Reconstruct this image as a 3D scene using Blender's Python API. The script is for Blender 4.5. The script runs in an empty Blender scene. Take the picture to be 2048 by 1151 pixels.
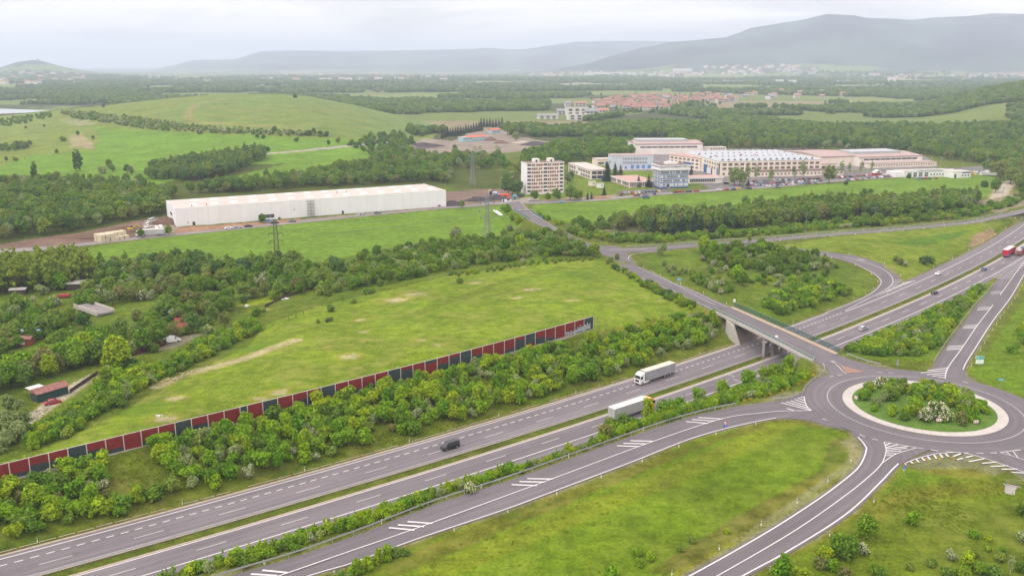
import bpy, math, random
import numpy as np
from mathutils import Vector, Matrix

# ------------------------------------------------------------------ camera, sky, sun, exposure
SC = bpy.context.scene
COL = SC.collection
PW, PH = 2048.0,1151.0             # photograph size used for all pixel readings
FPX, HORY, CAMZ = 1800.0,130.0,88.0
TH = math.atan((PH / 2 - HORY) / FPX)
CT, ST = math.cos(TH), math.sin(TH)
cam = bpy.data.cameras.new('camera')
cam.sensor_width = 36.0
cam.lens = FPX / PW * 36.0
cam.clip_start = 1.0
cam.clip_end = 80000.0
camo = bpy.data.objects.new('camera', cam)
COL.objects.link(camo)
camo.location = (0,0, CAMZ)
camo.rotation_euler = (math.pi / 2 - TH,0,0)
SC.camera = camo

SUN_EL, SUN_AZ = math.radians(48), math.radians(215)   # azimuth measured from +X, counter-clockwise
world = bpy.data.worlds.new('World')
SC.world = world
world.use_nodes = True
wn, wl = world.node_tree.nodes, world.node_tree.links
wn.clear()
wout = wn.new('ShaderNodeOutputWorld')
sky = wn.new('ShaderNodeTexSky')
sky.sky_type = 'NISHITA'
sky.sun_disc = False
sky.sun_elevation = SUN_EL
sky.sun_rotation = math.pi / 2 - SUN_AZ
bg1 = wn.new('ShaderNodeBackground')
bg1.inputs['Strength'].default_value = 0.05
wl.new(sky.outputs[0], bg1.inputs['Color'])
# overcast layer: the standard overcast sky (brighter towards the zenith) with soft cloud bands
tc = wn.new('ShaderNodeTexCoord')
sep = wn.new('ShaderNodeSeparateXYZ')
wl.new(tc.outputs['Generated'], sep.inputs[0])
def wmath(op, a, b=None, c=None):
    n = wn.new('ShaderNodeMath'); n.operation = op
    for i, v in enumerate((a, b, c)):
        if v is None: continue
        if isinstance(v,(int, float)): n.inputs[i].default_value = v
        else: wl.new(v, n.inputs[i])
    return n.outputs[0]
zc = wmath('MAXIMUM', sep.outputs[2],0.0)
den = wmath('ADD', zc,0.10)
comb = wn.new('ShaderNodeCombineXYZ')
wl.new(wmath('DIVIDE', sep.outputs[0], den), comb.inputs[0])
wl.new(wmath('DIVIDE', sep.outputs[1], den), comb.inputs[1])
nz = wn.new('ShaderNodeTexNoise')
nz.inputs['Scale'].default_value = 0.42
nz.inputs['Detail'].default_value = 5.0
nz.inputs['Roughness'].default_value = 0.5
nz.inputs['Distortion'].default_value = 0.6
wl.new(comb.outputs[0], nz.inputs['Vector'])
mr = wn.new('ShaderNodeValToRGB')
mr.color_ramp.elements[0].position = 0.38
mr.color_ramp.elements[0].color = (0.64,0.575,0.575,1)
mr.color_ramp.elements[1].position = 0.56
mr.color_ramp.elements[1].color = (1.14,1.02,0.92,1)
wl.new(nz.outputs['Fac'], mr.inputs[0])
bg2 = wn.new('ShaderNodeBackground')
wl.new(mr.outputs[0], bg2.inputs['Color'])
grad = wmath('MULTIPLY_ADD', zc,1.75,0.86)
wl.new(grad, bg2.inputs['Strength'])
add = wn.new('ShaderNodeAddShader')
wl.new(bg1.outputs[0], add.inputs[0])
wl.new(bg2.outputs[0], add.inputs[1])
wl.new(add.outputs[0], wout.inputs[0])

sl = bpy.data.lights.new('sun', 'SUN')
sl.energy = 1.5
sl.angle = math.radians(16)
sl.color = (1.0,0.95,0.88)
slo = bpy.data.objects.new('sun', sl)
COL.objects.link(slo)
sd = Vector((math.cos(SUN_EL) * math.cos(SUN_AZ), math.cos(SUN_EL) * math.sin(SUN_AZ), math.sin(SUN_EL)))
slo.rotation_euler = sd.to_track_quat('Z', 'Y').to_euler()
slo.location = (0,0,400)

SC.view_settings.view_transform = 'Standard'
SC.view_settings.look = 'None'
SC.view_settings.exposure = 0.0
SC.view_settings.gamma = 1.0
SC.view_settings.use_curve_mapping = False
SC.render.engine = 'CYCLES'
SC.cycles.use_denoising = True
SC.cycles.max_bounces = 6
SC.cycles.diffuse_bounces = 3
SC.cycles.glossy_bounces = 2
SC.cycles.transmission_bounces = 4
SC.cycles.transparent_max_bounces = 8
SC.cycles.volume_bounces = 2

RNG = random.Random(7)
NPR = np.random.default_rng(7)

# ------------------------------------------------------------------ pixel -> place
def ray(px, py):
    u = np.asarray(px, float) - PW / 2
    v = np.asarray(py, float) - PH / 2
    return u, FPX * CT - v * ST,-(FPX * ST + v * CT)
def P(px, py, z=0.0):
    """point of the plane at height z seen in photograph pixel (px, py)"""
    rx, ry, rz = ray(px, py)
    t = (z - CAMZ) / rz
    return float(rx * t), float(ry * t)
def P3(px, py, z=0.0):
    x, y = P(px, py, z)
    return (x, y, z)
def at_dist(px, py, Y):
    rx, ry, rz = ray(px, py)
    t = Y / ry
    return float(rx * t), float(Y), float(CAMZ + rz * t)
def project(x, y, z):
    d = y * CT - (z - CAMZ) * ST
    up = y * ST + (z - CAMZ) * CT
    return PW / 2 + FPX * x / d, PH / 2 - FPX * up / d

# ------------------------------------------------------------------ noise on the plan
def _hash(ix, iy, s):
    h = (ix.astype(np.int64) * 374761393 + iy.astype(np.int64) * 668265263 + s * 144665) & 0x7fffffff
    h = ((h ^ (h >> 13)) * 1274126177) & 0x7fffffff
    h = h ^ (h >> 16)
    return (h & 0xffff) / 65535.0
def vnoise(x, y, s=0):
    x = np.asarray(x, float); y = np.asarray(y, float)
    ix, iy = np.floor(x), np.floor(y)
    fx, fy = x - ix, y - iy
    fx = fx * fx * (3 - 2 * fx); fy = fy * fy * (3 - 2 * fy)
    a = _hash(ix, iy, s); b = _hash(ix + 1, iy, s); c = _hash(ix, iy + 1, s); d = _hash(ix + 1, iy + 1, s)
    return (a * (1 - fx) + b * fx) * (1 - fy) + (c * (1 - fx) + d * fx) * fy
def fbm(x, y, s=0, o=4):
    r = 0; amp = 0.5; tot = 0
    for k in range(o):
        r = r + amp * vnoise(x * 2 ** k + 13.7 * k, y * 2 ** k - 7.3 * k, s + k); tot += amp; amp *= 0.5
    return r / tot
def sstep(a, b, x):
    t = np.clip((x - a) / (b - a),0,1)
    return t * t * (3 - 2 * t)
def in_poly(px, py, poly):
    px = np.asarray(px, float); py = np.asarray(py, float)
    inside = np.zeros(px.shape, bool)
    n = len(poly)
    for i in range(n):
        x1, y1 = poly[i]; x2, y2 = poly[(i + 1) % n]
        if y1 == y2: continue
        c = ((y1 > py) != (y2 > py)) & (px < (x2 - x1) * (py - y1) / (y2 - y1) + x1)
        inside ^= c
    return inside

# ------------------------------------------------------------------ materials
MATS = {}
def newmat(name):
    m = bpy.data.materials.new(name); m.use_nodes = True
    nt = m.node_tree
    return m, nt, nt.nodes, nt.links, nt.nodes['Principled BSDF']
def nmath(nt, op, a, b=None, c=None):
    n = nt.nodes.new('ShaderNodeMath'); n.operation = op
    for i, v in enumerate((a, b, c)):
        if v is None: continue
        if isinstance(v,(int, float)): n.inputs[i].default_value = v
        else: nt.links.new(v, n.inputs[i])
    return n.outputs[0]
def nnoise(nt, scale, detail=4, vec=None, rough=0.55):
    n = nt.nodes.new('ShaderNodeTexNoise')
    n.inputs['Scale'].default_value = scale
    n.inputs['Detail'].default_value = detail
    n.inputs['Roughness'].default_value = rough
    if vec is not None: nt.links.new(vec, n.inputs['Vector'])
    return n.outputs['Fac']
def nmix(nt, fac, a, b, mode='MIX'):
    n = nt.nodes.new('ShaderNodeMix'); n.data_type = 'RGBA'; n.blend_type = mode
    for key, v in ((0, fac),(6, a),(7, b)):
        if isinstance(v,(int, float)): n.inputs[key].default_value = v
        elif isinstance(v, tuple): n.inputs[key].default_value = (*v,1) if len(v) == 3 else v
        else: nt.links.new(v, n.inputs[key])
    return n.outputs[2]
def nrange(nt, v, a, b, c, d):
    n = nt.nodes.new('ShaderNodeMapRange')
    nt.links.new(v, n.inputs[0])
    for i, k in enumerate((a, b, c, d)): n.inputs[i + 1].default_value = k
    return n.outputs[0]
def objcoord(nt):
    return nt.nodes.new('ShaderNodeTexCoord').outputs['Object']
def geopos(nt):
    return nt.nodes.new('ShaderNodeNewGeometry').outputs['Position']

def mat(name, col, rough=0.6, spec=0.3, metal=0.0, var=0.12, scale=0.8, var2=0.0, scale2=6.0, alpha=1.0, emit=None, trans=0.0, streak=0.0):
    """plain coloured material with soft uneven weathering in place coordinates"""
    if name in MATS: return MATS[name]
    m, nt, N, L, b = newmat(name)
    pos = geopos(nt)
    c = nmix(nt,1.0, tuple(col),(1,1,1), 'MULTIPLY')
    if var > 0:
        f = nrange(nt, nnoise(nt, scale,5, pos),0.25,0.75,1 - var,1 + var)
        if streak > 0:
            mp = N.new('ShaderNodeMapping'); mp.inputs['Scale'].default_value = (1.2,1.2,0.08)
            L.new(pos, mp.inputs[0])
            f = nmath(nt, 'MULTIPLY', f, nrange(nt, nnoise(nt,1.0,4, mp.outputs[0]),0.3,0.7,1 - streak,1 + streak * 0.4))
        if var2 > 0:
            f = nmath(nt, 'MULTIPLY', f, nrange(nt, nnoise(nt, scale2,3, pos),0.25,0.75,1 - var2,1 + var2))
        vm = N.new('ShaderNodeVectorMath'); vm.operation = 'SCALE'
        L.new(c, vm.inputs[0]); L.new(f, vm.inputs['Scale'])
        c = vm.outputs[0]
    L.new(c, b.inputs['Base Color'])
    b.inputs['Roughness'].default_value = rough
    b.inputs['Specular IOR Level'].default_value = spec
    b.inputs['Metallic'].default_value = metal
    if alpha < 1: b.inputs['Alpha'].default_value = alpha
    if trans: b.inputs['Transmission Weight'].default_value = trans
    if emit:
        b.inputs['Emission Color'].default_value = (*emit[:3],1); b.inputs['Emission Strength'].default_value = emit[3]
    MATS[name] = m
    return m

# ------------------------------------------------------------------ objects
def ordn(n):
    return '%d%s' % (n, 'th' if 10 < n % 100 < 14 else {1: 'st',2: 'nd',3: 'rd'}.get(n % 10, 'th'))
def tag(o, label=None, cat=None, group=None, kind=None):
    if label: o['label'] = label
    if cat: o['category'] = cat
    if group: o['group'] = group
    if kind: o['kind'] = kind
    return o
def mesh(name, verts, faces, mats=(), smooth=False, fm=None):
    me = bpy.data.meshes.new(name)
    me.from_pydata([tuple(map(float, v)) for v in verts],[], faces)
    for m in (mats if isinstance(mats,(list, tuple)) else [mats]): me.materials.append(m)
    if fm is not None: me.polygons.foreach_set('material_index', np.asarray(fm, np.int32))
    if smooth: me.polygons.foreach_set('use_smooth', np.ones(len(me.polygons), bool))
    me.update()
    return me
def obj(name, data, parent=None, loc=None, rz=0.0):
    o = bpy.data.objects.new(name, data)
    COL.objects.link(o)
    if parent is not None: o.parent = parent
    if loc is not None: o.location = loc
    if rz: o.rotation_euler = (0,0, rz)
    return o
def empty(name, loc, rz=0.0, label=None, cat=None, group=None):
    o = obj(name, None, None, loc, rz)
    o.empty_display_size = 0.5
    return tag(o, label, cat, group)
class MB:
    """collects shapes for one mesh"""
    def __init__(s): s.v = []; s.f = []; s.m = []
    def add(s, v, f, mi=0):
        k = len(s.v); s.v += [tuple(p) for p in v]; s.f += [tuple(i + k for i in q) for q in f]; s.m += [mi] * len(f)
        return s
    def box(s, x0, x1, y0, y1, z0, z1, mi=0, tx=0.0, ty=0.0):
        """box, its top drawn in by tx / ty"""
        v = [(x0, y0, z0),(x1, y0, z0),(x1, y1, z0),(x0, y1, z0),(x0 + tx, y0 + ty, z1),(x1 - tx, y0 + ty, z1),(x1 - tx, y1 - ty, z1),(x0 + tx, y1 - ty, z1)]
        return s.add(v,[(0,3,2,1),(4,5,6,7),(0,1,5,4),(1,2,6,5),(2,3,7,6),(3,0,4,7)], mi)
    def bar(s, a, b, r, mi=0, n=4, r2=None):
        a = Vector(a); b = Vector(b); d = (b - a)
        if d.length < 1e-6: return s
        q = d.normalized().to_track_quat('Z', 'Y'); r2 = r if r2 is None else r2
        v = []
        for p, rr in ((a, r),(b, r2)):
            for k in range(n):
                an = 2 * math.pi * (k + 0.5) / n
                v.append(p + q @ Vector((math.cos(an) * rr, math.sin(an) * rr,0)))
        f = [(k,(k + 1) % n, n + (k + 1) % n, n + k) for k in range(n)] + [tuple(range(n - 1,-1,-1)), tuple(range(n,2 * n))]
        return s.add(v, f, mi)
    def prism(s, pts, ax, a0, a1, mi=0, inset=0.0):
        """polygon pts (2-D) extruded along axis ax from a0 to a1 ('y': pts are x,z; 'x': y,z; 'z': x,y)"""
        n = len(pts)
        def put(p, a):
            return {'y': (p[0], a, p[1]), 'x': (a, p[0], p[1]), 'z': (p[0], p[1], a)}[ax]
        v = [put(p, a0) for p in pts] + [put(p, a1) for p in pts]
        f = [(k,(k + 1) % n, n + (k + 1) % n, n + k) for k in range(n)] + [tuple(range(n - 1,-1,-1)), tuple(range(n,2 * n))]
        return s.add(v, f, mi)
    def build(s, name, mats, parent=None, loc=None, rz=0.0, smooth=False, bevel=0.0):
        me = mesh(name, s.v, s.f, mats, smooth, s.m)
        o = obj(name, me, parent, loc, rz)
        if bevel:
            b = o.modifiers.new('bevel', 'BEVEL'); b.width = bevel; b.segments = 2; b.limit_method = 'ANGLE'
        return o
def box_obj(name, dims, m, parent=None, **k):
    return MB().box(*dims).build(name, m, parent, **k)
def copy_tree(o, parent=None):
    c = o.copy(); COL.objects.link(c)
    if parent is not None: c.parent = parent
    for ch in list(o.children): copy_tree(ch, c)
    return c
# ------------------------------------------------------------------ road layout, read from the photograph
def catmull(pts, sub):
    p = np.asarray(pts, float)
    if len(p) < 3:
        t = np.linspace(0,1, sub * (len(p) - 1) + 1)[:, None]
        return p[0] * (1 - t) + p[-1] * t
    q = np.vstack([2 * p[0] - p[1], p,2 * p[-1] - p[-2]])
    out = []
    for i in range(1, len(q) - 2):
        for k in range(sub):
            t = k / sub
            out.append(0.5 * (2 * q[i] + (q[i + 1] - q[i - 1]) * t + (2 * q[i - 1] - 5 * q[i] + 4 * q[i + 1] - q[i + 2]) * t * t
                              + (3 * q[i] - q[i - 1] - 3 * q[i + 1] + q[i + 2]) * t ** 3))
    out.append(p[-1])
    return np.array(out)
def seg(pts, n):
    """polyline resampled to n points of even spacing"""
    p = np.asarray(pts, float)
    d = np.r_[0, np.cumsum(np.linalg.norm(np.diff(p[:, :2], axis=0), axis=1))]
    s = np.linspace(0, d[-1], n)
    return np.stack([np.interp(s, d, p[:, k]) for k in range(p.shape[1])],1)

# motorway: one gentle curve on the level z = 0, with its lines at offsets from the near outer edge line
NO = np.array([P(*p) for p in [(295.5,1147),(700,1025),(1395,796),(1501,755),(1595,720.6),(1678,691),(1984,550)]])
MD = NO[-1] - NO[0]; MD /= np.linalg.norm(MD)
MN = np.array([-MD[1], MD[0]]); MO = NO.mean(0)
MC = np.polyfit((NO - MO) @ MD,(NO - MO) @ MN,2)
def mw(a, off):
    a = np.asarray(a, float)
    sl = 2 * MC[0] * a + MC[1]
    nn = np.sqrt(1 + sl * sl)
    b = np.polyval(MC, a)
    x = a - off * sl / nn
    y = b + off / nn
    return MO[0] + x * MD[0] + y * MN[0], MO[1] + x * MD[1] + y * MN[1]
def mw_inv(xy):
    xy = np.asarray(xy, float)
    a = (xy - MO) @ MD; b = (xy - MO) @ MN
    for _ in range(3):
        sl = 2 * MC[0] * a + MC[1]; nn = np.sqrt(1 + sl * sl)
        off = (b - np.polyval(MC, a)) / nn
        off = (b - np.polyval(MC, a)) / nn
        a2 = (xy - MO) @ MD + off * sl / nn
        b2 = (xy - MO) @ MN
        sl2 = 2 * MC[0] * a2 + MC[1]
        off = (b2 - np.polyval(MC, a2)) * np.sqrt(1 + sl2 ** 2) / (1 + sl2 ** 2) if False else off
        return a2, off
def offfit(pix):
    q = np.array([P(*p) for p in pix]); a, o = mw_inv(q)
    return np.polyfit(a, o,1)
O_NI = offfit([(146,1151),(700,992.6),(1400,768),(1650,675.4),(1998,519)])
O_FI = offfit([(66,1150),(700,973.2),(1348,767.5),(1648,659),(2048,476.5)])
O_FD = offfit([(0,1132.6),(700,944),(1358,738),(1674.7,625.7),(1834.6,560.7),(2048,453.7)])
O_FE = offfit([(0,1117.7),(700,927.5),(1266.6,758),(1348,731),(1515,677)])
A0, A1 = -190.0,520.0
def mline(o, a0=A0, a1=A1, z=0.0, step=5.0, d=0.0):
    a = np.arange(a0, a1 + step, step)
    x, y = mw(a, np.polyval(o, a) + d if not np.isscalar(o) else o + d)
    return np.stack([x, y, np.full(len(a), z)],1)

RIBS = []      # every paved ribbon: left edge, right edge (n,3)
def ribbon_px(L, R, zL, wmax=None):
    """edges given in photograph pixels with a height for each reading; both edges resampled together"""
    Lp = np.array([P3(*p, z) for p, z in zip(L, zL)]); 
    zR = np.interp(np.linspace(0,1, len(R)), np.linspace(0,1, len(zL)), zL)
    Rp = np.array([P3(*p, z) for p, z in zip(R, zR)])
    A, B = catmull(Lp,10), catmull(Rp,10)
    n = int(np.linalg.norm(np.diff(A[:, :2], axis=0), axis=1).sum() / 3.0) + 2
    A = seg(A, n)
    Bd = seg(B,600)
    k = [int(np.argmin(((Bd[:, :2] - a[:2]) ** 2).sum(1))) for a in A]      # the point straight across
    k = np.maximum.accumulate(np.array(k, float)); k[0] = 0; k[-1] = 599
    if len(k) > 6: k = np.convolve(np.r_[[k[0]] * 2, k,[k[-1]] * 2], np.ones(5) / 5, 'valid'); k[0] = 0; k[-1] = 599
    B = np.stack([np.interp(k, np.arange(600), Bd[:, c]) for c in range(3)],1)
    if wmax:
        d = B - A; w = np.linalg.norm(d[:, :2], axis=1, keepdims=True); f = np.minimum(1, wmax / np.maximum(w,1e-6))
        m = (A + B) / 2; A = m - d / 2 * f; B = m + d / 2 * f
    zz = (A[:,2] + B[:,2]) / 2
    A[:,2] = zz; B[:,2] = zz
    return A, B

ZR = 6.8
RC = np.array([100.8,207.4]); R_IN, R_AP, R_LINE, R_OUT = 16.3,18.6,22.2,27.8
# bridge road between the roundabout and the junction
BR_W = [(1237,521),(1274,539.7),(1326.8,561),(1354,577.8),(1393,602),(1430.4,622.8)]
BR_E = [(1266,528),(1305,545.6),(1328.7,557.3),(1383.5,578.8),(1429,600),(1463,615)]
z_nw = [6.0,6.2,6.5,6.6,6.8,6.8]
_e = catmull([P3(*p, z) for p, z in zip(BR_E, z_nw)],8)
_e = seg(_e,32); _t = np.gradient(_e[:, :2], axis=0); _t /= np.linalg.norm(_t, axis=1, keepdims=True)
_w = np.linspace(9.4,8.3,32)[:, None]
AP_NW = (np.c_[_e[:, :2] + np.c_[_t[:,1],-_t[:,0]] * _w, _e[:,2]], _e)
DECK = ribbon_px([(1430.4,622.8),(1530,671),(1626,721)],[(1463,615),(1570,662),(1672,708)],[6.8,6.8,6.8])
AP_SE = ribbon_px([(1626,721),(1650,734),(1656,745),(1652,760)],[(1672,708),(1720,724),(1770,737),(1830,744)],[6.8] * 4)
# junction and the road going up to the far bridge
JN = ribbon_px([(1237,521),(1225,516),(1188,502.6),(1164.5,489),(1115.6,467.4),(1100,459),(1068,444),(1042,428),(1022,417),(1008,407)],
               [(1268,527),(1258,513),(1240,494),(1188,489),(1162.6,479),(1127,462.5),(1100,448),(1066,427),(1052,413),(1040,402)],
               [6.0,6.0,6.0,6.0,6.0,6.0,6.0,5.0,2.0,0.6])
UP = ribbon_px([(1200,490.5),(1248.6,494.3),(1313,492.4),(1381.5,487),(1436,483),(1491,480),(1648,467.4),(1773,458),(1843.5,451.7),(1941,441.6),(1987.6,431.8),(2045.6,417.8),(2140,392)],
               [(1240,519),(1262,510),(1315,502),(1381.5,494.5),(1440,490.5),(1491,487),(1648,472.5),(1773,463),(1843.5,456.5),(1941,447),(1987.6,438),(2045.6,425.8),(2140,400)],
               [6.0,6.0,6.0,6.0,6.0,6.0,5.5,5.0,4.5,4.0,4.0,4.0,4.0], wmax=10.5)
LOOP = ribbon_px([(1440,487),(1540,490),(1648,503),(1704.7,511.4),(1745.7,523),(1775,535.8),(1796,553),(1800,565),(1785,578),(1740,600),(1690,621)],
                 [(1440,492),(1540,497),(1648,511),(1702.7,523),(1732,536),(1752,549.5),(1760,561),(1758.5,569),(1745.7,582),(1722,596),(1648,626.5)],
                 [5.8,5.5,4.6,3.5,2.3,1.2,0.45,0.2,0.07,0.03,0.02])
NE = ribbon_px([(1858,748),(1864,735),(1896.3,686),(1931.5,639),(1953,612),(1980.4,582.7),(1996,557.3),(2022,535),(2060,508)],
               [(1948,765),(1929,741),(1955,693.8),(1990,639),(2019,600),(2034,577),(2050,549.5),(2075,520),(2120,478)],
               [6.8,6.7,5.4,3.9,2.7,1.2,0.35,0.08,0.02])
SOUTH = ribbon_px([(1700,862),(1727,890),(1725,907.4),(1712,932),(1680,960),(1624,1001),(1520,1067),(1366,1151),(1250,1210)],
                  [(1880,890),(1835,908),(1806.8,924.8),(1790,940),(1765,967),(1697,1030),(1577,1106),(1490,1155),(1390,1215)],
                  [6.8,6.8,6.7,6.6,6.4,6.0,5.4,4.8,4.3])
SWR = ribbon_px([(390,1172),(460,1150),(700,1075),(873.8,1008),(1042,954),(1214,891.5),(1348,844),(1445,818.5),(1515,806),(1570,799),(1612,780)],
                [(520,1190),(630,1151),(700,1128),(832,1078),(1006,1020),(1099.7,984),(1263,923),(1400,871),(1535.7,839),(1605,838),(1690,860)],
                [2.8,3.0,3.8,4.5,5.1,5.7,6.2,6.5,6.8,6.8,6.8])
EAST = ribbon_px([(1950,868),(2000,852),(2035,862),(2080,885),(2160,930)],[(1805,925),(1840,912),(1920,905),(2000,925),(2100,985)],[6.8] * 5)
# roads of the industrial estate
IND = ribbon_px([(-140,500),(20,497),(120,490),(280,473),(450,457),(600,442),(780,424),(900,413),(1000,402),(1070,402),(1200,396),(1300,386),(1400,379),(1530,371),(1640,362),(1780,352),(1985,343)],
                [(-140,508),(20,503.5),(120,496),(280,478),(450,461),(600,445.5),(780,427),(900,416),(1005,410),(1070,408),(1200,401),(1300,392),(1400,385),(1530,377),(1640,367),(1780,356),(1985,346)],
                [0.4] * 17, wmax=9.0)
for nm, rb in dict(AP_NW=AP_NW, AP_SE=AP_SE, JN=JN, UP=UP, LOOP=LOOP, NE=NE, SOUTH=SOUTH, SWR=SWR, EAST=EAST, IND=IND).items():
    RIBS.append((nm, rb[0], rb[1]))
MWL, MWR = mline(O_FD, d=4.4), mline(0.0, d=-2.6)
RIBS.append(('MW', MWL, MWR))

# one list of cross sections for everything that has to lie against the roads
_rc, _rh, _rz, _rid = [],[],[],[]
for k,(nm, A, B) in enumerate(RIBS):
    if nm == 'UP': A, B = A[6:], B[6:]
    for i in range(len(A) - 1):
        for t in (0.0,0.5):
            a = A[i] * (1 - t) + A[i + 1] * t; b = B[i] * (1 - t) + B[i + 1] * t
            _rc.append((a + b)[:2] / 2); _rh.append(np.linalg.norm((a - b)[:2]) / 2); _rz.append(a[2]); _rid.append(k)
for an in np.linspace(0,2 * math.pi,48, endpoint=False):
    for rr in (4,12,20):
        _rc.append(RC + rr * np.array([math.cos(an), math.sin(an)])); _rh.append(R_OUT - 20); _rz.append(ZR); _rid.append(-1)
_rc = np.array(_rc); _rh = np.array(_rh); _rz = np.array(_rz); _rid = np.array(_rid)
def road_field(x, y):
    """distance outside the nearest paving (negative inside) and the paving's height there"""
    x = np.asarray(x, float).ravel(); y = np.asarray(y, float).ravel()
    best = np.full(x.shape,60.0); bz = np.zeros(x.shape)
    cell = (np.floor(x / 25).astype(np.int64) + 100000) * 1000000 + np.floor(y / 25).astype(np.int64) + 100000
    order = np.argsort(cell, kind='stable'); cs_ = cell[order]
    cuts = np.r_[0, np.nonzero(np.diff(cs_))[0] + 1, len(cs_)]
    for i0, i1 in zip(cuts[:-1], cuts[1:]):
        s = order[i0:i1]
        cx, cy = (np.floor(x[s[0]] / 25) + 0.5) * 25,(np.floor(y[s[0]] / 25) + 0.5) * 25
        sel = np.nonzero((_rc[:,0] - cx) ** 2 + (_rc[:,1] - cy) ** 2 < (_rh + 18 + 32) ** 2)[0]
        if not len(sel): continue
        d = np.sqrt((x[s, None] - _rc[None, sel,0]) ** 2 + (y[s, None] - _rc[None, sel,1]) ** 2) - _rh[None, sel]
        dm = d.min(1)
        w = np.exp(-np.clip((d - dm[:, None]) / 1.5,0,40))
        best[s] = np.minimum(dm,60); bz[s] = (w * _rz[None, sel]).sum(1) / w.sum(1)
    return best, bz

# ------------------------------------------------------------------ relief
EXTRA = []     # further height readings (px, py, z)
for q, z in [((0,960),4.6),((213,913.7),4.8),((352.5,876.8),4.9),((643,799.7),5.0),((750,776),5.0),((987.5,708.5),5.0),((1186.6,665.7),5.2),
             ((1290,640),5.6),((1400,622),6.2),((-150,1000),4.5),((300,860),5.2),((600,770),6.2),((900,700),7.2),((1100,620),7.0),((1200,560),6.6),((1210,522),6.0),
             ((1000,570),6.6),((800,620),6.2),((650,680),5.8),((520,700),5.2),((400,770),5.0),((250,860),4.8),((700,600),5.0),((900,552),5.4),((1080,528),5.6),
             ((100,850),2.6),((200,760),2.0),((0,900),2.4),((330,700),1.6),((450,660),2.6),((0,700),0.5),((150,650),0.0),((300,600),0.0),((500,580),1.0),((600,560),1.2),((800,530),1.5),((1000,505),2.0),
             ((100,560),0.0),((0,600),0.0),((250,530),0.0),((600,500),0.0),((850,470),0.0),((960,450),0.0),((1020,455),0.0),((1000,430),0.2),((1075,475),0.5),((1130,490),1.5),
             ((1130,445),0.0),((1200,465),0.5),((1300,470),1.0),((1450,465),1.5),((1650,450),1.0),((1850,435),1.0),((1950,415),1.0),((1300,430),0.0),((1700,415),0.0),
             ((1350,520),4.6),((1450,530),4.2),((1550,530),4.0),((1640,540),3.4),((1700,560),1.8),((1600,600),2.2),((1500,580),3.6),((1450,560),4.6),((1520,625),2.6),((1440,580),5.4),
             ((1800,500),3.6),((1900,480),3.4),((1980,455),3.2),((1850,520),1.6),((1750,495),4.4),((1700,488),4.8),
             ((1800,680),2.4),((1860,650),1.6),((1920,600),0.8),((1780,720),6.4),((1720,705),4.2),((1850,700),5.0),
             ((2048,640),3.0),((2048,720),6.0),((2010,690),5.0),((2048,760),6.8),((2120,700),6.0),
             ((1450,930),6.2),((1300,1000),5.4),((1150,1060),4.8),((1000,1130),4.2),((1600,900),6.6),((1550,980),6.0),((1350,1080),4.8),((1480,1050),4.6),((1640,950),6.3),
             ((1850,990),5.0),((1950,980),5.0),((2048,990),5.2),((1800,1080),4.2),((1950,1100),4.2),((1650,1120),3.8),((2048,1150),4.0),((1850,940),6.4),((1950,945),6.4),
             ((600,1060),1.2),((900,975),1.6),((1200,875),2.0),((1400,805),2.6),((1550,770),3.6),((1600,760),4.6),((1630,745),6.4)]:
    EXTRA.append((*P(*q, z), z))
ctl = [np.array(EXTRA)]
for nm, A, B in RIBS:
    st = 6 if nm != 'MW' else 5
    if nm == 'JN': A, B = A[:-1], B[:-1]
    if nm == 'IND': A, B = A, B
    ctl += [A[::st], B[::st]]
ctl.append(np.array([(RC[0] + R_OUT * math.cos(a), RC[1] + R_OUT * math.sin(a), ZR) for a in np.linspace(0,6.28,10)]))
ctl = np.vstack(ctl)
# thin out readings that fall on the same spot
keep = []
for i, c in enumerate(ctl):
    if all((c[0] - ctl[j][0]) ** 2 + (c[1] - ctl[j][1]) ** 2 > 9 for j in keep): keep.append(i)
ctl = ctl[keep]
_D = np.sqrt(((ctl[:, None, :2] - ctl[None, :, :2]) ** 2).sum(2) + 4.0)
_A = np.block([[-_D + 0.5 * np.eye(len(ctl)), np.ones((len(ctl),1))],[np.ones((1, len(ctl))), np.zeros((1,1))]])
_sol = np.linalg.solve(_A, np.r_[ctl[:,2],0])
def rbf(x, y):
    out = np.empty(len(x))
    for i in range(0, len(x),20000):
        s = slice(i, i + 20000)
        d = np.sqrt((x[s, None] - ctl[None, :,0]) ** 2 + (y[s, None] - ctl[None, :,1]) ** 2 + 4.0)
        out[s] = -(d @ _sol[:-1]) + _sol[-1]
    return out

def ridge(pix, Y):
    q = np.array([at_dist(px, py, Y) for px, py in pix])
    return q[:,0] / q[:,1], q[:,2]
R_MASS = ridge([(1000,140),(1180,122),(1280,98),(1348,85),(1452,75),(1497,59),(1598,43),(1657,30.6),(1695,33),(1765,39),(1831,40),(1869,35),(1939,32),(1984,27),(2048,28),(2300,26),(2700,40)],9500)
R_MID = ridge([(-700,150),(200,148),(288,142),(351,130),(386,120),(469,119),(521,102.5),(591,101),(700,102),(804,101),(945,98),(971,95.6),(1020,99),(1047,99),(1152,83.4),(1291,82),(1360,83),(1500,84),(1800,90)],15000)
R_CONE = ridge([(-160,148),(-60,140),(0,134),(35,123),(66,119),(83,121),(115,130),(156,139),(188,144),(260,149)],7600)
R_DUMP = ridge([(-500,262),(-200,246),(0,234),(60,228),(110,222),(180,212),(250,207),(350,197),(430,190),(560,189),(620,193),(700,210),(800,236),(870,254),(960,272)],1420)
R_RIGHT = ridge([(1700,222),(1850,208),(1920,196),(1980,180),(2048,168),(2200,150),(2500,150)],2000)
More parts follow.
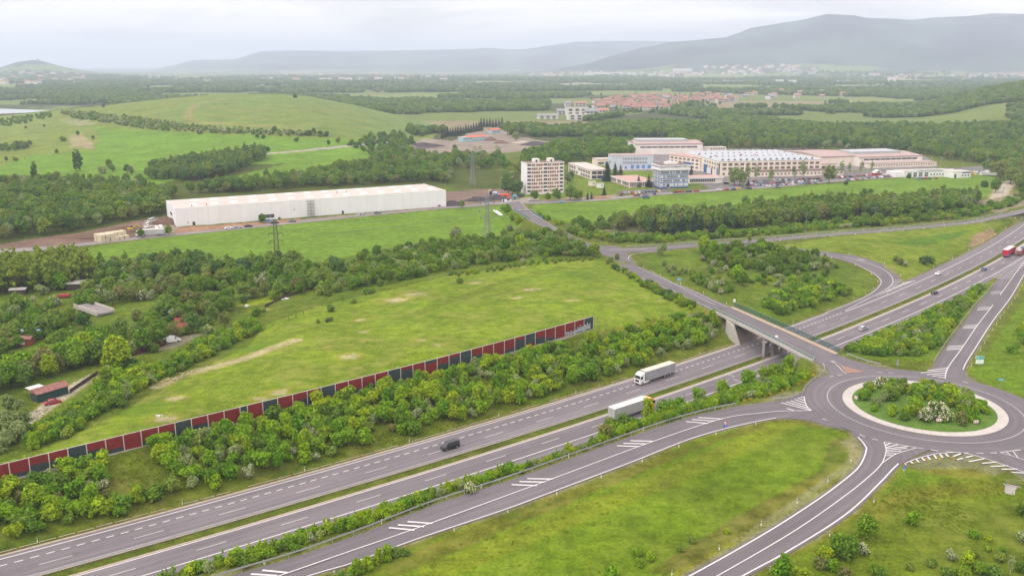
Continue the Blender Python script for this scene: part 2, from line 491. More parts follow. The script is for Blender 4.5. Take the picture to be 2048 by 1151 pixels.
def relief(x, y):
    """height of the bare ground, roads not yet cut in"""
    x = np.asarray(x, float).ravel(); y = np.asarray(y, float).ravel()
    far = sstep(500,680, y)
    z = np.zeros(x.shape)
    n = far < 1
    z[n] = rbf(x[n], y[n]) * (1 - far[n])
    u = x / np.maximum(y,1)
    # grassed spoil heap on the left, wooded hill on the right, cone, ranges
    h = np.interp(u, *R_DUMP); h = np.maximum(h,0) + 0
    hd = h * sstep(640,1400, y) ** 1.1 * (1 - sstep(1440,1720, y))
    hd = hd * (1 + 0.10 * (fbm(x / 160, y / 160,5) - 0.5))
    z = z + hd
    h = np.maximum(np.interp(u, *R_RIGHT),0)
    z = z + h * sstep(900,2000, y) * (1 - sstep(2050,3000, y)) * sstep(0.33,0.52, u)
    h = np.maximum(np.interp(u, *R_CONE) - 4,0) * (u < 0)
    z = np.maximum(z, h * np.exp(-((y - 7600) / 900.0) ** 2) * (y > 4000))
    rn = 1 - np.abs(2 * fbm(x / 1500, y / 2600,9,4) - 1)
    s = np.clip((y - 6400) / (9500 - 6400),0,1.0)
    h = np.maximum(np.interp(u, *R_MASS),0) * sstep(-0.02,0.12, u)
    prof = s ** 1.35 * (1 + 1.0 * (rn - 0.62) * np.sin(np.pi * np.clip(s,0,1)) ** 0.8)
    back = 1 - 0.6 * sstep(9800,12000, y)
    zm = h * prof * back * (y > 6400)
    s = np.clip((y - 10500) / (15000 - 10500),0,1.0)
    rn2 = 1 - np.abs(2 * fbm(x / 2600 + 7, y / 4000,19,3) - 1)
    zd = np.maximum(np.interp(u, *R_MID),0) * s ** 1.2 * (1 + 0.8 * (rn2 - 0.6) * np.sin(np.pi * s)) * (y > 10500) * (1 - 0.6 * sstep(16000,19000, y))
    z = np.maximum(z, np.maximum(zm, zd))
    # gentle unevenness
    z = z + 5.0 * (fbm(x / 500, y / 500,3,3) - 0.5) * sstep(900,2200, y)
    z = z - 3.0 * ((u < -0.455) & (y > 1560) & (y < 2300)) * sstep(1560,1600, y)
    return z
def ground_z(x, y):
    x = np.asarray(x, float).ravel(); y = np.asarray(y, float).ravel()
    z = relief(x, y)
    n = y < 1100
    if n.any():
        d, rz = road_field(x[n], y[n])
        bl = sstep(1.8,7.0, d)
        zz = (rz - 0.10) * (1 - bl) + z[n] * bl
        bump = (fbm(x[n] / 9, y[n] / 9,31,3) - 0.5) * 0.7 * sstep(3,12, d)
        z[n] = zz + bump
    return z
# the ground sheet: rows at growing distance, columns fanning out, fine enough everywhere
NROW, NCOL, U0 = 640,540,0.80
ROWY = np.r_[np.geomspace(70,1150,430, endpoint=False), np.geomspace(1150,27000, NROW - 430)]
COLU = np.linspace(-U0, U0, NCOL)
GX = ROWY[:, None] * COLU[None, :]
GY = np.repeat(ROWY[:, None], NCOL,1)
GZ = ground_z(GX.ravel(), GY.ravel()).reshape(NROW, NCOL)
_ly = np.log(ROWY)
def gzs(x, y):
    x = np.asarray(x, float); y = np.asarray(y, float)
    r = np.interp(np.log(np.maximum(y,70.1)), _ly, np.arange(NROW)); c = (x / np.maximum(y,1) + U0) / (2 * U0) * (NCOL - 1)
    r = np.clip(r,0, NROW - 1.001); c = np.clip(c,0, NCOL - 1.001)
    i = r.astype(int); j = c.astype(int); fr = r - i; fc = c - j
    return (GZ[i, j] * (1 - fr) + GZ[i + 1, j] * fr) * (1 - fc) + (GZ[i, j + 1] * (1 - fr) + GZ[i + 1, j + 1] * fr) * fc
def gz(x, y): return float(gzs(x, y))
_my = np.geomspace(80,26000,1400)
def Gs(px, py):
    """where photograph pixels meet the ground (first hit along each line of sight)"""
    px = np.atleast_1d(np.asarray(px, float)); py = np.atleast_1d(np.asarray(py, float))
    rx, ry, rz = ray(px, py)
    t = _my[None, :] / ry[:, None]
    zz = CAMZ + rz[:, None] * t
    g = gzs(rx[:, None] * t, np.broadcast_to(_my[None, :], zz.shape))
    hit = zz <= g
    k = np.where(hit.any(1), hit.argmax(1), _my.size - 1)
    k0 = np.maximum(k - 1,0); ii = np.arange(len(k))
    d0 = (zz - g)[ii, k0]; d1 = (zz - g)[ii, k]
    w = np.clip(d0 / np.where(np.abs(d0 - d1) < 1e-9,1, d0 - d1),0,1)
    Y = _my[k0] * (1 - w) + _my[k] * w
    X = rx * Y / ry
    return X, Y, gzs(X, Y)
def G(px, py):
    x, y, z = Gs([px],[py])
    return float(x[0]), float(y[0]), float(z[0])
def on_road(px, py, lift=0.0):
    """where the pixel meets the paving"""
    z = 3.0
    for _ in range(6):
        x, y = P(px, py, z); z = 0.3 * z + 0.7 * float(road_field([x],[y])[1][0])
    return x, y, z + lift
# ------------------------------------------------------------------ the ground sheet and its cover
def build_ground():
    X, Y, Z = GX.ravel(), GY.ravel(), GZ.ravel()
    px, py = project(X, Y, Z)
    n = len(X)
    col = np.empty((n,4))
    def c(*v): return np.array(v, float)
    # open grassland near by; further off a patchwork of fields and woods
    col[:] = c(0.088,0.140,0.030,0.35)
    far = Y > 1000
    w = fbm(X / 420, Y / 420,41,4); w2 = fbm(X / 900 + 3, Y / 900,47,3)
    fx = X / 520 + 0.7 * w; fy = Y / 420 + 0.7 * w2
    h = _hash(np.floor(fx), np.floor(fy),77)
    fieldc = np.stack([0.115 + 0.05 * h,0.185 + 0.05 * h,0.055 + 0.03 * h, np.full(n,0.1)],1)
    fieldc[h > 0.86] = c(0.20,0.17,0.10,0.1)
    wood = (fbm(X / 300 + 9, Y / 240,53,4) > np.where(Y > 1500,.50,.46)) | (Y > 6500) & (Z > 40) | (Y > 6300) & (Y < 9000) & (Z > 8) & (X < -1500)
    farc = np.where(wood[:, None], c(0.058,0.088,0.042,0.0), fieldc)
    hv = fbm(X / 350, Y / 500,67,4)[:, None]; farc = np.where((wood & (Z > 40) & (Y > 5000))[:, None], c(0.036,0.056,0.050,0.0) * np.clip((hv - .5) * 4.5 + 1.0,.45,1.9), farc)
    col[far] = farc[far]
    patch = (Y > 6300) & (Y < 7700) & (Z > 5) & (Z < 95) & (fbm(X / 500, Y / 500,61,3) > 0.56)
    col[patch] = c(0.13,0.21,0.07,0)
    so1 = fbm(X / 14, Y / 14,71,3) - 0.5; so2 = fbm(X / 14, Y / 14,73,3) - 0.5
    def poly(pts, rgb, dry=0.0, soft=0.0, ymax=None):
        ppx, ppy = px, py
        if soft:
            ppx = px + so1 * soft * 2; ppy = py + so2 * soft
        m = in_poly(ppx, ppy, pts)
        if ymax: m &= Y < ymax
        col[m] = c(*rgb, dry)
    def track(pts, w, rgb, strength=1.0, split=0.0):
        q = np.array([Gp[:2] for Gp in [G(*p) for p in pts]])
        q = seg(catmull(np.c_[q, np.zeros(len(q))],6),160)[:, :2]
        box = (X > q[:,0].min() - 9) & (X < q[:,0].max() + 9) & (Y > q[:,1].min() - 9) & (Y < q[:,1].max() + 9)
        idx = np.nonzero(box)[0]
        if not len(idx): return
        d = np.sqrt(((X[idx, None] - q[None, :,0]) ** 2 + (Y[idx, None] - q[None, :,1]) ** 2)).min(1)
        if split: d = np.abs(d - split)
        k = (1 - sstep(w * 0.5, w * 0.5 + 0.7 + 0.006 * Y[idx].mean(), d)) * strength
        col[idx] = col[idx] * (1 - k[:, None]) + c(*rgb,0.0) * k[:, None]
    # left hillside
    poly([(-200,420),(-200,236),(0,232),(240,208),(430,188),(620,190),(880,250),(860,290),(760,300),(740,335),(560,352),(300,380),(0,395)],(0.150,0.225,0.070),0.15, ymax=1500)
    poly([(-200,400),(0,334),(60,312),(190,300),(160,250),(300,262),(430,268),(640,276),(800,282),(770,330),(560,352),(300,385),(0,395)],(0.118,0.255,0.045),0.0, ymax=1300)
    poly([(300,225),(430,190),(560,189),(640,192),(880,252),(800,276),(650,272),(480,258),(330,240)],(0.135,0.225,0.080),0.12, ymax=1500)
    poly([(0,262),(40,235),(130,240),(200,262),(190,300),(60,312),(0,318)],(0.150,0.230,0.075),0.25, soft=6, ymax=1300)
    poly([(135,272),(165,268),(190,290),(188,298),(140,292)],(0.24,0.21,0.11),0.0, soft=8, ymax=1300)
    poly([(120,240),(170,238),(195,250),(150,252)],(0.20,0.21,0.10),0.0, soft=8, ymax=1400)
    track([(620,195),(500,195),(410,203),(388,212),(376,230),(384,240),(420,246),(520,252),(620,262)],4,(0.28,0.25,0.18),0.45)
    track([(530,308),(620,300),(720,290),(780,284)],5,(0.30,0.28,0.25),0.9)
    for yy in (222,236,250): track([(400, yy - 6),(560, yy),(740, yy + 8)],3,(0.20,0.22,0.10),0.5)
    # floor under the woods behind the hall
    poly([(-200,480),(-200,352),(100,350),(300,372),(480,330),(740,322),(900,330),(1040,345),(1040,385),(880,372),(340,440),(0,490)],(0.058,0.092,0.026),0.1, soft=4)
    poly([(470,352),(560,330),(740,312),(760,345),(600,362),(480,372)],(0.112,0.235,0.042),0.0, soft=5)
    # scrap yard and its tips
    poly([(810,296),(850,276),(905,283),(945,262),(1005,256),(1035,272),(1100,284),(1060,300),(990,306),(900,304),(850,312)],(0.22,0.185,0.15),0.0, soft=5)
    poly([(826,286),(872,288),(880,294),(830,300)],(0.09,0.075,0.075),0.0)
    poly([(1052,287),(1080,283),(1090,289),(1056,293)],(0.10,0.08,0.085),0.0)
    # fields round the estate
    bright = (0.118,0.238,0.055)
    poly([(170,495),(350,472),(600,446),(900,417),(1000,411),(1030,425),(1046,448),(1010,470),(940,478),(870,482),(800,492),(700,512),(600,530),(480,536),(330,528),(190,520)], bright,0.0)
    poly([(1060,420),(1070,409),(1200,402),(1300,393),(1400,386),(1560,376),(1780,357),(1975,348),(2000,360),(1985,392),(1940,398),(1700,400),(1400,420),(1260,440),(1140,446),(1090,436)], bright,0.05)
    poly([(1060,400),(1300,384),(1400,376),(1420,340),(1350,330),(1220,328),(1130,345),(1040,352),(1040,395)],(0.115,0.195,0.042),0.15)
    # yards and car parks
    yard = (0.185,0.172,0.170)
    poly([(1440,376),(1440,352),(1640,348),(1790,336),(1905,336),(1985,330),(1995,343),(1780,355),(1640,362),(1530,372)],(0.150,0.140,0.142),0.0)
    poly([(1240,389),(1236,382),(1330,376),(1345,380),(1330,386)],(0.14,0.13,0.135),0.0)
    poly([(1265,312),(1400,298),(1600,296),(1850,312),(1880,334),(1720,340),(1640,346),(1450,356),(1395,348),(1310,342),(1225,345),(1225,338)], yard,0.0)
    poly([(1225,343),(1310,341),(1305,352),(1240,352)],(0.115,0.21,0.042),0.0)
    poly([(1400,366),(1440,360),(1470,357),(1530,372),(1420,380)],(0.16,0.15,0.15),0.0)
    # building site by the hall
    poly([(-60,500),(60,478),(170,462),(240,448),(300,436),(345,432),(356,462),(290,473),(180,486),(60,497)],(0.150,0.098,0.072),0.0, soft=5)
    poly([(285,470),(288,440),(345,434),(354,461),(330,470)],(0.245,0.195,0.165),0.0)
    poly([(352,470),(352,455),(600,437),(600,444)],(0.285,0.165,0.105),0.0, soft=2)
    poly([(600,445),(600,438),(893,412),(893,417)],(0.24,0.20,0.165),0.0)
    poly([(893,416),(885,384),(960,378),(1010,378),(1046,394),(1046,402),(1000,404)],(0.165,0.115,0.092),0.0, soft=4)
    poly([(1000,408),(1046,396),(1075,392),(1075,405),(1040,408)],(0.30,0.26,0.22),0.0)
    poly([(1060,402),(1130,396),(1230,389),(1240,392),(1150,401),(1070,408)],(0.25,0.19,0.14),0.2, soft=3)
    # rough land between the field and the allotments, tree belts
    poly([(-200,720),(-200,520),(0,500),(180,520),(480,534),(640,528),(820,492),(1000,474),(1100,460),(1230,515),(1200,520),(900,548),(700,590),(520,640),(470,690),(330,760),(0,960),(-200,1000)],(0.090,0.160,0.028),0.25, soft=5)
    poly([(240,640),(300,612),(480,578),(600,578),(560,600),(420,640)],(0.085,0.15,0.03),0.3, soft=5)
    poly([(470,604),(590,580),(618,580),(560,600),(500,612),(470,612)],(0.165,0.255,0.030),0.0, soft=3)
    poly([(1140,452),(1300,432),(1560,420),(1900,398),(2000,395),(2000,420),(1800,448),(1500,470),(1300,484),(1200,482)],(0.085,0.125,0.036),0.4, soft=4)
    poly([(1190,460),(1290,456),(1300,470),(1220,478)],(0.19,0.18,0.095),0.4, soft=4)
    # plateau field behind the noise barrier
    poly([(-100,995),(0,955),(213,912),(643,798),(990,708),(1188,664),(1300,640),(1420,618),(1330,575),(1262,540),(1218,521),(1190,519),(1080,526),(900,550),(760,582),(640,612),(520,652),(500,690),(360,760),(230,830),(100,890),(-100,960)],(0.148,0.246,0.040),0.60, soft=5)
    poly([(1190,664),(1280,645),(1420,618),(1445,640),(1350,660),(1240,690)],(0.145,0.165,0.055),0.8, soft=6)
    track([(320,770),(370,748),(470,722),(560,690),(590,680)],3.0,(0.34,0.27,0.165),0.75)
    track([(800,638),(930,592),(1020,560),(1120,535)],0.8,(0.10,0.155,0.030),0.6, split=1.0)
    for q, r in [((1060,579),2.6),((1035,596),1.6),((1142,600),2.0),((790,600),4.0),((830,588),3.5),((728,663),1.4),((842,680),1.2),((875,690),1.1),((560,784),2.2),((520,797),1.6),((348,796),2.0),((330,838),2.4),((720,640),1.6),((950,565),2.0),((700,712),2.4),((520,620),2.4)]:
        gx, gy, _ = G(*q); k = np.exp(-(((X - gx) / (r * 1.5)) ** 2 + ((Y - gy) / r) ** 2)) * (0.55 + 0.6 * fbm(X, Y,83,2))
        k = np.clip(k,0,0.9)[:, None]; col[:] = col * (1 - k) + c(0.37,0.30,0.19,0) * k
    gx, gy, _ = G(1152,549); k = (np.exp(-(((X - gx) / 7) ** 2 + ((Y - gy) / 9) ** 2)) * 0.7)[:, None]; col[:] = col * (1 - k) + c(0.07,0.155,0.03,0) * k
    # slope under the barrier, verges, interchange greens
    poly([(-100,1000),(0,962),(213,918),(643,803),(990,713),(1188,669),(1300,650),(1430,640),(1470,690),(1350,725),(1240,765),(700,925),(0,1112),(-100,1140)],(0.095,0.145,0.030),0.40, soft=3)
    poly([(-100,1125),(0,1085),(240,1048),(560,962),(850,880),(1230,762),(1350,722),(1470,688),(1474,695),(1240,772),(700,930),(0,1118)],(0.078,0.138,0.026),0.2)
    poly([(1270,520),(1320,503),(1440,492),(1648,512),(1735,540),(1755,565),(1720,592),(1640,622),(1540,652),(1470,616),(1330,556)],(0.098,0.175,0.030),0.25, soft=3)
    poly([(1540,495),(1650,475),(1850,458),(2020,440),(1940,490),(1830,555),(1805,562),(1780,536),(1700,508),(1640,500)],(0.130,0.215,0.036),0.45, soft=3)
    poly([(1770,485),(1880,470),(1940,462),(1910,478),(1850,490)],(0.080,0.185,0.030),0.1, soft=5)
    poly([(1945,470),(1985,455),(1990,470),(1960,488),(1935,495)],(0.24,0.17,0.095),0.3, soft=6)
    poly([(1640,506),(1700,514),(1760,530),(1800,556),(1760,548),(1700,525)],(0.13,0.13,0.055),0.6, soft=3)
    poly([(1680,712),(1730,715),(1860,722),(1900,690),(1990,560),(1960,562),(1850,620),(1700,690)],(0.105,0.205,0.024),0.05)
    poly([(1935,745),(1965,690),(2048,560),(2300,560),(2300,800),(2048,790),(1990,778)],(0.110,0.215,0.024),0.15, soft=3)
    poly([(1990,640),(2048,570),(2048,600),(1985,690),(1955,740),(1945,730)],(0.10,0.15,0.036),0.4, soft=3)
    poly([(700,1151),(1000,1024),(1100,986),(1263,925),(1400,873),(1535,842),(1605,840),(1690,866),(1722,900),(1700,935),(1620,998),(1366,1148),(1300,1260),(600,1260)],(0.112,0.205,0.016),0.18, soft=3)
    poly([(700,1160),(1000,1024),(1263,925),(1535,842),(1540,858),(1440,880),(1270,950),(1030,1050),(800,1151)],(0.115,0.150,0.034),0.55, soft=4)
    poly([(1660,880),(1690,872),(1722,900),(1700,935),(1600,1010),(1400,1120),(1330,1150),(1300,1140),(1480,1030),(1640,940)],(0.092,0.125,0.030),0.5, soft=5)
    poly([(1806,928),(1850,935),(1960,930),(2048,965),(2300,1000),(2300,1260),(1480,1260),(1500,1160),(1580,1108),(1700,1032)],(0.108,0.176,0.024),0.28, soft=4)
    poly([(1806,932),(1850,938),(1950,936),(2010,955),(1990,985),(1880,975),(1800,985),(1740,1020),(1720,1015),(1770,965)],(0.098,0.190,0.022),0.1, soft=4)
    track([(1730,1040),(1780,1000),(1860,985),(1960,972),(2020,965)],2.2,(0.15,0.145,0.06),0.5)
    track([(870,1145),(1100,1050),(1300,970),(1450,905),(1570,850)],1.0,(0.185,0.235,0.045),0.55, split=1.4)
    track([(1690,885),(1706,905),(1700,925),(1660,955),(1560,1025),(1440,1105),(1360,1150)],0.8,(0.26,0.23,0.12),0.4)
    track([(1700,880),(1712,900),(1712,918)],1.4,(0.26,0.23,0.12),0.4)
    # tracks of the allotments
    track([(-60,925),(0,880),(55,842),(112,800),(165,765),(215,738),(300,690)],0.9,(0.36,0.315,0.25),0.9, split=0.9)
    track([(90,800),(130,790),(165,765)],3,(0.30,0.265,0.20),0.6)
    track([(300,700),(345,690),(385,672)],4,(0.26,0.225,0.175),0.8)
    track([(1990,420),(1998,395),(2010,372),(2040,358)],7,(0.38,0.32,0.255),0.9)
    poly([(1940,405),(2000,395),(2048,380),(2060,410),(1990,425)],(0.20,0.17,0.105),0.4, soft=5)
    poly([(1935,272),(1995,268),(1990,280),(1940,282)],(0.25,0.19,0.13),0.1, soft=2)
    # stony edge strip along the paving, dirt line beside the motorway
    near = Y < 640
    d, _ = road_field(X[near], Y[near])
    nz_ = fbm(X[near] / 3, Y[near] / 3,91,3)
    k = (1 - sstep(0.2,1.6, d + (nz_ - 0.5) * 1.2)) * 0.55
    cc = col[near]; cc = cc * (1 - k[:, None]) + c(0.19,0.155,0.105,0.0) * k[:, None]; col[near] = cc
    # central reserve stays grass
    a, o = mw_inv(np.stack([X, Y],1))
    med = (o > 6.6) & (o < 11.4) & (Y < 700)
    col[med] = c(0.085,0.135,0.028,0.25)
    # bare ground below the bridge
    bx_ = in_poly(px, py,[(1440,640),(1470,690),(1585,745),(1596,730),(1540,680),(1480,630)]) & (Y < 310)
    col[bx_] = c(0.16,0.135,0.11,0.0)
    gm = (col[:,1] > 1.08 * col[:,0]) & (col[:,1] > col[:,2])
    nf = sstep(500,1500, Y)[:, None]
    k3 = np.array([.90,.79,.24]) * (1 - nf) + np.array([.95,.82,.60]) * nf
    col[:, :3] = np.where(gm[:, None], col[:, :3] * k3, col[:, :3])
    faces = np.empty((NROW - 1, NCOL - 1,4), np.int32)
    i = np.arange(NROW * NCOL).reshape(NROW, NCOL)
    faces[...,0] = i[:-1, :-1]; faces[...,1] = i[:-1,1:]; faces[...,2] = i[1:,1:]; faces[...,3] = i[1:, :-1]
    faces = faces.reshape(-1,4)
    me = bpy.data.meshes.new('ground')
    me.vertices.add(n); me.vertices.foreach_set('co', np.stack([X, Y, Z],1).ravel())
    me.loops.add(faces.size); me.loops.foreach_set('vertex_index', faces.ravel())
    me.polygons.add(len(faces)); me.polygons.foreach_set('loop_start', np.arange(0, faces.size,4, dtype=np.int32))
    me.polygons.foreach_set('use_smooth', np.ones(len(faces), bool))
    me.update(calc_edges=True)
    at = me.attributes.new('cover', 'FLOAT_COLOR', 'POINT'); at.data.foreach_set('color', col.astype(np.float32).ravel())
    m, nt, N, L, b = newmat('grassland')
    an = N.new('ShaderNodeAttribute'); an.attribute_name = 'cover'
    pos = geopos(nt)
    n1 = nnoise(nt,0.045,4, pos); n2 = nnoise(nt,0.28,5, pos,0.65); n3 = nnoise(nt,1.6,4, pos,0.7)
    mp = N.new('ShaderNodeMapping'); mp.inputs['Rotation'].default_value = (0,0,0.55); mp.inputs['Scale'].default_value = (0.05,0.6,0.2)
    L.new(pos, mp.inputs[0]); n4 = nnoise(nt,1.0,4, mp.outputs[0])
    f = nmath(nt, 'MULTIPLY', nrange(nt, n1,0.3,0.7,0.80,1.18), nrange(nt, n2,0.25,0.75,0.62,1.40))
    f = nmath(nt, 'MULTIPLY', f, nrange(nt, n3,0.25,0.75,0.58,1.44))
    f = nmath(nt, 'MULTIPLY', f, nrange(nt, n4,0.3,0.7,0.90,1.09))
    vm = N.new('ShaderNodeVectorMath'); vm.operation = 'SCALE'
    L.new(an.outputs['Color'], vm.inputs[0]); L.new(f, vm.inputs['Scale'])
    # dry and bare patches: strength comes with the cover
    dn = nmath(nt, 'ADD', nmath(nt, 'MULTIPLY', nnoise(nt,0.085,6, pos,0.65),0.62), nmath(nt, 'MULTIPLY', n2,0.38))
    dm = nmath(nt, 'MULTIPLY', nrange(nt, dn,0.49,0.63,0.0,0.8), an.outputs['Alpha'])
    dry = nmix(nt, nrange(nt, n3,0.3,0.7,0,1),(0.30,0.25,0.085),(0.21,0.19,0.045))
    lush = nmix(nt, nmath(nt, 'MULTIPLY', nrange(nt, nnoise(nt,0.06,5, pos,0.6),0.50,0.62,0,0.8), an.outputs['Alpha']), vm.outputs[0],(0.070,0.150,0.006))
    c1 = nmix(nt, dm, lush, dry)
    L.new(c1, b.inputs['Base Color'])
    b.inputs['Roughness'].default_value = 0.95; b.inputs['Specular IOR Level'].default_value = 0.12
    bp = N.new('ShaderNodeBump'); bp.inputs['Strength'].default_value = 0.9; bp.inputs['Distance'].default_value = 0.35
    L.new(nmath(nt, 'ADD', n2, n3), bp.inputs['Height']); L.new(bp.outputs[0], b.inputs['Normal'])
    me.materials.append(m)
    MATS['grassland'] = m
    return tag(obj('ground', me), kind='structure')
ground = build_ground()

# lake behind the spoil heap
def build_lake():
    m, nt, N, L, b = newmat('lake_water')
    b.inputs['Base Color'].default_value = (0.30,0.34,0.36,1); b.inputs['Roughness'].default_value = 0.3
    bp = N.new('ShaderNodeBump'); bp.inputs['Strength'].default_value = 0.15
    L.new(nnoise(nt,0.2,3, geopos(nt)), bp.inputs['Height']); L.new(bp.outputs[0], b.inputs['Normal'])
    y = np.linspace(1585,2120,14); r = []
    for k, yy in enumerate(y): r += [(yy * -0.79, yy,-0.6),(yy * (-0.515 - 0.035 * math.sin(k * 0.9) * 0.6 - 0.012 * abs(k - 6)), yy,-0.6)]
    f = [(2 * k,2 * k + 1,2 * k + 3,2 * k + 2) for k in range(13)]
    tag(obj('lake', mesh('lake', r, f, m)), kind='structure')
build_lake()

# ------------------------------------------------------------------ paving
def asphalt(name, col, var=0.10, worn=0.14, patchy=0.055):
    m, nt, N, L, b = newmat(name)
    pos = geopos(nt)
    uv = N.new('ShaderNodeUVMap').outputs[0]
    mp = N.new('ShaderNodeMapping'); mp.inputs['Scale'].default_value = (0.9,0.012,1); L.new(uv, mp.inputs[0])
    mp2 = N.new('ShaderNodeMapping'); mp2.inputs['Scale'].default_value = (0.25,0.06,1); L.new(uv, mp2.inputs[0])
    f = nmath(nt, 'MULTIPLY', nrange(nt, nnoise(nt,1.0,3, mp.outputs[0]),0.3,0.7,1 - worn,1 + worn), nrange(nt, nnoise(nt,0.06,4, pos),0.3,0.7,1 - var,1 + var))
    f = nmath(nt, 'MULTIPLY', f, nrange(nt, nnoise(nt,1.0,3, mp2.outputs[0]),0.3,0.7,0.95,1.05))
    f = nmath(nt, 'MULTIPLY', f, nrange(nt, nnoise(nt,5.0,3, pos,0.8),0.2,0.8,0.90,1.10))
    sp = N.new('ShaderNodeSeparateXYZ'); L.new(uv, sp.inputs[0])
    # wheel tracks and lane-wide patches of different age
    wt = nmath(nt, 'COSINE', nmath(nt, 'MULTIPLY', sp.outputs[0],2 * math.pi / 1.82))
    f = nmath(nt, 'MULTIPLY', f, nmath(nt, 'MULTIPLY_ADD', nmath(nt, 'MULTIPLY', wt, nrange(nt, nnoise(nt,0.02,2, pos),.35,.65,.2,1.0)),0.05,1.0))
    cb = N.new('ShaderNodeCombineXYZ'); L.new(nmath(nt, 'FLOOR', nmath(nt, 'DIVIDE', sp.outputs[0],3.6)), cb.inputs[0]); L.new(nmath(nt, 'FLOOR', nmath(nt, 'DIVIDE', sp.outputs[1],37.0)), cb.inputs[1])
    wnz = N.new('ShaderNodeTexWhiteNoise'); L.new(cb.outputs[0], wnz.inputs['Vector'])
    f = nmath(nt, 'MULTIPLY', f, nrange(nt, wnz.outputs['Value'],0,1,1 - patchy,1 + patchy))
    st_ = nnoise(nt,0.35,5, pos,0.7)
    f = nmath(nt, 'MULTIPLY', f, nrange(nt, st_,0.60,0.74,1.0,0.80))
    cr = N.new('ShaderNodeTexVoronoi'); cr.feature = 'DISTANCE_TO_EDGE'; cr.inputs['Scale'].default_value = 0.055; L.new(pos, cr.inputs['Vector'])
    f = nmath(nt, 'MULTIPLY', f, nrange(nt, cr.outputs['Distance'],0.0,0.006,0.90,1.0))
    vm = N.new('ShaderNodeVectorMath'); vm.operation = 'SCALE'
    vm.inputs[0].default_value = col; L.new(f, vm.inputs['Scale'])
    L.new(vm.outputs[0], b.inputs['Base Color'])
    b.inputs['Roughness'].default_value = 0.85; b.inputs['Specular IOR Level'].default_value = 0.25
    MATS[name] = m
    return m
A_MW = asphalt('motorway_asphalt',(0.148,0.133,0.143))
A_RD = asphalt('road_asphalt',(0.130,0.118,0.128), worn=0.10)
A_SH = asphalt('shoulder_asphalt',(0.118,0.100,0.104), worn=0.06)
A_OLD = asphalt('old_asphalt',(0.205,0.188,0.186), var=0.18)
PAINT = mat('road_paint',(0.56,0.54,0.54),0.7,0.25, var=0.10, scale=0.7, var2=0.12, scale2=5)
PAINT2 = mat('worn_road_paint',(0.42,0.40,0.41),0.75,0.2, var=0.22, scale=1.2)
CONC = mat('concrete',(0.30,0.28,0.255),0.85,0.2, var=0.14, scale=0.5, var2=0.08, scale2=5, streak=0.16)
CONC_L = mat('pale_concrete',(0.435,0.405,0.375),0.85,0.2, var=0.12, scale=0.35, var2=0.1, scale2=4)
KERB = mat('kerb_stone',(0.36,0.33,0.30),0.85,0.2, var=0.15, scale=1.5)
GRASS_DARK = mat('reserve_grass',(0.075,0.125,0.024),0.95,0.1, var=0.3, scale=0.7, var2=0.25, scale2=3)

def pave(name, A, B, m, lift=0.0, skirt=0.5, parent=None):
    """strip of paving between two edges with its sides going down into the ground; UV in metres"""
    A = np.array(A, float); B = np.array(B, float); n = len(A)
    A[:,2] += lift; B[:,2] += lift
    A2 = A.copy(); B2 = B.copy(); A2[:,2] -= skirt; B2[:,2] -= skirt
    v = np.stack([A2, A, B, B2],1).reshape(-1,3)
    f = []
    for i in range(n - 1):
        a, b2 = 4 * i,4 * (i + 1)
        f += [(a + k, b2 + k, b2 + k + 1, a + k + 1)[::-1] for k in range(3)]
    me = mesh(name, v, f, m)
    s = np.r_[0, np.cumsum(np.linalg.norm(np.diff((A + B)[:, :2] / 2, axis=0), axis=1))]
    w = np.linalg.norm((A - B)[:, :2], axis=1)
    uvv = np.stack([np.stack([np.zeros(n), s],1), np.stack([np.zeros(n), s],1), np.stack([w, s],1), np.stack([w, s],1)],1).reshape(-1,2)
    ul = me.uv_layers.new(name='UVMap')
    vi = np.empty(len(me.loops), np.int32); me.loops.foreach_get('vertex_index', vi)
    ul.data.foreach_set('uv', uvv[vi].astype(np.float32).ravel())
    return obj(name, me, parent)
def paint(name, quads, parent, m=None):
    v = []; f = []
    for q in quads:
        k = len(v); v += q; f.append(tuple(range(k, k + len(q))))
    me = mesh(name, v, f, m or PAINT)
    return obj(name, me, parent)
def stripe(name, pts, w, parent, m=None, lift=0.03):
    """painted line of width w along pts"""
    p = np.array(pts, float)
    t = np.gradient(p[:, :2], axis=0); t /= np.maximum(np.linalg.norm(t, axis=1, keepdims=True),1e-9)
    nn = np.c_[-t[:,1], t[:,0]] * w / 2
    z = p[:,2:3] + lift
    L, R = np.c_[p[:, :2] + nn, z], np.c_[p[:, :2] - nn, z]
    v = np.vstack([L, R]); n = len(p)
    f = [(i, n + i, n + i + 1, i + 1) for i in range(n - 1)]
    return obj(name, mesh(name, v, f, m or PAINT), parent)

motorway = tag(pave('motorway', mline(O_NI, d=1.0), mline(0.0, d=-2.6), A_MW), kind='structure')
motorway_far = tag(pave('motorway', mline(O_FD, d=4.4), mline(O_FI, d=-0.9), A_MW), kind='structure')
stripe('edge_line', mline(0.0),0.26, motorway)
stripe('edge_line', mline(O_NI),0.28, motorway)
stripe('edge_line', mline(O_FI),0.28, motorway_far)
def aof(px, py): return float(mw_inv(np.array([P(px, py)]))[0][0])
TAN = mat('sandy_edge',(0.36,0.295,0.235),0.9,0.1, var=0.2, scale=0.8, var2=0.15, scale2=4)
stripe('gutter_strip', mline(O_FD, a1=60, d=4.05),0.62, motorway_far, TAN,0.02)
stripe('gutter_strip', mline(O_NI, d=0.62),0.55, motorway, TAN,0.02)
stripe('gutter_strip', mline(O_FI, d=-0.62),0.40, motorway_far, TAN,0.02)
_a = -185.0
while _a < 50:
    if RNG.random() < .8: tag(stripe('drain_slab', mline(O_FD, _a, _a + 3.0, d=5.35 + RNG.uniform(-.1,.1), step=3.0)[:2],0.28, motorway_far, TAN,0.06))
    _a += 3.4
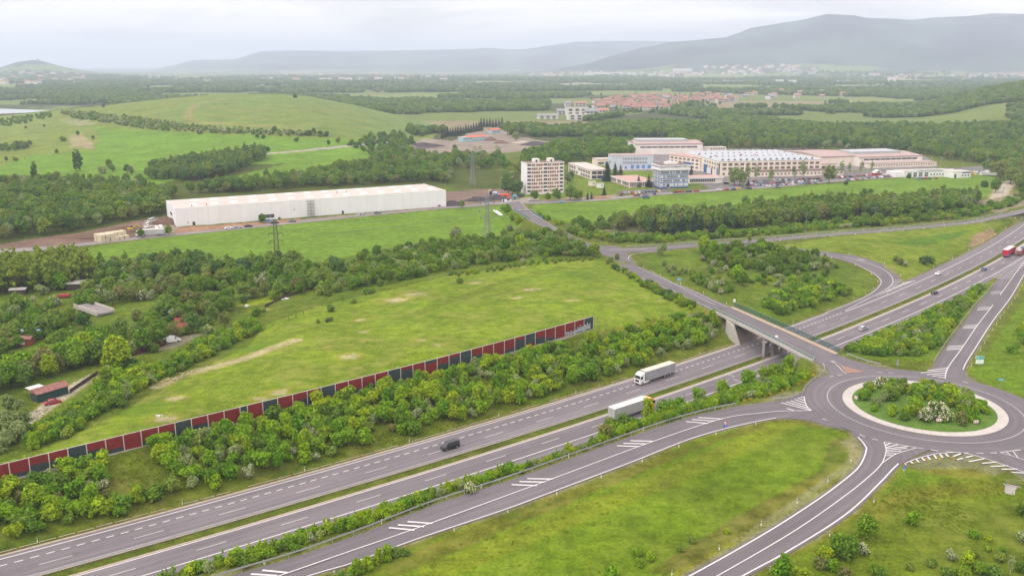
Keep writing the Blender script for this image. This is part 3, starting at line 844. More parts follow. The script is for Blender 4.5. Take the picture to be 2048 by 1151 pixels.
A_LOOP, A_AUX1 = aof(1687,622), aof(1676,626)
stripe('edge_line', mline(O_FE, a1=A_LOOP - 4),0.26, motorway_far)
stripe('edge_line', mline(O_FD, a0=A_LOOP),0.26, motorway_far)
a = A0
while a < A_AUX1:
    stripe('lane_dash', mline(O_FD, a, a + 1.45, step=1.45)[:2],0.26, motorway_far); a += 2.62
a = aof(440.6,1031.8) - 16.4 * 6
while a < A1 - 10:
    for o, par, ph in (((O_FI + O_FD) / 2, motorway_far,0.0),(O_NI / 2, motorway,8.6)):
        stripe('lane_dash', mline(o, a + ph, a + ph + 5.6, step=2.8)[:3],0.15, par)
    a += 16.4
for pa, pb in [((1455,748),(1469,753)),((1466,757),(1477,762))]:
    stripe('check_mark',[(*P(*pa),0),(*P(*pb),0)],0.2, motorway)

paved = {}
for nm, rb, m, lift, name in [('AP_NW', AP_NW, A_RD,0.0, 'bridge_road'),('AP_SE', AP_SE, A_RD,-0.004, 'bridge_road'),('JN', JN, A_RD,0.004, 'junction_road'),('UP', UP, A_RD,0.008, 'upper_road'),
                              ('LOOP', LOOP, A_RD,0.012, 'loop_ramp'),('NE', NE, A_RD,0.012, 'slip_road'),('SOUTH', SOUTH, A_RD,-0.008, 'south_road'),('SWR', SWR, A_RD,-0.012, 'slip_road'),
                              ('EAST', EAST, A_RD,-0.016, 'east_road'),('IND', IND, A_OLD,0.0, 'estate_road')]:
    paved[nm] = tag(pave(name, rb[0], rb[1], m, lift), kind='structure')
def ring(r0, r1, z, n=96, uvs=False):
    v = []
    for k in range(n):
        an = 2 * math.pi * k / n
        v += [(RC[0] + r0 * math.cos(an), RC[1] + r0 * math.sin(an), z),(RC[0] + r1 * math.cos(an), RC[1] + r1 * math.sin(an), z)]
    f = [(2 * k,2 * k + 1,(2 * k + 3) % (2 * n),(2 * k + 2) % (2 * n)) for k in range(n)]
    return v, f
def build_roundabout():
    v, f = ring(R_AP - 0.6, R_OUT, ZR + 0.016)
    me = mesh('roundabout', v, f, A_RD)
    ul = me.uv_layers.new(name='UVMap'); vi = np.empty(len(me.loops), np.int32); me.loops.foreach_get('vertex_index', vi)
    uv = np.array([((k % 2) * 10.0,(k // 2) * 1.5) for k in range(len(v))]); ul.data.foreach_set('uv', uv[vi].astype(np.float32).ravel())
    r = tag(obj('roundabout', me), kind='structure')
    v, f = ring(R_LINE - 0.09, R_LINE + 0.09, ZR + 0.05); obj('circle_line', mesh('circle_line', v, f, PAINT2), r)
    # raised apron with its kerbs, one slab after the other
    n = 60
    for k in range(n):
        a0, a1 = 2 * math.pi * k / n + 0.0012,2 * math.pi * (k + 1) / n - 0.0012
        b = MB(); vv = []
        for zz in (ZR - 0.2, ZR + 0.12 + RNG.uniform(-.004,.004)):
            for rr, aa in ((R_IN, a0),(R_AP, a0),(R_AP, a1),(R_IN, a1)):
                vv.append((RC[0] + rr * math.cos(aa), RC[1] + rr * math.sin(aa), zz))
        b.add(vv,[(0,3,2,1),(4,5,6,7),(0,1,5,4),(1,2,6,5),(2,3,7,6),(3,0,4,7)])
        b.build('apron_slab', CONC_L, r)
    # planted island, domed
    v = [(RC[0], RC[1], ZR + 1.0)]; f = []
    rad = [3,7,11,14, R_IN]; hh = [0.97,0.85,0.62,0.35,0.14]
    for rr, h_ in zip(rad, hh):
        for k in range(48):
            an = 2 * math.pi * k / 48
            v.append((RC[0] + rr * math.cos(an), RC[1] + rr * math.sin(an), ZR + h_ + RNG.uniform(-.05,.05) * (rr < 15)))
    f += [(0,1 + k,1 + (k + 1) % 48) for k in range(48)]
    for j in range(4):
        for k in range(48): f.append((1 + j * 48 + k,1 + (j + 1) * 48 + k,1 + (j + 1) * 48 + (k + 1) % 48,1 + j * 48 + (k + 1) % 48))
    tag(obj('roundabout_island', mesh('roundabout_island', v, f, mat('island_grass',(0.085,0.155,0.024),0.95,0.1, var=0.28, scale=0.6, var2=0.25, scale2=3), True)), kind='structure')
    return r
roundabout = build_roundabout()
def gzi(x, y):
    """ground height, the planted island included"""
    r = math.hypot(x - RC[0], y - RC[1])
    if r < R_IN: return ZR + float(np.interp(r,[0,3,7,11,14,16],[1.0,.97,.85,.62,.35,.14]))
    return gz(x, y)

# ------------------------------------------------------------------ painted lines of the ramps
def road_line(name, pix, w, parent, m=None, lift=0.10, sub=5):
    p = [on_road(*q) for q in pix]
    p = catmull(p, sub) if len(p) > 2 else np.array(p)
    return stripe(name, p, w, parent, m, lift)
def edge_lines(rb, parent, d=0.45, w=0.22, sides='LR', i0=0, i1=None):
    A, B = rb
    t = (B - A); t[:,2] = 0; t = t / np.linalg.norm(t, axis=1, keepdims=True)
    if 'L' in sides: stripe('edge_line',(A + t * d)[i0:i1], w, parent, lift=0.06)
    if 'R' in sides: stripe('edge_line',(B - t * d)[i0:i1], w, parent, lift=0.045)
edge_lines(SWR, paved['SWR'],0.35,0.24, 'R',0,-6)
road_line('edge_line',[(500,1170),(561.7,1150),(700,1102),(865,1044.7),(1103,957.8),(1304.8,883),(1445,837),(1521.8,825.7),(1563.5,822),(1622,821)],0.24, paved['SWR'])
BARS_SW = [[(502,1147.6),(554,1151)],[(524.6,1140),(575,1145)],[(778,1055),(829,1060)],[(796,1049.5),(848,1053)],[(815,1043),(865,1046.5)],[(1023,969),(1074,971)],[(1039,963),(1089,964)],[(1054.5,957),(1105,958)],
           [(1234,891.4),(1279,893)],[(1247,886.6),(1293,887.6)],[(1261,881.3),(1305,882.4)],[(1372,843),(1416,846.6)],[(1384.5,839),(1430,842)],[(1396.7,835),(1445,838)]]
T2 = lambda x, y: (1400 + x / 5.115,600 + y / 5.115)
T3 = lambda x, y: (1648 + x / 5.115,600 + y / 5.115)
T4 = lambda x, y: (1648 + x / 5.115,800 + y / 5.115)
T6 = lambda x, y: (1648 + x / 5.115,440 + y / 5.115)
T5 = lambda x, y: (1100 + x / 5.115,440 + y / 5.115)
for a_, b_ in BARS_SW: road_line('hatch_bar',[a_, b_],0.5, paved['SWR'])
for a_, b_ in zip([(830,1050),(880,1040),(925,1030),(965,1015),(1000,1000),(1030,990),(885,1108)],[(1140,1130),(1105,1105),(1085,1080),(1077,1055),(1070,1030),(1062,1000),(960,1130)]):
    road_line('hatch_bar',[T2(*a_), T2(*b_)],0.42, paved['SWR'])
road_line('edge_line',[T2(1066,985), T2(1072,1030), T2(1095,1090), T2(1142,1130)],0.24, roundabout)
edge_lines(NE, paved['NE'],0.4,0.24, 'R',3)
road_line('edge_line',[(1890,757),(1896,735),(1925.6,693.8),(1953,652.8),(1980,617.6),(2003.8,584.7),(2048,524),(2080,488)],0.24, paved['NE'])
for a_, b_ in [((1892.4,699.7),(1920.7,697.8)),((1894,696),(1924.6,694.8)),((1896.3,692.9),(1926.6,691.3)),((1925.6,656.7),(1952,656)),((1926.6,654),(1954,653)),((1929.5,651.4),(1955,650.6)),
               ((1954,620),(1978.4,619)),((1955,617.6),(1979.4,616.8)),((1957,615),(1981.3,614.3)),((1980.4,587),(2002.8,586.2)),((1981.3,583.7),(2004.8,582.7))]:
    road_line('hatch_bar',[a_, b_],0.5, paved['NE'])
for a_, b_ in zip([(1060,722),(990,745),(1050,765),(1110,778),(1170,790)],[(1272,695),(1265,718),(1258,742),(1252,765),(1248,792)]):
    road_line('hatch_bar',[T3(*a_), T3(*b_)],0.42, paved['NE'])
# painted noses where slip roads meet the motorway
def gore(nose, tipA, tipB, n, parent, w=0.45, skew=0.0):
    for k in range(n):
        t = (k + 0.5) / n
        p = [nose[j] * 1.0 for j in (0,1)]
        a_ = (nose[0] + (tipA[0] - nose[0]) * t, nose[1] + (tipA[1] - nose[1]) * t)
        b_ = (nose[0] + (tipB[0] - nose[0]) * t, nose[1] + (tipB[1] - nose[1]) * t)
        if t > 0.12: road_line('hatch_bar',[a_, b_], w, parent)
for k in range(12):
    t = k / 11
    road_line('hatch_bar',[(1758 + (1830 - 1758) * t,592 + (562 - 592) * t),(1752 + (1806 - 1752) * t,592 + (566 - 592) * t)],0.5, paved['LOOP'], PAINT,0.16)
for k in range(7):
    t = k / 6
    road_line('hatch_bar',[(1790 - 18 * t,561 + 20 * t),(1804 - 22 * t,561 + 20 * t)],0.45, paved['LOOP'], PAINT,0.16)
road_line('edge_line',[(1690,621),(1735,598),(1770,580),(1785,566),(1783,553),(1768,540),(1740,528),(1700,517),(1648,507)],0.24, paved['LOOP'])
edge_lines(LOOP, paved['LOOP'],0.4,0.22, 'R',12)
for k in range(20):
    t = k / 19
    road_line('hatch_bar',[(1982 + (2052 - 1982) * t,552.5 + (508 - 552.5) * t),(1998 + (2062 - 1998) * t,557 + (508 - 557) * t)],0.45, motorway, PAINT,0.16)
for k in range(12):
    t = k / 11
    road_line('hatch_bar',[(2000 + 54 * t,557 - 42 * t),(2022 + 48 * t,557 - 46 * t)],0.5, paved['NE'], PAINT,0.16)
for a_, b_ in [((1715,517),(1722,520)),((1720,518),(1727,521)),((1725,519),(1732,522))]: road_line('hatch_bar',[a_, b_],0.4, paved['LOOP'], PAINT2)
# south road
edge_lines(SOUTH, paved['SOUTH'],0.55,0.30, 'L',1)
edge_lines(SOUTH, paved['SOUTH'],0.55,0.30, 'R',4)
road_line('centre_line',[(1330,1205),(1435,1151),(1591,1060),(1695.6,987),(1747.7,944),(1765,925)],0.22, paved['SOUTH'])
for q in ([(615,428),(635,520),(600,640)],[(615,428),(800,462),(1020,500)],[(600,640),(740,550),(940,490)]): road_line('edge_line',[T4(*p) for p in q],0.2, roundabout)
for k,(a_, b_) in enumerate([((630,462),(680,440)),((632,485),(760,455)),((634,497),(860,475)),((636,515),(850,492)),((638,532),(790,520)),((640,550),(740,548)),((638,568),(700,568))]): road_line('hatch_bar',[T4(*a_), T4(*b_)],0.34, roundabout)
# east approach with its broad painted margin
road_line('edge_line',[T4(*p) for p in ((840,640),(980,590),(1120,555),(1250,540),(1430,543),(1640,595),(1860,670),(2046,735))],0.2, roundabout)
for a_, b_ in [((885,628),(908,648)),((940,605),(970,635)),((1000,590),(1030,620)),((1060,575),(1085,610)),((1125,562),(1150,600)),((1185,552),(1215,590)),((1240,545),(1275,580)),((1400,547),(1320,577)),((1520,570),(1360,610)),((1640,600),(1480,630)),((1770,633),(1615,648)),((1880,670),(1705,680)),((1980,705),(1820,708)),((2060,745),(1920,740))]:
    road_line('hatch_bar',[T4(*a_), T4(*b_)],0.4, roundabout)
for a_, b_ in [((360,352),(420,376)),((490,395),(550,410)),((1090,510),(1170,522)),((1250,528),(1320,534)),((1400,540),(1480,543)),((1560,544),(1630,546)),((1700,542),(1770,541)),((1950,520),(2010,508)),((-20,190),(30,205))]: road_line('give_way_dash',[T4(*a_), T4(*b_)],0.25, roundabout)
for q in ([(1800,537),(1920,520),(1980,510)],[(1800,537),(1920,570),(2046,612)],[(1930,520),(1985,590)],[(1870,532),(1910,566)]): road_line('edge_line',[T4(*p) for p in q],0.2, roundabout)
for a_, b_ in [((55,786),(95,778)),((135,770),(185,764)),((540,738),(600,742)),((655,742),(715,746)),((1420,832),(1475,850))]: road_line('give_way_dash',[T3(*a_), T3(*b_)],0.22, roundabout)
# bridge road
road_line('centre_line',[(1300,541),(1340,563),(1390,590),(1430,610)],0.15, paved['AP_NW'])
edge_lines(AP_NW, paved['AP_NW'],0.8,0.15, 'LR',2)
road_line('edge_line',[T3(-60,575), T3(60,625), T3(130,665), T3(190,725), T3(232,752)],0.2, paved['AP_SE'])
road_line('edge_line',[T3(-60,575), T3(80,622), T3(140,645)],0.2, paved['AP_SE'])
for a_, b_ in [((75,632),(105,628)),((95,645),(125,640))]: road_line('hatch_bar',[T3(*a_), T3(*b_)],0.35, paved['AP_SE'])
# raised brick island before the roundabout
def tri_island():
    q = [on_road(*T3(*p)) for p in ((142,655),(236,748),(412,737),(250,690))]
    z = q[0][2]
    b = MB(); b.prism([(p[0], p[1]) for p in q], 'z', z - 0.2, z + 0.13)
    r = tag(b.build('traffic_island', mat('red_paving',(0.27,0.165,0.135),0.85,0.2, var=0.2, scale=1.2), None), kind='structure')
tri_island()
# junction lines
road_line('centre_line',[T5(610,307), T5(800,304), T5(1000,298)],0.35, paved['UP'], PAINT2)
road_line('centre_line',[T5(610,300), T5(800,297), T5(1080,288), T5(1430,262)],0.3, paved['UP'], PAINT2)
road_line('edge_line',[T5(800,402), T5(808,378), T5(860,348), T5(1000,332), T5(1090,322)],0.25, paved['JN'])
edge_lines(UP, paved['UP'],0.5,0.18, 'LR',25)
edge_lines(JN, paved['JN'],0.5,0.16, 'LR',24)
stripe('centre_line',((UP[0] + UP[1]) / 2)[24:],0.16, paved['UP'], lift=0.045)
stripe('centre_line',((JN[0] + JN[1]) / 2)[24:-8],0.14, paved['JN'], PAINT2, lift=0.045)
# ------------------------------------------------------------------ noise barrier
RED = mat('barrier_red',(0.195,0.024,0.022),0.75,0.2, var=0.16, scale=0.5, var2=0.10, scale2=4)
GRN = mat('barrier_green',(0.040,0.058,0.058),0.75,0.2, var=0.16, scale=0.5, var2=0.10, scale2=4)
POSTM = mat('barrier_post',(0.50,0.46,0.45),0.6,0.3, var=0.1)
def build_barrier():
    tops = [(96.6,909),(172,889),(210,879.6),(245.7,870),(281,861),(315.6,851.8),(349,843),(382,834.4),(415,825.7),(447.7,817),(479.7,810),(494.6,806),(524.8,798),(554.7,790.6),(584.6,784),(613.8,775),(641.6,768),(669.8,762)]
    t5 = [67,143,217,290,360,430,500,568,633,697,762,825,887,947,1007,1065,1124,1180,1237,1293,1346,1400]
    xs = [16.7,57,96.6,135] + [t[0] for t in tops[1:]] + [696.2] + [700 + v / 2.877 for v in t5]
    bars = ['RRRG', 'RRGG', 'RRGG', 'GGGG', 'RRGG', 'RRRG', 'RRRR', 'RRRG', 'RRGG', 'GGGG', 'RRGG', 'RRRG', 'RRRR', 'GGGG', 'RRRR', 'GGGG', 'RRRR', 'RRGG', 'RGGG', 'GGGR', 'RRGG', 'RRRG',
            'RRRG', 'RRGG', 'GGGG', 'RGGG', 'RRRG', 'GRRR', 'RRGG', 'RGGG', 'GGGG', 'RRGG', 'RRRG', 'RRRR', 'RRRG', 'RGGG', 'GGGR', 'RRGG', 'RRRG', 'RRRR', 'RRRR', 'RRGG', 'GGGG']
    base = np.array([P(*q,5.0) for q in [(213,913.7),(352.5,876.8),(643,799.7),(750,776),(987.5,708.5),(1186.6,665.7)]])
    aa, oo = mw_inv(base); c = np.polyfit(aa, oo,1)
    a = np.linspace(aa[0] - 60, aa[-1] + 8,400); x, y = mw(a, np.polyval(c, a))
    def ztop(xx, yy, pxy): rx, ry, rz = ray(*pxy); return CAMZ + rz * yy / ry
    zb = gzs(x, y)
    hh = np.interp(a,[aa[0], aa[-1]],[4.0,4.6])
    px, py = project(x, y, zb + hh)
    aw = np.interp(xs, px, a)
    aw = np.r_[aw[0] - 8.0, aw[0] - 4.0, aw]; bars = ['RGGG', 'RRRR'] + bars
    global BPOSTS
    root = empty('noise_barrier',(*[float(v) for v in mw(aw[-1], np.polyval(c, aw[-1]))],5.0),0, 'long noise barrier of dark red and dark green panels between pale posts', 'noise barrier')
    O = np.array(root.location)
    posts = []; zfit = np.polyfit(a, zb,4)
    for k in range(len(aw)):
        xx, yy = mw(aw[k], np.polyval(c, aw[k])); z0 = float(np.polyval(zfit, aw[k])); posts.append((float(xx), float(yy), z0, float(np.interp(aw[k], a, hh))))
    BPOSTS = [(p[0], p[1]) for p in posts][::-1]
    for k,(xx, yy, z0, h) in enumerate(posts):
        j = min(k, len(posts) - 2); d = math.atan2(posts[j + 1][1] - posts[j][1], posts[j + 1][0] - posts[j][0])
        MB().box(-.10,.10,-.12,.12,-1.0, h + 0.06).build('post', POSTM, root,(xx - O[0], yy - O[1], z0 - O[2]), d)
        if k == len(posts) - 1: break
        x2, y2, z2, h2 = posts[k + 1]
        w = math.hypot(x2 - xx, y2 - yy)
        z0m = min(z0, z2)
        loc = (xx - O[0], yy - O[1], z0m - O[2])
        MB().box(.11, w - .11,-.09,.09,-0.8,0.42).build('plinth', CONC_L, root, loc, d)
        top0, top1 = z0 + h - z0m, z2 + h2 - z0m
        n = len(bars[k])
        for j, ch in enumerate(bars[k]):
            f0, f1 = 1 - j / n,1 - (j + 1) / n
            zA0, zA1 = 0.43 + (top0 - 0.43) * f1,0.43 + (top0 - 0.43) * f0 - 0.02
            zB0, zB1 = 0.43 + (top1 - 0.43) * f1,0.43 + (top1 - 0.43) * f0 - 0.02
            b = MB(); x0, x1 = 0.105, w - 0.105
            # each cassette has a flat upper and a drawn-in lower lip
            v = []
            for sgn in (-1,1):
                for (za, zb_, dd) in ((zA0, zB0,.045),(zA0 + .1, zB0 + .1,.075),(zA1, zB1,.075)):
                    v += [(x0, sgn * dd, za),(x1, sgn * dd, zb_)]
            b.add(v,[(0,1,3,2),(2,3,5,4),(7,6,8,9),(9,8,10,11),(4,5,11,10),(1,0,6,7),(0,2,8,6),(2,4,10,8),(3,1,7,9),(5,3,9,11)])
            b.build('panel', RED if ch == 'R' else GRN, root, loc, d)
        MB().add([(0,-.08, top0 - .02),(w,-.08, top1 - .02),(w,.08, top1 - .02),(0,.08, top0 - .02),(0,-.08, top0 + .05),(w,-.08, top1 + .05),(w,.08, top1 + .05),(0,.08, top0 + .05)],
                 [(0,3,2,1),(4,5,6,7),(0,1,5,4),(1,2,6,5),(2,3,7,6),(3,0,4,7)]).build('cap', POSTM, root, loc, d)
    # silver spray-painted letters near the end post: outlined bubble shapes
    sil = mat('silver_spray',(0.42,0.43,0.50),0.5,0.4, var=0.25, scale=2.5); blk = mat('black_spray',(0.03,0.03,0.035),0.6,0.3, var=0.1)
    n = len(posts); r = random.Random(3)
    x0, y0, z0, h0 = posts[-4]; x1, y1, z1, h1 = posts[-1]
    d = math.atan2(y1 - y0, x1 - x0); W = math.hypot(x1 - x0, y1 - y0)
    L = [(0.25,0.9,0.5,1.5),(1.1,1.0,0.45,1.3),(2.2,1.0,0.4,1.5),(3.3,0.95,0.5,1.2),(4.3,1.1,0.45,1.5),(5.4,1.0,0.5,1.9),(6.3,1.2,0.55,2.2),(7.5,1.1,0.6,1.9),(8.5,1.2,0.55,2.2),(9.6,1.2,0.6,2.3),(10.7,0.9,0.6,2.1)]
    for k,(lx, lw, lz, lh) in enumerate(L):
        if lx + lw > W: continue
        for mm, dy, gr in ((blk,-.085,0.10),(sil,-.095,0.0)):
            b = MB(); pts = []
            for i in range(14):
                an = 2 * math.pi * i / 14; rr = 1 + 0.22 * math.sin(3 * an + k * 1.7) + 0.1 * math.sin(5 * an + k)
                pts.append((lx + lw / 2 + (lw / 2 + gr) * rr * math.cos(an) * .95, max(0.3, lz + lh / 2 + (lh / 2 + gr) * rr * math.sin(an) * .95)))
            v = [(p[0], dy, p[1]) for p in pts]; b.add(v,[tuple(range(14))])
            b.build('graffiti_letter', mm, root,(x0 - O[0], y0 - O[1],(z0 + z1) / 2 - O[2]), d)
        for i in range(2):
            b = MB(); ax, az = lx + lw * r.uniform(.3,.6), lz + lh * r.uniform(.25,.6)
            b.bar((ax,-.10, az),(ax + r.uniform(-.2,.25),-.10, az + lh * r.uniform(.2,.4)),.06,0,3); b.build('graffiti_stroke', blk, root,(x0 - O[0], y0 - O[1],(z0 + z1) / 2 - O[2]), d)
build_barrier()

# ------------------------------------------------------------------ road bridge over the motorway
STEEL = mat('galvanised_steel',(0.40,0.41,0.42),0.45,0.5,0.35, var=0.10, scale=1.5)
STEEL_G = mat('green_steel',(0.10,0.19,0.18),0.5,0.4, var=0.1)
DARK = mat('dark_metal',(0.045,0.045,0.05),0.5,0.4, var=0.05)
def glassy(name, col, alpha):
    m = mat(name, col,0.15,0.5, var=0.05, alpha=alpha); return m
SCREEN = glassy('green_screen',(0.016,0.085,0.078),0.55)
SCREEN2 = glassy('grey_green_mesh',(0.20,0.27,0.25),0.62)
def off_edge(A, B, d):
    t = B - A; t = t.copy(); t[:,2] = 0; t /= np.linalg.norm(t, axis=1, keepdims=True); return t * d
def loft(sections, closed=True):
    """sections: list of equal-length point rings"""
    n = len(sections[0]); v = [tuple(p) for s in sections for p in s]; f = []
    for i in range(len(sections) - 1):
        for k in range(n if closed else n - 1):
            f.append((i * n + k, i * n + (k + 1) % n,(i + 1) * n + (k + 1) % n,(i + 1) * n + k))
    if closed: f += [tuple(range(n - 1,-1,-1)), tuple(range((len(sections) - 1) * n, len(sections) * n))]
    return v, f
def build_bridge():
    A, B = DECK
    t = off_edge(A, B,1.0)
    root = empty('road_bridge',(float((A[0] + B[0])[0] / 2), float((A[0] + B[0])[1] / 2),0.0),0, 'concrete road bridge with green side screens crossing the motorway', 'bridge')
    O = np.array(root.location)
    def sec(dw, de, z0, z1):
        return [[tuple(a - tt * dw + (0,0, z0) - O), tuple(b + tt * de + (0,0, z0) - O), tuple(b + tt * de + (0,0, z1) - O), tuple(a - tt * dw + (0,0, z1) - O)] for a, b, tt in zip(A, B, t)]
    def part(name, secs, m): v, f = loft(secs); return obj(name, mesh(name, v, f, m), root)
    part('deck_slab', sec(0.35,1.15,-0.75,-0.05), CONC)
    part('girder', sec(-1.4,-0.6,-1.45,-0.76), CONC)
    pave('carriageway', A + t * 0.9 - O, B - t * 0.5 - O, A_RD,0.02,0.06, root)
    def one(side, d0, d1, z0, z1):
        r = []
        for a, b, tt in zip(A, B, t):
            e, s = (a,-1) if side == 'W' else (b,1)
            p, q = e + tt * s * d0, e + tt * s * d1
            r.append([tuple(p + (0,0, z0) - O), tuple(q + (0,0, z0) - O), tuple(q + (0,0, z1) - O), tuple(p + (0,0, z1) - O)])
        return r
    part('edge_beam', one('W',-0.9,0.42,-0.55,0.20), CONC_L)
    part('edge_beam', one('E',-0.5,1.22,-0.55,0.20), mat('sandy_concrete',(0.40,0.31,0.23),0.85,0.2, var=0.15, scale=0.6))
    # steel railing with mesh on the near side, tall green screen on the far side
    for side, e0, h, mm, gap in (('W',0.25,1.15, SCREEN2,0.12),('E',0.95,1.75, SCREEN,0.05)):
        line = np.array([(a - tt * e0) if side == 'W' else (b + tt * e0) for a, b, tt in zip(A, B, t)])
        if side == 'E': line = np.vstack([line, line[-1] + (line[-1] - line[-2]) * 0.5])
        L = seg(line,30)
        for k in range(len(L)):
            p = L[k] - O
            MB().box(-.04,.04,-.04,.04,0.2, h + .22).build('railing_post', STEEL_G, root, tuple(p))
            if k < len(L) - 1:
                q = L[k + 1] - O
                b = MB(); b.add([tuple(p + (0,0,.2 + gap)), tuple(q + (0,0,.2 + gap)), tuple(q + (0,0, h + .15)), tuple(p + (0,0, h + .15))],[(0,1,2,3)])
                b.build('screen_panel', mm, root)
                MB().bar(p + (0,0, h + .2), q + (0,0, h + .2),.05).build('handrail', STEEL_G if side == 'E' else STEEL, root)
    # crash barrier inside the near railing
    line = np.array([a + tt * 0.75 for a, tt in zip(A, t)]); L = seg(line,28)
    for k in range(len(L)):
        p = L[k] - O
        MB().box(-.05,.05,-.05,.05,0.0,.8).build('barrier_post', DARK, root, tuple(p))
        if k < 27: MB().bar(p + (0,0,.74), L[k + 1] - O + (0,0,.74),.13).build('barrier_beam', STEEL, root)
    # pier walls in the central reserve
    n = len(A); mid = (A + B) / 2
    am, om = mw_inv(mid[:, :2])
    ip = int(np.argmin(np.abs(om - 9.0)))
    dirw = math.atan2(*(t[ip,1::-1]))
    w = np.linalg.norm((B - A)[ip, :2])
    c_ = mid[ip] - O
    mwd = np.array([mw(am[ip] + 1,9.0)[0] - mw(am[ip],9.0)[0], mw(am[ip] + 1,9.0)[1] - mw(am[ip],9.0)[1]]); ang = math.atan2(mwd[1], mwd[0])
    for k in range(3):
        s = (k - 1) * w * 0.38
        MB().box(-1.25,1.25,-.45,.45,-0.4,5.4 - .05, tx=.1, ty=.02).build('pier', CONC, root,(c_[0] + math.cos(dirw) * s, c_[1] + math.sin(dirw) * s,0), ang)
    MB().box(-w * .62, w * .62,-.6,.6,5.0,5.4).build('pier_cap', CONC, root,(c_[0], c_[1],0), ang)
    # abutments
    for far in (1,0):
        tgt = np.polyval(O_FE,40) + 3.2 if far else -3.6
        aw_, ow_ = mw_inv(A[:, :2]); ae_, oe_ = mw_inv(B[:, :2])
        def cross(o_, E):
            k = np.argsort(o_); return np.array([np.interp(tgt, o_[k], E[k, c]) for c in range(2)])
        pw, pe = cross(ow_, A), cross(oe_, B)
        tt = pe - pw; wd = np.linalg.norm(tt); tt /= wd
        pw = pw - tt * 0.30; pe = pe + tt * 1.05
        back = (A[0] + B[0] - A[-1] - B[-1])[:2]; back /= np.linalg.norm(back); back = back if far else -back
        ln = 5.0 if far else 8.0
        q = [pw, pe, pe + back * ln, pw + back * ln]
        if far: q = q[::-1]
        MB().prism([(p[0] - O[0], p[1] - O[1]) for p in (q if far else q[::-1])], 'z',-1.0,6.02).build('abutment', CONC, root)
        # sloping concrete beside the abutment, down to the carriageway
        s0 = pw - tt * 0.2; f = -back
        v = [(*(pw - O[:2]),5.4),(*(pw + back * 4.5 - O[:2]),6.2),(*(pw - tt * 0.7 + back * 4.5 - O[:2]),6.2),(*(pw - tt * 0.7 - O[:2]),5.2),
             (*(pw + f * 4.2 - O[:2]),0.15),(*(pw - tt * 0.7 + f * 4.2 - O[:2]),0.15)]
        v2 = [(x, y,-0.8) for x, y, z in v]
        fc = [(0,1,2,3),(0,3,5,4)]; b = MB(); b.add(v + v2, fc + [(6,9,8,7),(6,10,11,9),(0,4,10,6),(4,5,11,10),(5,3,9,11),(3,2,8,9),(2,1,7,8),(1,0,6,7)])
        if far: b.build('wing_kerb', CONC_L, root)
        pv = [(*(pw - O[:2]),4.6),(*(pe - O[:2]),4.6),(*(pe + f * 3.6 - O[:2]),0.12),(*(pw + f * 3.6 - O[:2]),0.12)]
        if far: MB().add(pv,[(0,1,2,3)]).build('slope_paving', mat('dirty_paving',(0.17,0.14,0.12),0.9,0.1, var=0.2, scale=1.0), root)
    # oval plate on the railing
    k = int(len(A) * .62); p = A[k] + t[k] * .72 - O
    b = MB()
    b.add([(0,.55 * math.cos(x),1.15 + .45 * math.sin(x)) for x in np.linspace(0,6.283,12, endpoint=False)] + [(.05,.55 * math.cos(x),1.15 + .45 * math.sin(x)) for x in np.linspace(0,6.283,12, endpoint=False)],[tuple(range(12)), tuple(range(23,11,-1))] + [(i,(i + 1) % 12,12 + (i + 1) % 12,12 + i) for i in range(12)])
    b.build('sign_plate', mat('sign_white',(0.75,0.75,0.75),0.4,0.3, var=0.05), root, tuple(p), dirw + 1.0)
build_bridge()

# the smaller bridge on the road to the estate
def build_bridge2():
    A, B = JN; k0, k1 = 38,56
    A = A[k0:k1]; B = B[k0:k1]; t = off_edge(A, B,1.0)
    O = np.array([*((A[0] + B[0])[:2] / 2),0.0])
    root = empty('road_bridge', tuple(O),0, 'short road bridge with blue green parapets on the road to the tower block', 'bridge')
    def sec(dw, de, z0, z1): return [[tuple(a - tt * dw + (0,0, z0) - O), tuple(b + tt * de + (0,0, z0) - O), tuple(b + tt * de + (0,0, z1) - O), tuple(a - tt * dw + (0,0, z1) - O)] for a, b, tt in zip(A, B, t)]
    v, f = loft(sec(.5,.5,-1.1,-.06)); obj('deck_slab', mesh('deck_slab', v, f, CONC_L), root)
    for side in 'WE':
        line = np.array([(a - tt * .35) if side == 'W' else (b + tt * .35) for a, b, tt in zip(A, B, t)]); L = seg(line,14)
        for k in range(13):
            p, q = L[k] - O, L[k + 1] - O
            MB().add([tuple(p + (0,0,.0)), tuple(q + (0,0,.0)), tuple(q + (0,0,1.1)), tuple(p + (0,0,1.1)), *[tuple(r_ + np.array((*(t[0, :2] * .12), z_))) for r_, z_ in ((p,0),(q,0),(q,1.1),(p,1.1))]],
                     [(0,1,2,3),(7,6,5,4),(3,2,6,7),(0,3,7,4),(1,5,6,2),(0,4,5,1)]).build('parapet_panel', mat('parapet_blue',(0.10,0.20,0.22),0.5,0.3, var=0.1), root)
    for k in (2, len(A) - 4):
        m = (A[k] + B[k]) / 2 - O; d = math.atan2(t[k,1], t[k,0])
        MB().box(-4.2,4.2,-.8,.8,-1.5,4.9).build('pier', CONC, root,(m[0], m[1],0), d)
build_bridge2()

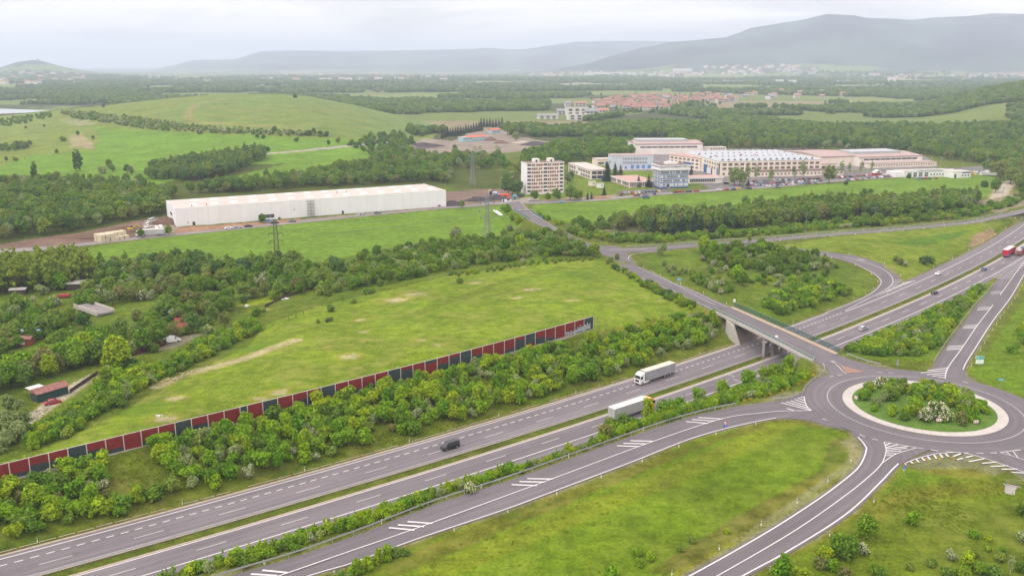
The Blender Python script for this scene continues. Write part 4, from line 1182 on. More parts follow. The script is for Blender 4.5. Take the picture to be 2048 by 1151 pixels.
# ------------------------------------------------------------------ guard rails
root_posts = {}
def guardrail(name, pts, label, spacing=4.0, double=False, mm=None, h=0.72, posts=True, group='guard rails along the slip roads'):
    p = np.array(pts, float); n = int(np.linalg.norm(np.diff(p[:, :2], axis=0), axis=1).sum() / spacing) + 1
    L = seg(p, n); O = L[0].copy()
    root = empty(name, tuple(O),0, label, 'guard rail', group)
    t = np.gradient(L[:, :2], axis=0); t /= np.linalg.norm(t, axis=1, keepdims=True); nn = np.c_[-t[:,1], t[:,0], np.zeros(len(L))]
    secs = []
    for a, b in zip(L - O, nn):
        pr = [(.10,-.16),(.16,-.10),(.11,0),(.16,.10),(.10,.16),(.07,.16),(.07,-.16)]
        secs.append([tuple(a + b * d + (0,0, h + z)) for d, z in pr])
    v, f = loft(secs); obj('rail_beam', mesh('rail_beam', v, f, mm or STEEL), root)
    if double:
        v, f = loft([[tuple(a + b * (-d) + (0,0, h + z)) for d, z in ((.10,-.16),(.16,-.10),(.11,0),(.16,.10),(.10,.16),(.07,.16),(.07,-.16))][::-1] for a, b in zip(L - O, nn)])
        obj('rail_beam', mesh('rail_beam', v, f, mm or STEEL), root)
    if posts:
        pm = bpy.data.meshes.get('guard_post')
        if pm is None:
            b = MB(); b.box(-.05,.05,-.06,.06,-.5,.86); pm = mesh('guard_post', b.v, b.f, STEEL)
        for a, tt in zip(L - O, t): obj('post', pm, root, tuple(a), math.atan2(tt[1], tt[0]))
    root_posts[label] = [tuple(p[:2]) for p in L]
    return root
A_, B_ = SWR
tt_ = off_edge(A_, B_,-0.35)
guardrail('guard_rail',(A_ + tt_)[:-8], 'steel guard rail between the bushes and the slip road with oblique white bars', group='guard rails along the slip roads')
A_, B_ = NE
tt_ = off_edge(A_, B_,-0.3)
guardrail('guard_rail',(A_ + tt_)[4:52], 'steel guard rail beside the slip road with level white bars', group='guard rails along the slip roads')
guardrail('guard_rail',[on_road(*q) for q in [(1546,801),(1580,800),(1606,788),(1612,775),(1625,762),(1645,751),(1651,741),(1646,731)]], 'steel guard rail curving from the bridge end round the roundabout',2.5)
med = mline((O_NI + O_FI) / 2, a0=-185, a1=440, d=1.15, z=-0.08, step=4.0)
guardrail('guard_rail', med, 'long steel guard rail on the grass reserve between the carriageways',4.0, True, group='guard rail of the central reserve')
guardrail('guard_rail', UP[0][4:92] + off_edge(*UP,-.6)[4:92], 'steel guard rail on the tree side of the upper road',4.0, group='guard rails along the slip roads')
guardrail('guard_rail', AP_NW[0][20:] + off_edge(*AP_NW,-.2)[20:], 'steel guard rail leading from the field corner onto the bridge',3.0)
guardrail('guard_rail',[P3(1694,711,6.8), P3(1720,722,6.8), P3(1760,732,6.8)], 'steel guard rail end past the green bridge screen',3.0)

# ------------------------------------------------------------------ roadside marker posts
WHITEP = mat('marker_white',(0.78,0.77,0.75),0.5,0.3, var=0.06)
def build_markers():
    b = MB(); b.box(-.07,.07,-.06,.06,-.2,1.02,0,.02,.01); m0 = mesh('marker_body', b.v, b.f, WHITEP)
    b = MB(); b.box(-.075,.075,-.065,.065,.70,.90); m1 = mesh('marker_band', b.v, b.f, DARK)
    def put(x, y, z, ang, lab):
        r = obj('marker_post', m0, None,(x, y, z), ang); tag(r, lab, 'marker post', 'roadside marker posts')
        obj('band', m1, r)
    def along(E, off, step, lab, i0=0, i1=None, ref=None, rev=False):
        E = np.asarray(E, float)[i0:i1]; n = int(np.linalg.norm(np.diff(E[:, :2], axis=0), axis=1).sum() / step) + 1
        L = seg(E, max(n,2)); t = np.gradient(L[:, :2], axis=0); t /= np.linalg.norm(t, axis=1, keepdims=True)
        for i,(p, d) in enumerate(zip(L, t)):
            x, y = p[0] - d[1] * off, p[1] + d[0] * off
            put(x, y, gz(x, y) - .02, math.atan2(d[1], d[0]), lab + ', ' + ordn(len(L) - i if rev else i + 1) + ' ' + ref)
    along(mline(O_FD, a0=-175, a1=A_LOOP - 30, d=4.4),1.2,24.5, 'white marker post below the bushy barrier slope', ref='from the bridge', rev=True)
    along(mline(O_FD, a0=A_LOOP + 75, a1=430, d=4.4),1.2,24.5, 'white marker post on the far motorway verge', ref='beyond the loop ramp')
    along(mline(0.0, a0=75, a1=260, d=-2.6),-1.2,30, 'white marker post by the bush triangle', ref='from the bridge')
    along(SWR[1],-1.0,11.5, 'white marker post on the meadow side of the slip road',2,-9, 'from the roundabout', True)
    along(SWR[0],0.6,22, 'white marker post behind the guard rail by the bush strip',4,-10, 'from the roundabout', True)
    along(SOUTH[0],-1.6,11, 'white marker post between meadow and southern road',6, None, 'from the roundabout')
    along(SOUTH[1],1.4,14, 'white marker post on the bushy side of the southern road',5, None, 'from the roundabout')
    along(NE[1],-1.2,10, 'white marker post on the outer verge of the eastern slip road',5,60, 'from the roundabout')
    along(LOOP[0],1.2,15, 'white marker post on the outside of the loop ramp',14,-12, 'from the motorway', True)
    along(LOOP[1],-1.0,11, 'white marker post on the inside of the loop ramp',14,-6, 'from the motorway', True)
    along(UP[0],1.2,15, 'white marker post on the tree side of the upper road',30, None, 'from the junction')
    along(UP[1],-1.0,16, 'white marker post on the grass side of the upper road',30,95, 'from the junction')
    along(AP_NW[1],1.2,14, 'white marker post beside the bridge road',3,-2, 'from the bridge', True)
build_markers()

# ------------------------------------------------------------------ signs
BLUE = mat('sign_blue',(0.02,0.10,0.42),0.4,0.3, var=0.04); SRED = mat('sign_red',(0.55,0.03,0.03),0.4,0.3, var=0.04)
SWHITE = mat('sign_white',(0.75,0.75,0.75),0.4,0.3, var=0.05); SGREY = mat('sign_back',(0.33,0.34,0.35),0.5,0.4,0.3, var=0.05); STEAL = mat('sign_teal',(0.05,0.32,0.30),0.4,0.3, var=0.05)
def disc(b, cz, r, y, n=16, mi=0, start=0.0):
    v = [(r * math.cos(start + 2 * math.pi * k / n), y, cz + r * math.sin(start + 2 * math.pi * k / n)) for k in range(n)]
    b.add(v + [(x, yy + .03, z) for x, yy, z in v],[tuple(range(n - 1,-1,-1)), tuple(range(n,2 * n))] + [(i,(i + 1) % n, n + (i + 1) % n, n + i) for i in range(n)], mi)
def plate(b, x0, x1, z0, z1, y, mi=0): b.box(x0, x1, y, y + .03, z0, z1, mi)
def sign(px, py, kind, label, group='road signs', rz=0.0, h=2.6, ground_fn=None):
    x, y, z = G(px, py)
    root = empty('road_sign',(x, y, z), rz, label, 'road sign', group)
    MB().bar((0,.05,-.3),(0,.05, h + .5),.045, n=6).build('post', SGREY, root)
    if kind == 'keep':
        b = MB(); disc(b, h - .55,.42,-.02); b.build('blue_disc', BLUE, root)
        b = MB(); 
        for k in range(3):
            a0 = k * 2.094 + .4; pts = [(.26 * math.cos(a0 + j * .35),.26 * math.sin(a0 + j * .35)) for j in range(4)]
            for p, q in zip(pts[:-1], pts[1:]): b.bar((p[0],-.035, h - .55 + p[1]),(q[0],-.035, h - .55 + q[1]),.05)
        b.build('arrow', SWHITE, root)
        b = MB(); disc(b, h + .2,.5,-.02,3,0,-math.pi / 2); b.build('red_triangle', SRED, root)
        b = MB(); disc(b, h + .2,.33,-.03,3,0,-math.pi / 2); b.build('white_triangle', SWHITE, root)
    elif kind == 'blue':
        b = MB(); plate(b,-.9,.9, h - .6, h + .3,-.02); b.build('panel', mat('sign_light_blue',(0.10,0.30,0.55),.4,.3, var=.05), root)
        b = MB(); plate(b,-.82,.82, h - .1, h - .02,-.03); b.build('white_stripe', SWHITE, root)
    elif kind == 'back':
        b = MB(); disc(b, h,.45,-.02,3,0, math.pi / 2); disc(b, h - .8,.4,-.02); b.build('plate_back', SGREY, root)
    elif kind == 'white':
        b = MB(); plate(b,-.35,.35, h - .6, h + .5,-.02); b.build('panel', SWHITE, root)
    elif kind == 'board':
        b = MB(); plate(b,-1.1,1.1,.9,3.2,-.02); b.build('panel', SWHITE, root)
        b = MB(); plate(b,-1.02,1.02,2.1,3.12,-.03); b.build('upper_field', STEAL, root)
        b = MB(); plate(b,-.7,-.25,2.3,2.9,-.04); plate(b,.1,.8,2.4,2.55,-.04); plate(b,.1,.6,2.7,2.82,-.04); plate(b,-.8,.7,1.2,1.3,-.03); plate(b,-.8,.4,1.55,1.65,-.03); b.build('lettering_bars', mat('sign_cyan',(.35,.62,.62),.4,.3, var=.05), root)
    elif kind == 'arrow':
        b = MB(); b.add([(-.9,-.02, h - .3),(.7,-.02, h - .3),(1.0,-.02, h),(.7,-.02, h + .3),(-.9,-.02, h + .3)],[(0,1,2,3,4)]); b.build('panel', STEAL, root)
        b = MB(); plate(b,-.7,.5, h - .06, h + .06,-.03); b.build('white_stripe', SWHITE, root)
    return root
sign(1449,868, 'keep', 'give way triangle above blue roundabout disc beside the slip road')
sign(1808,952, 'keep', 'give way triangle above blue roundabout disc beside the southern road')
sign(1794,739, 'back', 'grey sign back on the lawn between bridge and slip road')
sign(1687,728, 'back', 'grey sign back at the brick traffic island', h=2.2)
sign(1621,708, 'back', 'grey sign back standing at the bridge railing', h=2.4)
sign(1958,733, 'board', 'white and teal information board on the outer verge')
sign(2000,776, 'arrow', 'teal arrow signpost above the bend of the outer verge', h=2.4)
sign(1468,616, 'white', 'small white sign on a post at the bridge end', h=2.8)
sign(1358,567, 'blue', 'small blue sign panel on the grass by the bridge road', h=1.9)
sign(1928,927, 'back', 'thin bare sign post in the hatched margin', h=2.0)
sign(1368,805, 'back', 'sign back half hidden in the bush strip', h=2.4)
def chevron(px, py, ang, n, label):
    x, y, z = G(px, py); z = gzi(x, y)
    root = empty('chevron_board',(x, y, z), ang, label, 'chevron sign', 'chevron boards on the roundabout island')
    w = .42 * n
    for s in (-1,1): MB().bar((s * w * .35,.05,-.3),(s * w * .35,.05,.9),.04).build('leg', SGREY, root)
    MB().box(-w / 2, w / 2,-.02,.02,.55,1.25).build('board', SWHITE, root)
    for k in range(n):
        x0 = -w / 2 + .42 * k + .06
        MB().add([(x0,-.03,.58),(x0 + .16,-.03,.58),(x0 + .32,-.03,.9),(x0 + .16,-.03,1.22),(x0,-.03,1.22),(x0 + .16,-.03,.9)],[(0,1,2,5),(5,2,3,4)]).build('red_arrow', SRED, root)
chevron(1877,851,-0.12,3, 'red and white chevron board in front of the white flowering bush')
chevron(1951,853,0.15,3, 'red and white chevron board on the island facing the eastern arm')
chevron(1711,803,-1.0,2, 'red and white chevron board on the island facing the slip road')
# yellow blocks on the hatched margin
def speed_blocks():
    ym = mat('yellow_block',(0.55,0.35,0.05),0.6,0.3, var=0.1)
    for k, q in enumerate([(930,636),(1045,592),(1050,608),(1165,572),(1185,590),(1190,608),(1310,585),(1330,602)]):
        x, y, z = on_road(*T4(*q))
        o = MB().box(-.30,.30,-.13,.13,0,.10,0,.04,.04).build('lane_block', ym, None,(x, y, z),.2)
        MB().box(-.08,.08,-.14,.14,.005,.105,0,.01,.04).build('stripe', DARK, o)
        tag(o, 'low yellow plastic block bolted down on the hatched margin', 'lane block', 'yellow blocks on the hatched margin')
speed_blocks()
# culvert head with green railing
def culvert():
    x, y, z = G(2024,972)
    root = empty('culvert_head',(x, y, z),-0.5, 'small concrete culvert head with green railing in the grass', 'culvert')
    MB().prism([(-1.6,-1.2),(1.6,-1.2),(1.6,.25),(-1.6,.25)], 'y',-.2,.2).build('head_wall', CONC, root)
    MB().prism([(-.2,-2.0),(-2.2,-2.2),(-2.2,-.75),(-.2,.1)], 'x',-1.25,1.25).build('chute', CONC, root)
    for k in range(4): MB().bar((-1.3 + k * .87,.1,.1),(-1.3 + k * .87,.1,1.3),.04).build('railing_post', STEEL_G, root)
    for h in (.75,1.3): MB().bar((-1.35,.1, h),(1.35,.1, h),.04).build('rail', STEEL_G, root)
culvert()

# ------------------------------------------------------------------ vehicles
GLASS = mat('vehicle_glass',(0.035,0.042,0.050),0.08,0.6, var=0.0); TYRE = mat('tyre',(0.025,0.025,0.026),0.85,0.2, var=0.1); RIM = mat('wheel_rim',(0.42,0.43,0.44),0.35,0.5,0.6, var=0.05)
LAMP = mat('lamp_glass',(0.75,0.76,0.74),0.15,0.6, var=0.0); REDL = mat('tail_lamp',(0.45,0.02,0.02),0.25,0.5, var=0.0); BLACKP = mat('black_plastic',(0.03,0.03,0.032),0.55,0.3, var=0.05)
def carpaint(name, col):
    if name in MATS: return MATS[name]
    m, nt, N, L, b = newmat(name); b.inputs['Base Color'].default_value = (*col,1); b.inputs['Roughness'].default_value = 0.32; b.inputs['Coat Weight'].default_value = 0.25; b.inputs['Coat Roughness'].default_value = 0.08
    L.new(nrange(nt, nnoise(nt,3,3, geopos(nt)),.3,.7,.34,.5), b.inputs['Roughness'])
    MATS[name] = m; return m
def cyl(b, c, r, w, n=14, mi=0):
    """wheel-like cylinder, axis along y"""
    v = [(c[0] + r * math.cos(2 * math.pi * k / n), c[1] + s * w / 2, c[2] + r * math.sin(2 * math.pi * k / n)) for s in (-1,1) for k in range(n)]
    b.add(v,[(k,(k + 1) % n, n + (k + 1) % n, n + k) for k in range(n)] + [tuple(range(n - 1,-1,-1)), tuple(range(n,2 * n))], mi)
def wheel(root, x, y, r, w, side):
    b = MB(); cyl(b,(0,0,0), r, w); t = b.build('wheel', TYRE, root,(x, y, r))
    b = MB(); cyl(b,(0, side * w * .5,0), r * .62,.03,10); b.build('rim', RIM, t)
SECT = {
 'hatch': [(-2.05,.72,.30,.78,.62,.76,.66),(-1.98,.80,.22,.86,.90,.74,1.02),(-1.62,.82,.20,.88,.93,.64,1.40),(-0.70,.84,.20,.89,.92,.66,1.47),(0.30,.84,.20,.89,.90,.66,1.42),(1.00,.84,.20,.88,.90,.80,.97),(1.75,.80,.22,.84,.78,.72,.82),(2.05,.68,.28,.72,.58,.66,.62)],
 'saloon': [(-2.3,.74,.32,.78,.66,.74,.80),(-2.2,.80,.24,.86,.86,.78,.96),(-1.65,.84,.20,.88,.92,.78,1.00),(-1.10,.84,.20,.89,.92,.64,1.38),(-0.30,.84,.20,.90,.92,.66,1.43),(0.45,.84,.20,.90,.90,.66,1.39),(1.15,.84,.20,.88,.90,.80,.96),(1.95,.80,.22,.85,.78,.74,.82),(2.25,.68,.28,.74,.58,.66,.62)],
 'estate': [(-2.3,.76,.30,.80,.66,.76,.72),(-2.24,.80,.22,.88,.90,.76,1.05),(-1.90,.84,.20,.89,.93,.66,1.42),(-0.50,.84,.20,.90,.92,.67,1.48),(0.45,.84,.20,.90,.90,.66,1.42),(1.15,.84,.20,.88,.90,.80,.97),(1.95,.80,.22,.85,.78,.74,.82),(2.25,.68,.28,.74,.58,.66,.62)],
 'van': [(-2.45,.86,.34,.90,.95,.84,1.10),(-2.40,.90,.26,.95,1.05,.82,1.88),(-1.20,.92,.24,.97,1.06,.82,1.97),(0.70,.92,.24,.97,1.05,.80,1.94),(1.10,.92,.24,.97,1.02,.78,1.84),(1.80,.92,.24,.95,1.00,.84,1.12),(2.30,.88,.26,.90,.86,.80,.94),(2.48,.76,.32,.80,.62,.74,.68)]}
def car(name, kind, paintm, loc, ang, label, group=None, detail=True, scale=1.0, cat='car', nowin=()):
    S = SECT[kind]
    root = empty(name, loc, ang, label, cat, group); root.scale = (scale,) * 3
    rings = [[(x,-wb, zb),(x,-w, zm),(x,-wt, zt),(x, wt, zt),(x, w, zm),(x, wb, zb)] for x, wb, zb, w, zm, wt, zt in S]
    v, f = loft(rings); f[-2:] = [f[-2], f[-1]]
    me = mesh('body', v,[q[::-1] for q in f], paintm); me.polygons.foreach_set('use_smooth', np.zeros(len(me.polygons), bool))
    o = obj('body', me, root)
    if detail:
        bv = o.modifiers.new('bevel', 'BEVEL'); bv.width = .05; bv.segments = 2; bv.limit_method = 'ANGLE'; bv.angle_limit = math.radians(25)
    def pane(name, q, out=.012, sh=.10):
        q = [Vector(p) for p in q]; c = sum(q, Vector()) / 4; n = (q[1] - q[0]).cross(q[3] - q[0]).normalized()
        if n.dot(c - Vector((0,0,.9))) < 0: n = -n
        MB().add([tuple(p + (c - p) * sh + n * out) for p in q],[(0,1,2,3)]).build(name, GLASS, root)
    for i in range(len(S) - 1):
        a, b = rings[i], rings[i + 1]
        ha, hb = S[i][6] - S[i][4], S[i + 1][6] - S[i + 1][4]
        if min(ha, hb) > .25:
            if i in nowin: continue
            for s in (0,1):
                j, k = (1,2) if s == 0 else (4,3)
                pane('side_window',[a[j], b[j], b[k], a[k]], sh=.10)
        elif max(ha, hb) > .25 and abs(S[i][6] - S[i + 1][6]) > .25:
            pane('windscreen' if hb < ha else 'rear_window',[a[2], b[2], b[3], a[3]], sh=.08)
            if detail:
                for j, k in ((1,2),(4,3)):
                    q = [a[j], b[j], b[k], a[k]]; pane('quarter_window', q, sh=.22)
    r = .32 if kind != 'van' else .34
    L = S[-1][0]
    if detail:
        for x in (L * .64,-L * .62):
            for s in (-1,1): wheel(root, x, s * (S[3][3] - .10), r,.22, s)
        for s in (-1,1):
            w, zb = S[-2][3], S[-2][4]
            MB().box(L - .42, L - .10, s * w * .76 - .16, s * w * .76 + .16, zb - .16, zb - .01,0,.05,.03).build('headlight', LAMP, root)
            MB().box(S[0][0] - .01, S[0][0] + .12, s * S[1][3] * .82 - .12, s * S[1][3] * .82 + .12, S[1][4] - .22, S[1][4] + .02).build('tail_lamp', REDL, root)
            MB().box(L * .36, L * .36 + .12, s * (S[3][3] + .03), s * (S[3][3] + .18), S[4][4], S[4][4] + .14).build('mirror', paintm, root)
        MB().box(L - .03, L + .03,-.45,.45,.30,.48).build('grille', BLACKP, root)
        MB().box(S[0][0] - .03, S[0][0] + .02,-.26,.26,.48,.60).build('number_plate', SWHITE, root)
    else:
        b = MB()
        for x in (L * .64,-L * .62):
            for s in (-1,1): cyl(b,(x, s * (S[3][3] - .10), r), r,.2,8)
        b.build('wheels', TYRE, root)['kind'] = 'stuff'
    return root
PAINTS = {k: carpaint('paint_' + k, v) for k, v in dict(black=(.012,.012,.016), silver=(.42,.44,.48), grey=(.16,.17,.18), white=(.72,.72,.72), blue=(.02,.06,.20), dark_blue=(.02,.03,.07), red=(.38,.02,.025), dark_red=(.16,.015,.02), yellow=(.62,.42,.04), green=(.04,.10,.07), teal=(.03,.16,.24), light_blue=(.20,.34,.50)).items()}
def mwdir(a): 
    x0, y0 = mw(a,0); x1, y1 = mw(a + 1,0); return math.atan2(y1 - y0, x1 - x0)
def on_mw(px, py, zc=0.0):
    x, y = P(px, py, zc); a, o = mw_inv(np.array([[x, y]])); return x, y, mwdir(float(a[0]))
VS = 0.93
x, y, d = on_mw(900,896); car('people_carrier', 'van', PAINTS['black'],(x, y,0.03), d + math.pi, 'glossy black people carrier driving past the bushy slope', scale=VS)
x, y, d = on_mw(1726,659); car('driving_car', 'estate', PAINTS['silver'],(x, y,0.03), d, 'silver estate car driving away from the bridge', scale=VS, group='cars driving on the motorway')
x, y, d = on_mw(1869,587); car('driving_car', 'hatch', PAINTS['black'],(x, y,0.03), d, 'black hatchback driving beside the bush triangle', scale=VS, group='cars driving on the motorway')
x, y, d = on_mw(1968,540); car('driving_car', 'hatch', PAINTS['blue'],(x, y,0.03), d, 'blue hatchback driving behind the red lorry', scale=VS, group='cars driving on the motorway')
x, y, d = on_mw(1876,549); car('driving_car', 'saloon', PAINTS['white'],(x, y,0.03), d + math.pi, 'white saloon driving on the far carriageway by the loop ramp', scale=VS, group='cars driving on the motorway')

CURTAIN = mat('grey_curtain',(0.30,0.30,0.33),0.6,0.25, var=0.10, scale=0.4, streak=0.10)
def lorry(name, loc, ang, label, cabm, boxm, roofm, rearm, group='lorries on the motorway', scale=VS, trailer='curtain'):
    root = empty(name, loc, ang, label, 'lorry', group); root.scale = (scale,) * 3
    # cab: front at x = 8.2
    f = [(6.0,1.0),(8.12,.95),(8.2,1.5),(8.14,2.05),(7.86,3.05),(7.5,3.35),(6.9,3.72),(6.0,3.80)]
    cab = MB().prism(f, 'y',-1.22,1.22).build('cab', cabm, root, bevel=.07)
    MB().box(6.05,8.18,-1.2,1.2,.38,.99).build('bumper', cabm, root, bevel=.05)
    MB().add([(8.155,-1.08,2.08),(8.155,1.08,2.08),(7.885,1.02,3.02),(7.885,-1.02,3.02)],[(0,1,2,3)]).build('windscreen', GLASS, root)
    for s in (-1,1):
        MB().add([(6.95, s * 1.235,2.0),(7.95, s * 1.235,2.0),(7.72, s * 1.235,2.85),(6.95, s * 1.235,2.85)],[(0,1,2,3)]).build('side_window', GLASS, root)
        MB().box(7.85,8.0, s * 1.3 - .1, s * 1.3 + .1,2.0,2.75).build('mirror', BLACKP, root)
        MB().box(8.16,8.24, s * .92 - .2, s * .92 + .2,.72,.92).build('headlight', LAMP, root)
        MB().box(3.9,6.3, s * 1.12 - .06, s * 1.12 + .06,.45,1.05).build('side_skirt', cabm, root)
        wheel(root,7.0, s * 1.05,.5,.32, s)
        wheel(root,3.6, s * 1.0,.5,.5, s)
        for x in (-3.2,-4.5,-5.8): wheel(root, x, s * 1.05,.5,.36, s)
    MB().box(8.17,8.23,-.75,.75,1.05,1.75).build('grille', BLACKP, root)
    MB().box(8.17,8.22,-1.0,1.0,.42,.62).build('air_dam', BLACKP, root)
    MB().box(-7.9,6.0,-.5,.5,.75,1.12).build('chassis', DARK, root)
    MB().box(-7.6,-6.9,-1.15,1.15,.5,.95).build('rear_bumper', DARK, root)
    t = MB().box(-8.0,5.55,-1.27,1.27,1.15,3.92).build('trailer_box', boxm, root, bevel=.03)
    MB().box(-8.02,5.57,-1.29,1.29,3.93,4.0).build('trailer_roof', roofm, root)
    MB().box(-8.02,5.57,-1.29,1.29,1.03,1.16).build('side_rail', STEEL, root)
    for s in (-1,1):
        MB().box(-8.05,-8.0, s * .63 - .6, s * .63 + .6,1.2,3.85).build('rear_door', rearm, root)
        MB().box(-8.08,-8.0, s * .95 - .18, s * .95 + .18,.82,.98).build('tail_lamp', REDL, root)
        if trailer == 'curtain':
            for k in range(9): MB().box(-7.2 + k * 1.5,-7.15 + k * 1.5, s * 1.275 - .01, s * 1.275 + .01,1.2,3.86).build('curtain_strap', DARK if k % 4 == 0 else boxm, t)
    return root
WHITEC = carpaint('lorry_white',(.74,.73,.71)); YEL = carpaint('lorry_yellow',(.75,.36,.02)); ROOFW = mat('white_tarpaulin',(.62,.60,.56),.6,.25, var=.08, scale=.5, var2=.05)
x, y, d = on_mw(1310,758); lorry('articulated_lorry',(x, y,0.03), d + math.pi, 'white cab lorry with grey curtain trailer driving under the barrier slope', WHITEC, CURTAIN, mat('cream_tarpaulin',(.56,.51,.42),.6,.25, var=.1, scale=.5), CURTAIN)
x, y, d = on_mw(1263,829); lorry('articulated_lorry',(x, y,0.03), d, 'yellow cab lorry with white trailer half hidden by the bush strip', YEL, mat('grey_white_panel',(.42,.42,.44),.5,.3, var=.08, scale=.4, streak=.08), ROOFW, mat('rear_door_grey',(.40,.39,.40),.5,.3, var=.06))
x, y, d = on_mw(2017,510); lorry('articulated_lorry',(x, y,0.03), d, 'red lorry with white roof driving up the near carriageway', carpaint('lorry_red',(.40,.02,.05)), mat('red_curtain',(.42,.012,.055),.6,.25, var=.08, scale=.4), ROOFW, mat('red_door',(.42,.02,.04),.5,.3, var=.06), trailer='box')
def transporter(px, py):
    x, y, d = on_mw(px, py); x += math.cos(d) * 7.4; y += math.sin(d) * 7.4
    redm = carpaint('transporter_red',(.36,.03,.03))
    root = empty('car_transporter',(x, y,.03), d, 'red car transporter beside the red lorry', 'lorry', 'lorries on the motorway'); root.scale = (VS,) * 3
    MB().box(-8,5.5,-1.1,1.1,.7,.95).build('lower_deck', redm, root)
    MB().box(-7.6,5.5,-1.15,1.15,2.25,2.4).build('upper_deck', redm, root)
    for k in range(6):
        for s in (-1,1): MB().bar((-7.5 + k * 2.4, s * 1.18,.8),(-7.0 + k * 2.4, s * 1.18,2.4),.08).build('strut', redm, root)
    f = [(6.0,.4),(8.1,.4),(8.2,1.5),(7.9,2.9),(7.4,3.05),(6.0,3.05)]
    MB().prism(f, 'y',-1.22,1.22).build('cab', carpaint('transporter_white',(.7,.7,.7)), root, bevel=.06)
    MB().add([(8.16,-1.05,1.75),(8.16,1.05,1.75),(7.93,1.0,2.8),(7.93,-1.0,2.8)],[(0,1,2,3)]).build('windscreen', GLASS, root)
    for s in (-1,1):
        for xx in (7.0,3.6,-3.4,-4.6): wheel(root, xx, s * 1.0,.45,.34, s)
    c, sn = math.cos(d), math.sin(d)
    for k,(lx, lz, pm) in enumerate([(-5.6,2.4, 'white'),(-.9,2.4, 'dark_blue'),(3.6,2.4, 'silver'),(-5.4,.95, 'grey'),(-.6,.95, 'black')]):
        car('carried_car', 'hatch', PAINTS[pm],(x + c * lx * VS, y + sn * lx * VS,.03 + lz * VS), d,['white hatchback on the upper deck of the car transporter, rearmost', 'dark blue hatchback in the middle of the transporter upper deck', 'silver hatchback foremost on the transporter upper deck', 'grey hatchback at the tail of the transporter lower deck', 'black hatchback in the middle of the transporter lower deck'][k], 'cars carried on the transporter', detail=True, scale=VS * .95)
transporter(2036,512)
# ------------------------------------------------------------------ buildings
CREAM = mat('cream_render',(.74,.65,.56),.85,.15, var=.08, scale=.15, var2=.06, scale2=1.5, streak=.10)
PALE = mat('pale_render',(.75,.69,.65),.85,.15, var=.08, scale=.15, streak=.10)
WHITEW = mat('white_cladding',(.78,.78,.80),.5,.3, var=.04, scale=.12, streak=.04)
WHITER = mat('white_render',(.76,.75,.76),.8,.2, var=.06, scale=.2, streak=.10)
ROOFC = mat('cream_membrane',(.46,.42,.385),.8,.2, var=.07, scale=.08, var2=.06, scale2=.6)
ROOFR = mat('red_brown_roof',(.37,.28,.26),.8,.2, var=.18, scale=.2, var2=.1)
ROOFP = mat('pink_red_roof',(.42,.27,.24),.8,.2, var=.18, scale=.15, var2=.1)
ROOFG = mat('grey_glazed_roof',(.36,.38,.40),.4,.4, var=.10, scale=.3)
ROOFD = mat('dark_flat_roof',(.17,.13,.115),.9,.1, var=.2, scale=.3)
SAWR = mat('pale_blue_sheet',(.40,.42,.45),.5,.3, var=.06, scale=.2)
WGLASS = mat('window_glass',(.075,.072,.085),.15,.5, var=.35, scale=.25)
WGLASS2 = mat('window_glass_brown',(.16,.125,.12),.3,.4, var=.25, scale=.3)
BDOOR = mat('blue_door',(.02,.12,.36),.5,.3, var=.08); BPANEL = mat('blue_band',(.21,.27,.42),.6,.3, var=.06, scale=.3)
PINK = mat('pink_spandrel',(.56,.25,.20),.7,.2, var=.10, scale=.5)
_pm = {}
def pbox(w, d, h, m):
    k = (round(w,2), round(d,2), round(h,2), m.name)
    if k not in _pm:
        b = MB(); b.box(0, w,0, d,0, h); _pm[k] = mesh('piece', b.v, b.f, m)
    return _pm[k]
def piece(name, root, x0, x1, z0, z1, m, face='F', D=0, W=0, out=.05, deep=.10):
    """flat piece (window, door, band) set on a face: F front, L left, R right; x along the face"""
    w, h = x1 - x0, z1 - z0
    if face == 'F': return obj(name, pbox(w, deep, h, m), root,(x0,-out, z0))
    if face == 'B': return obj(name, pbox(w, deep, h, m), root,(x0, D - deep + out, z0))
    o = obj(name, pbox(w, deep, h, m), root,((-out + deep) if face == 'L' else (W + out), x0, z0)); o.rotation_euler = (0,0, math.pi / 2)
    return o
def windows(root, x0, x1, n, z0, z1, fill=.6, m=None, face='F', W=0, name='window', skip=(), out=.05):
    st = (x1 - x0) / n
    for k in range(n):
        if k in skip: continue
        a = x0 + st * (k + .5 - fill / 2); piece(name, root, a, a + st * fill, z0, z1, m or WGLASS, face, W=W, out=out)
def site(name, A, B, label, cat='building', group=None, ang=None, z=None):
    A = np.array(A); B = np.array(B); d = B - A; W = float(np.linalg.norm(d)); an = math.atan2(d[1], d[0]) if ang is None else ang
    return empty(name,(float(A[0]), float(A[1]), gz(*A) if z is None else z), an, label, cat, group), W
def walls(root, W, D, h, m, name='wall', x0=0, y0=0, z0=-1.0): return MB().box(x0, x0 + W, y0, y0 + D, z0, h).build(name, m, root)
def flatroof(root, W, D, h, m, over=.35, t=.35, x0=0, y0=0, name='roof'): return MB().box(x0 - over, x0 + W + over, y0 - over, y0 + D + over, h, h + t).build(name, m, root)
def gable(root, W, D, h, rise, m, over=.4, axis='x', x0=0, y0=0, name='roof'):
    b = MB()
    if axis == 'x': b.prism([(y0 - over, h - .05),(y0 + D + over, h - .05),(y0 + D / 2, h + rise)], 'x', x0 - over, x0 + W + over)
    else: b.prism([(x0 - over, h - .05),(x0 + W + over, h - .05),(x0 + W / 2, h + rise)], 'y', y0 - over, y0 + D + over)
    return b.build(name, m, root)

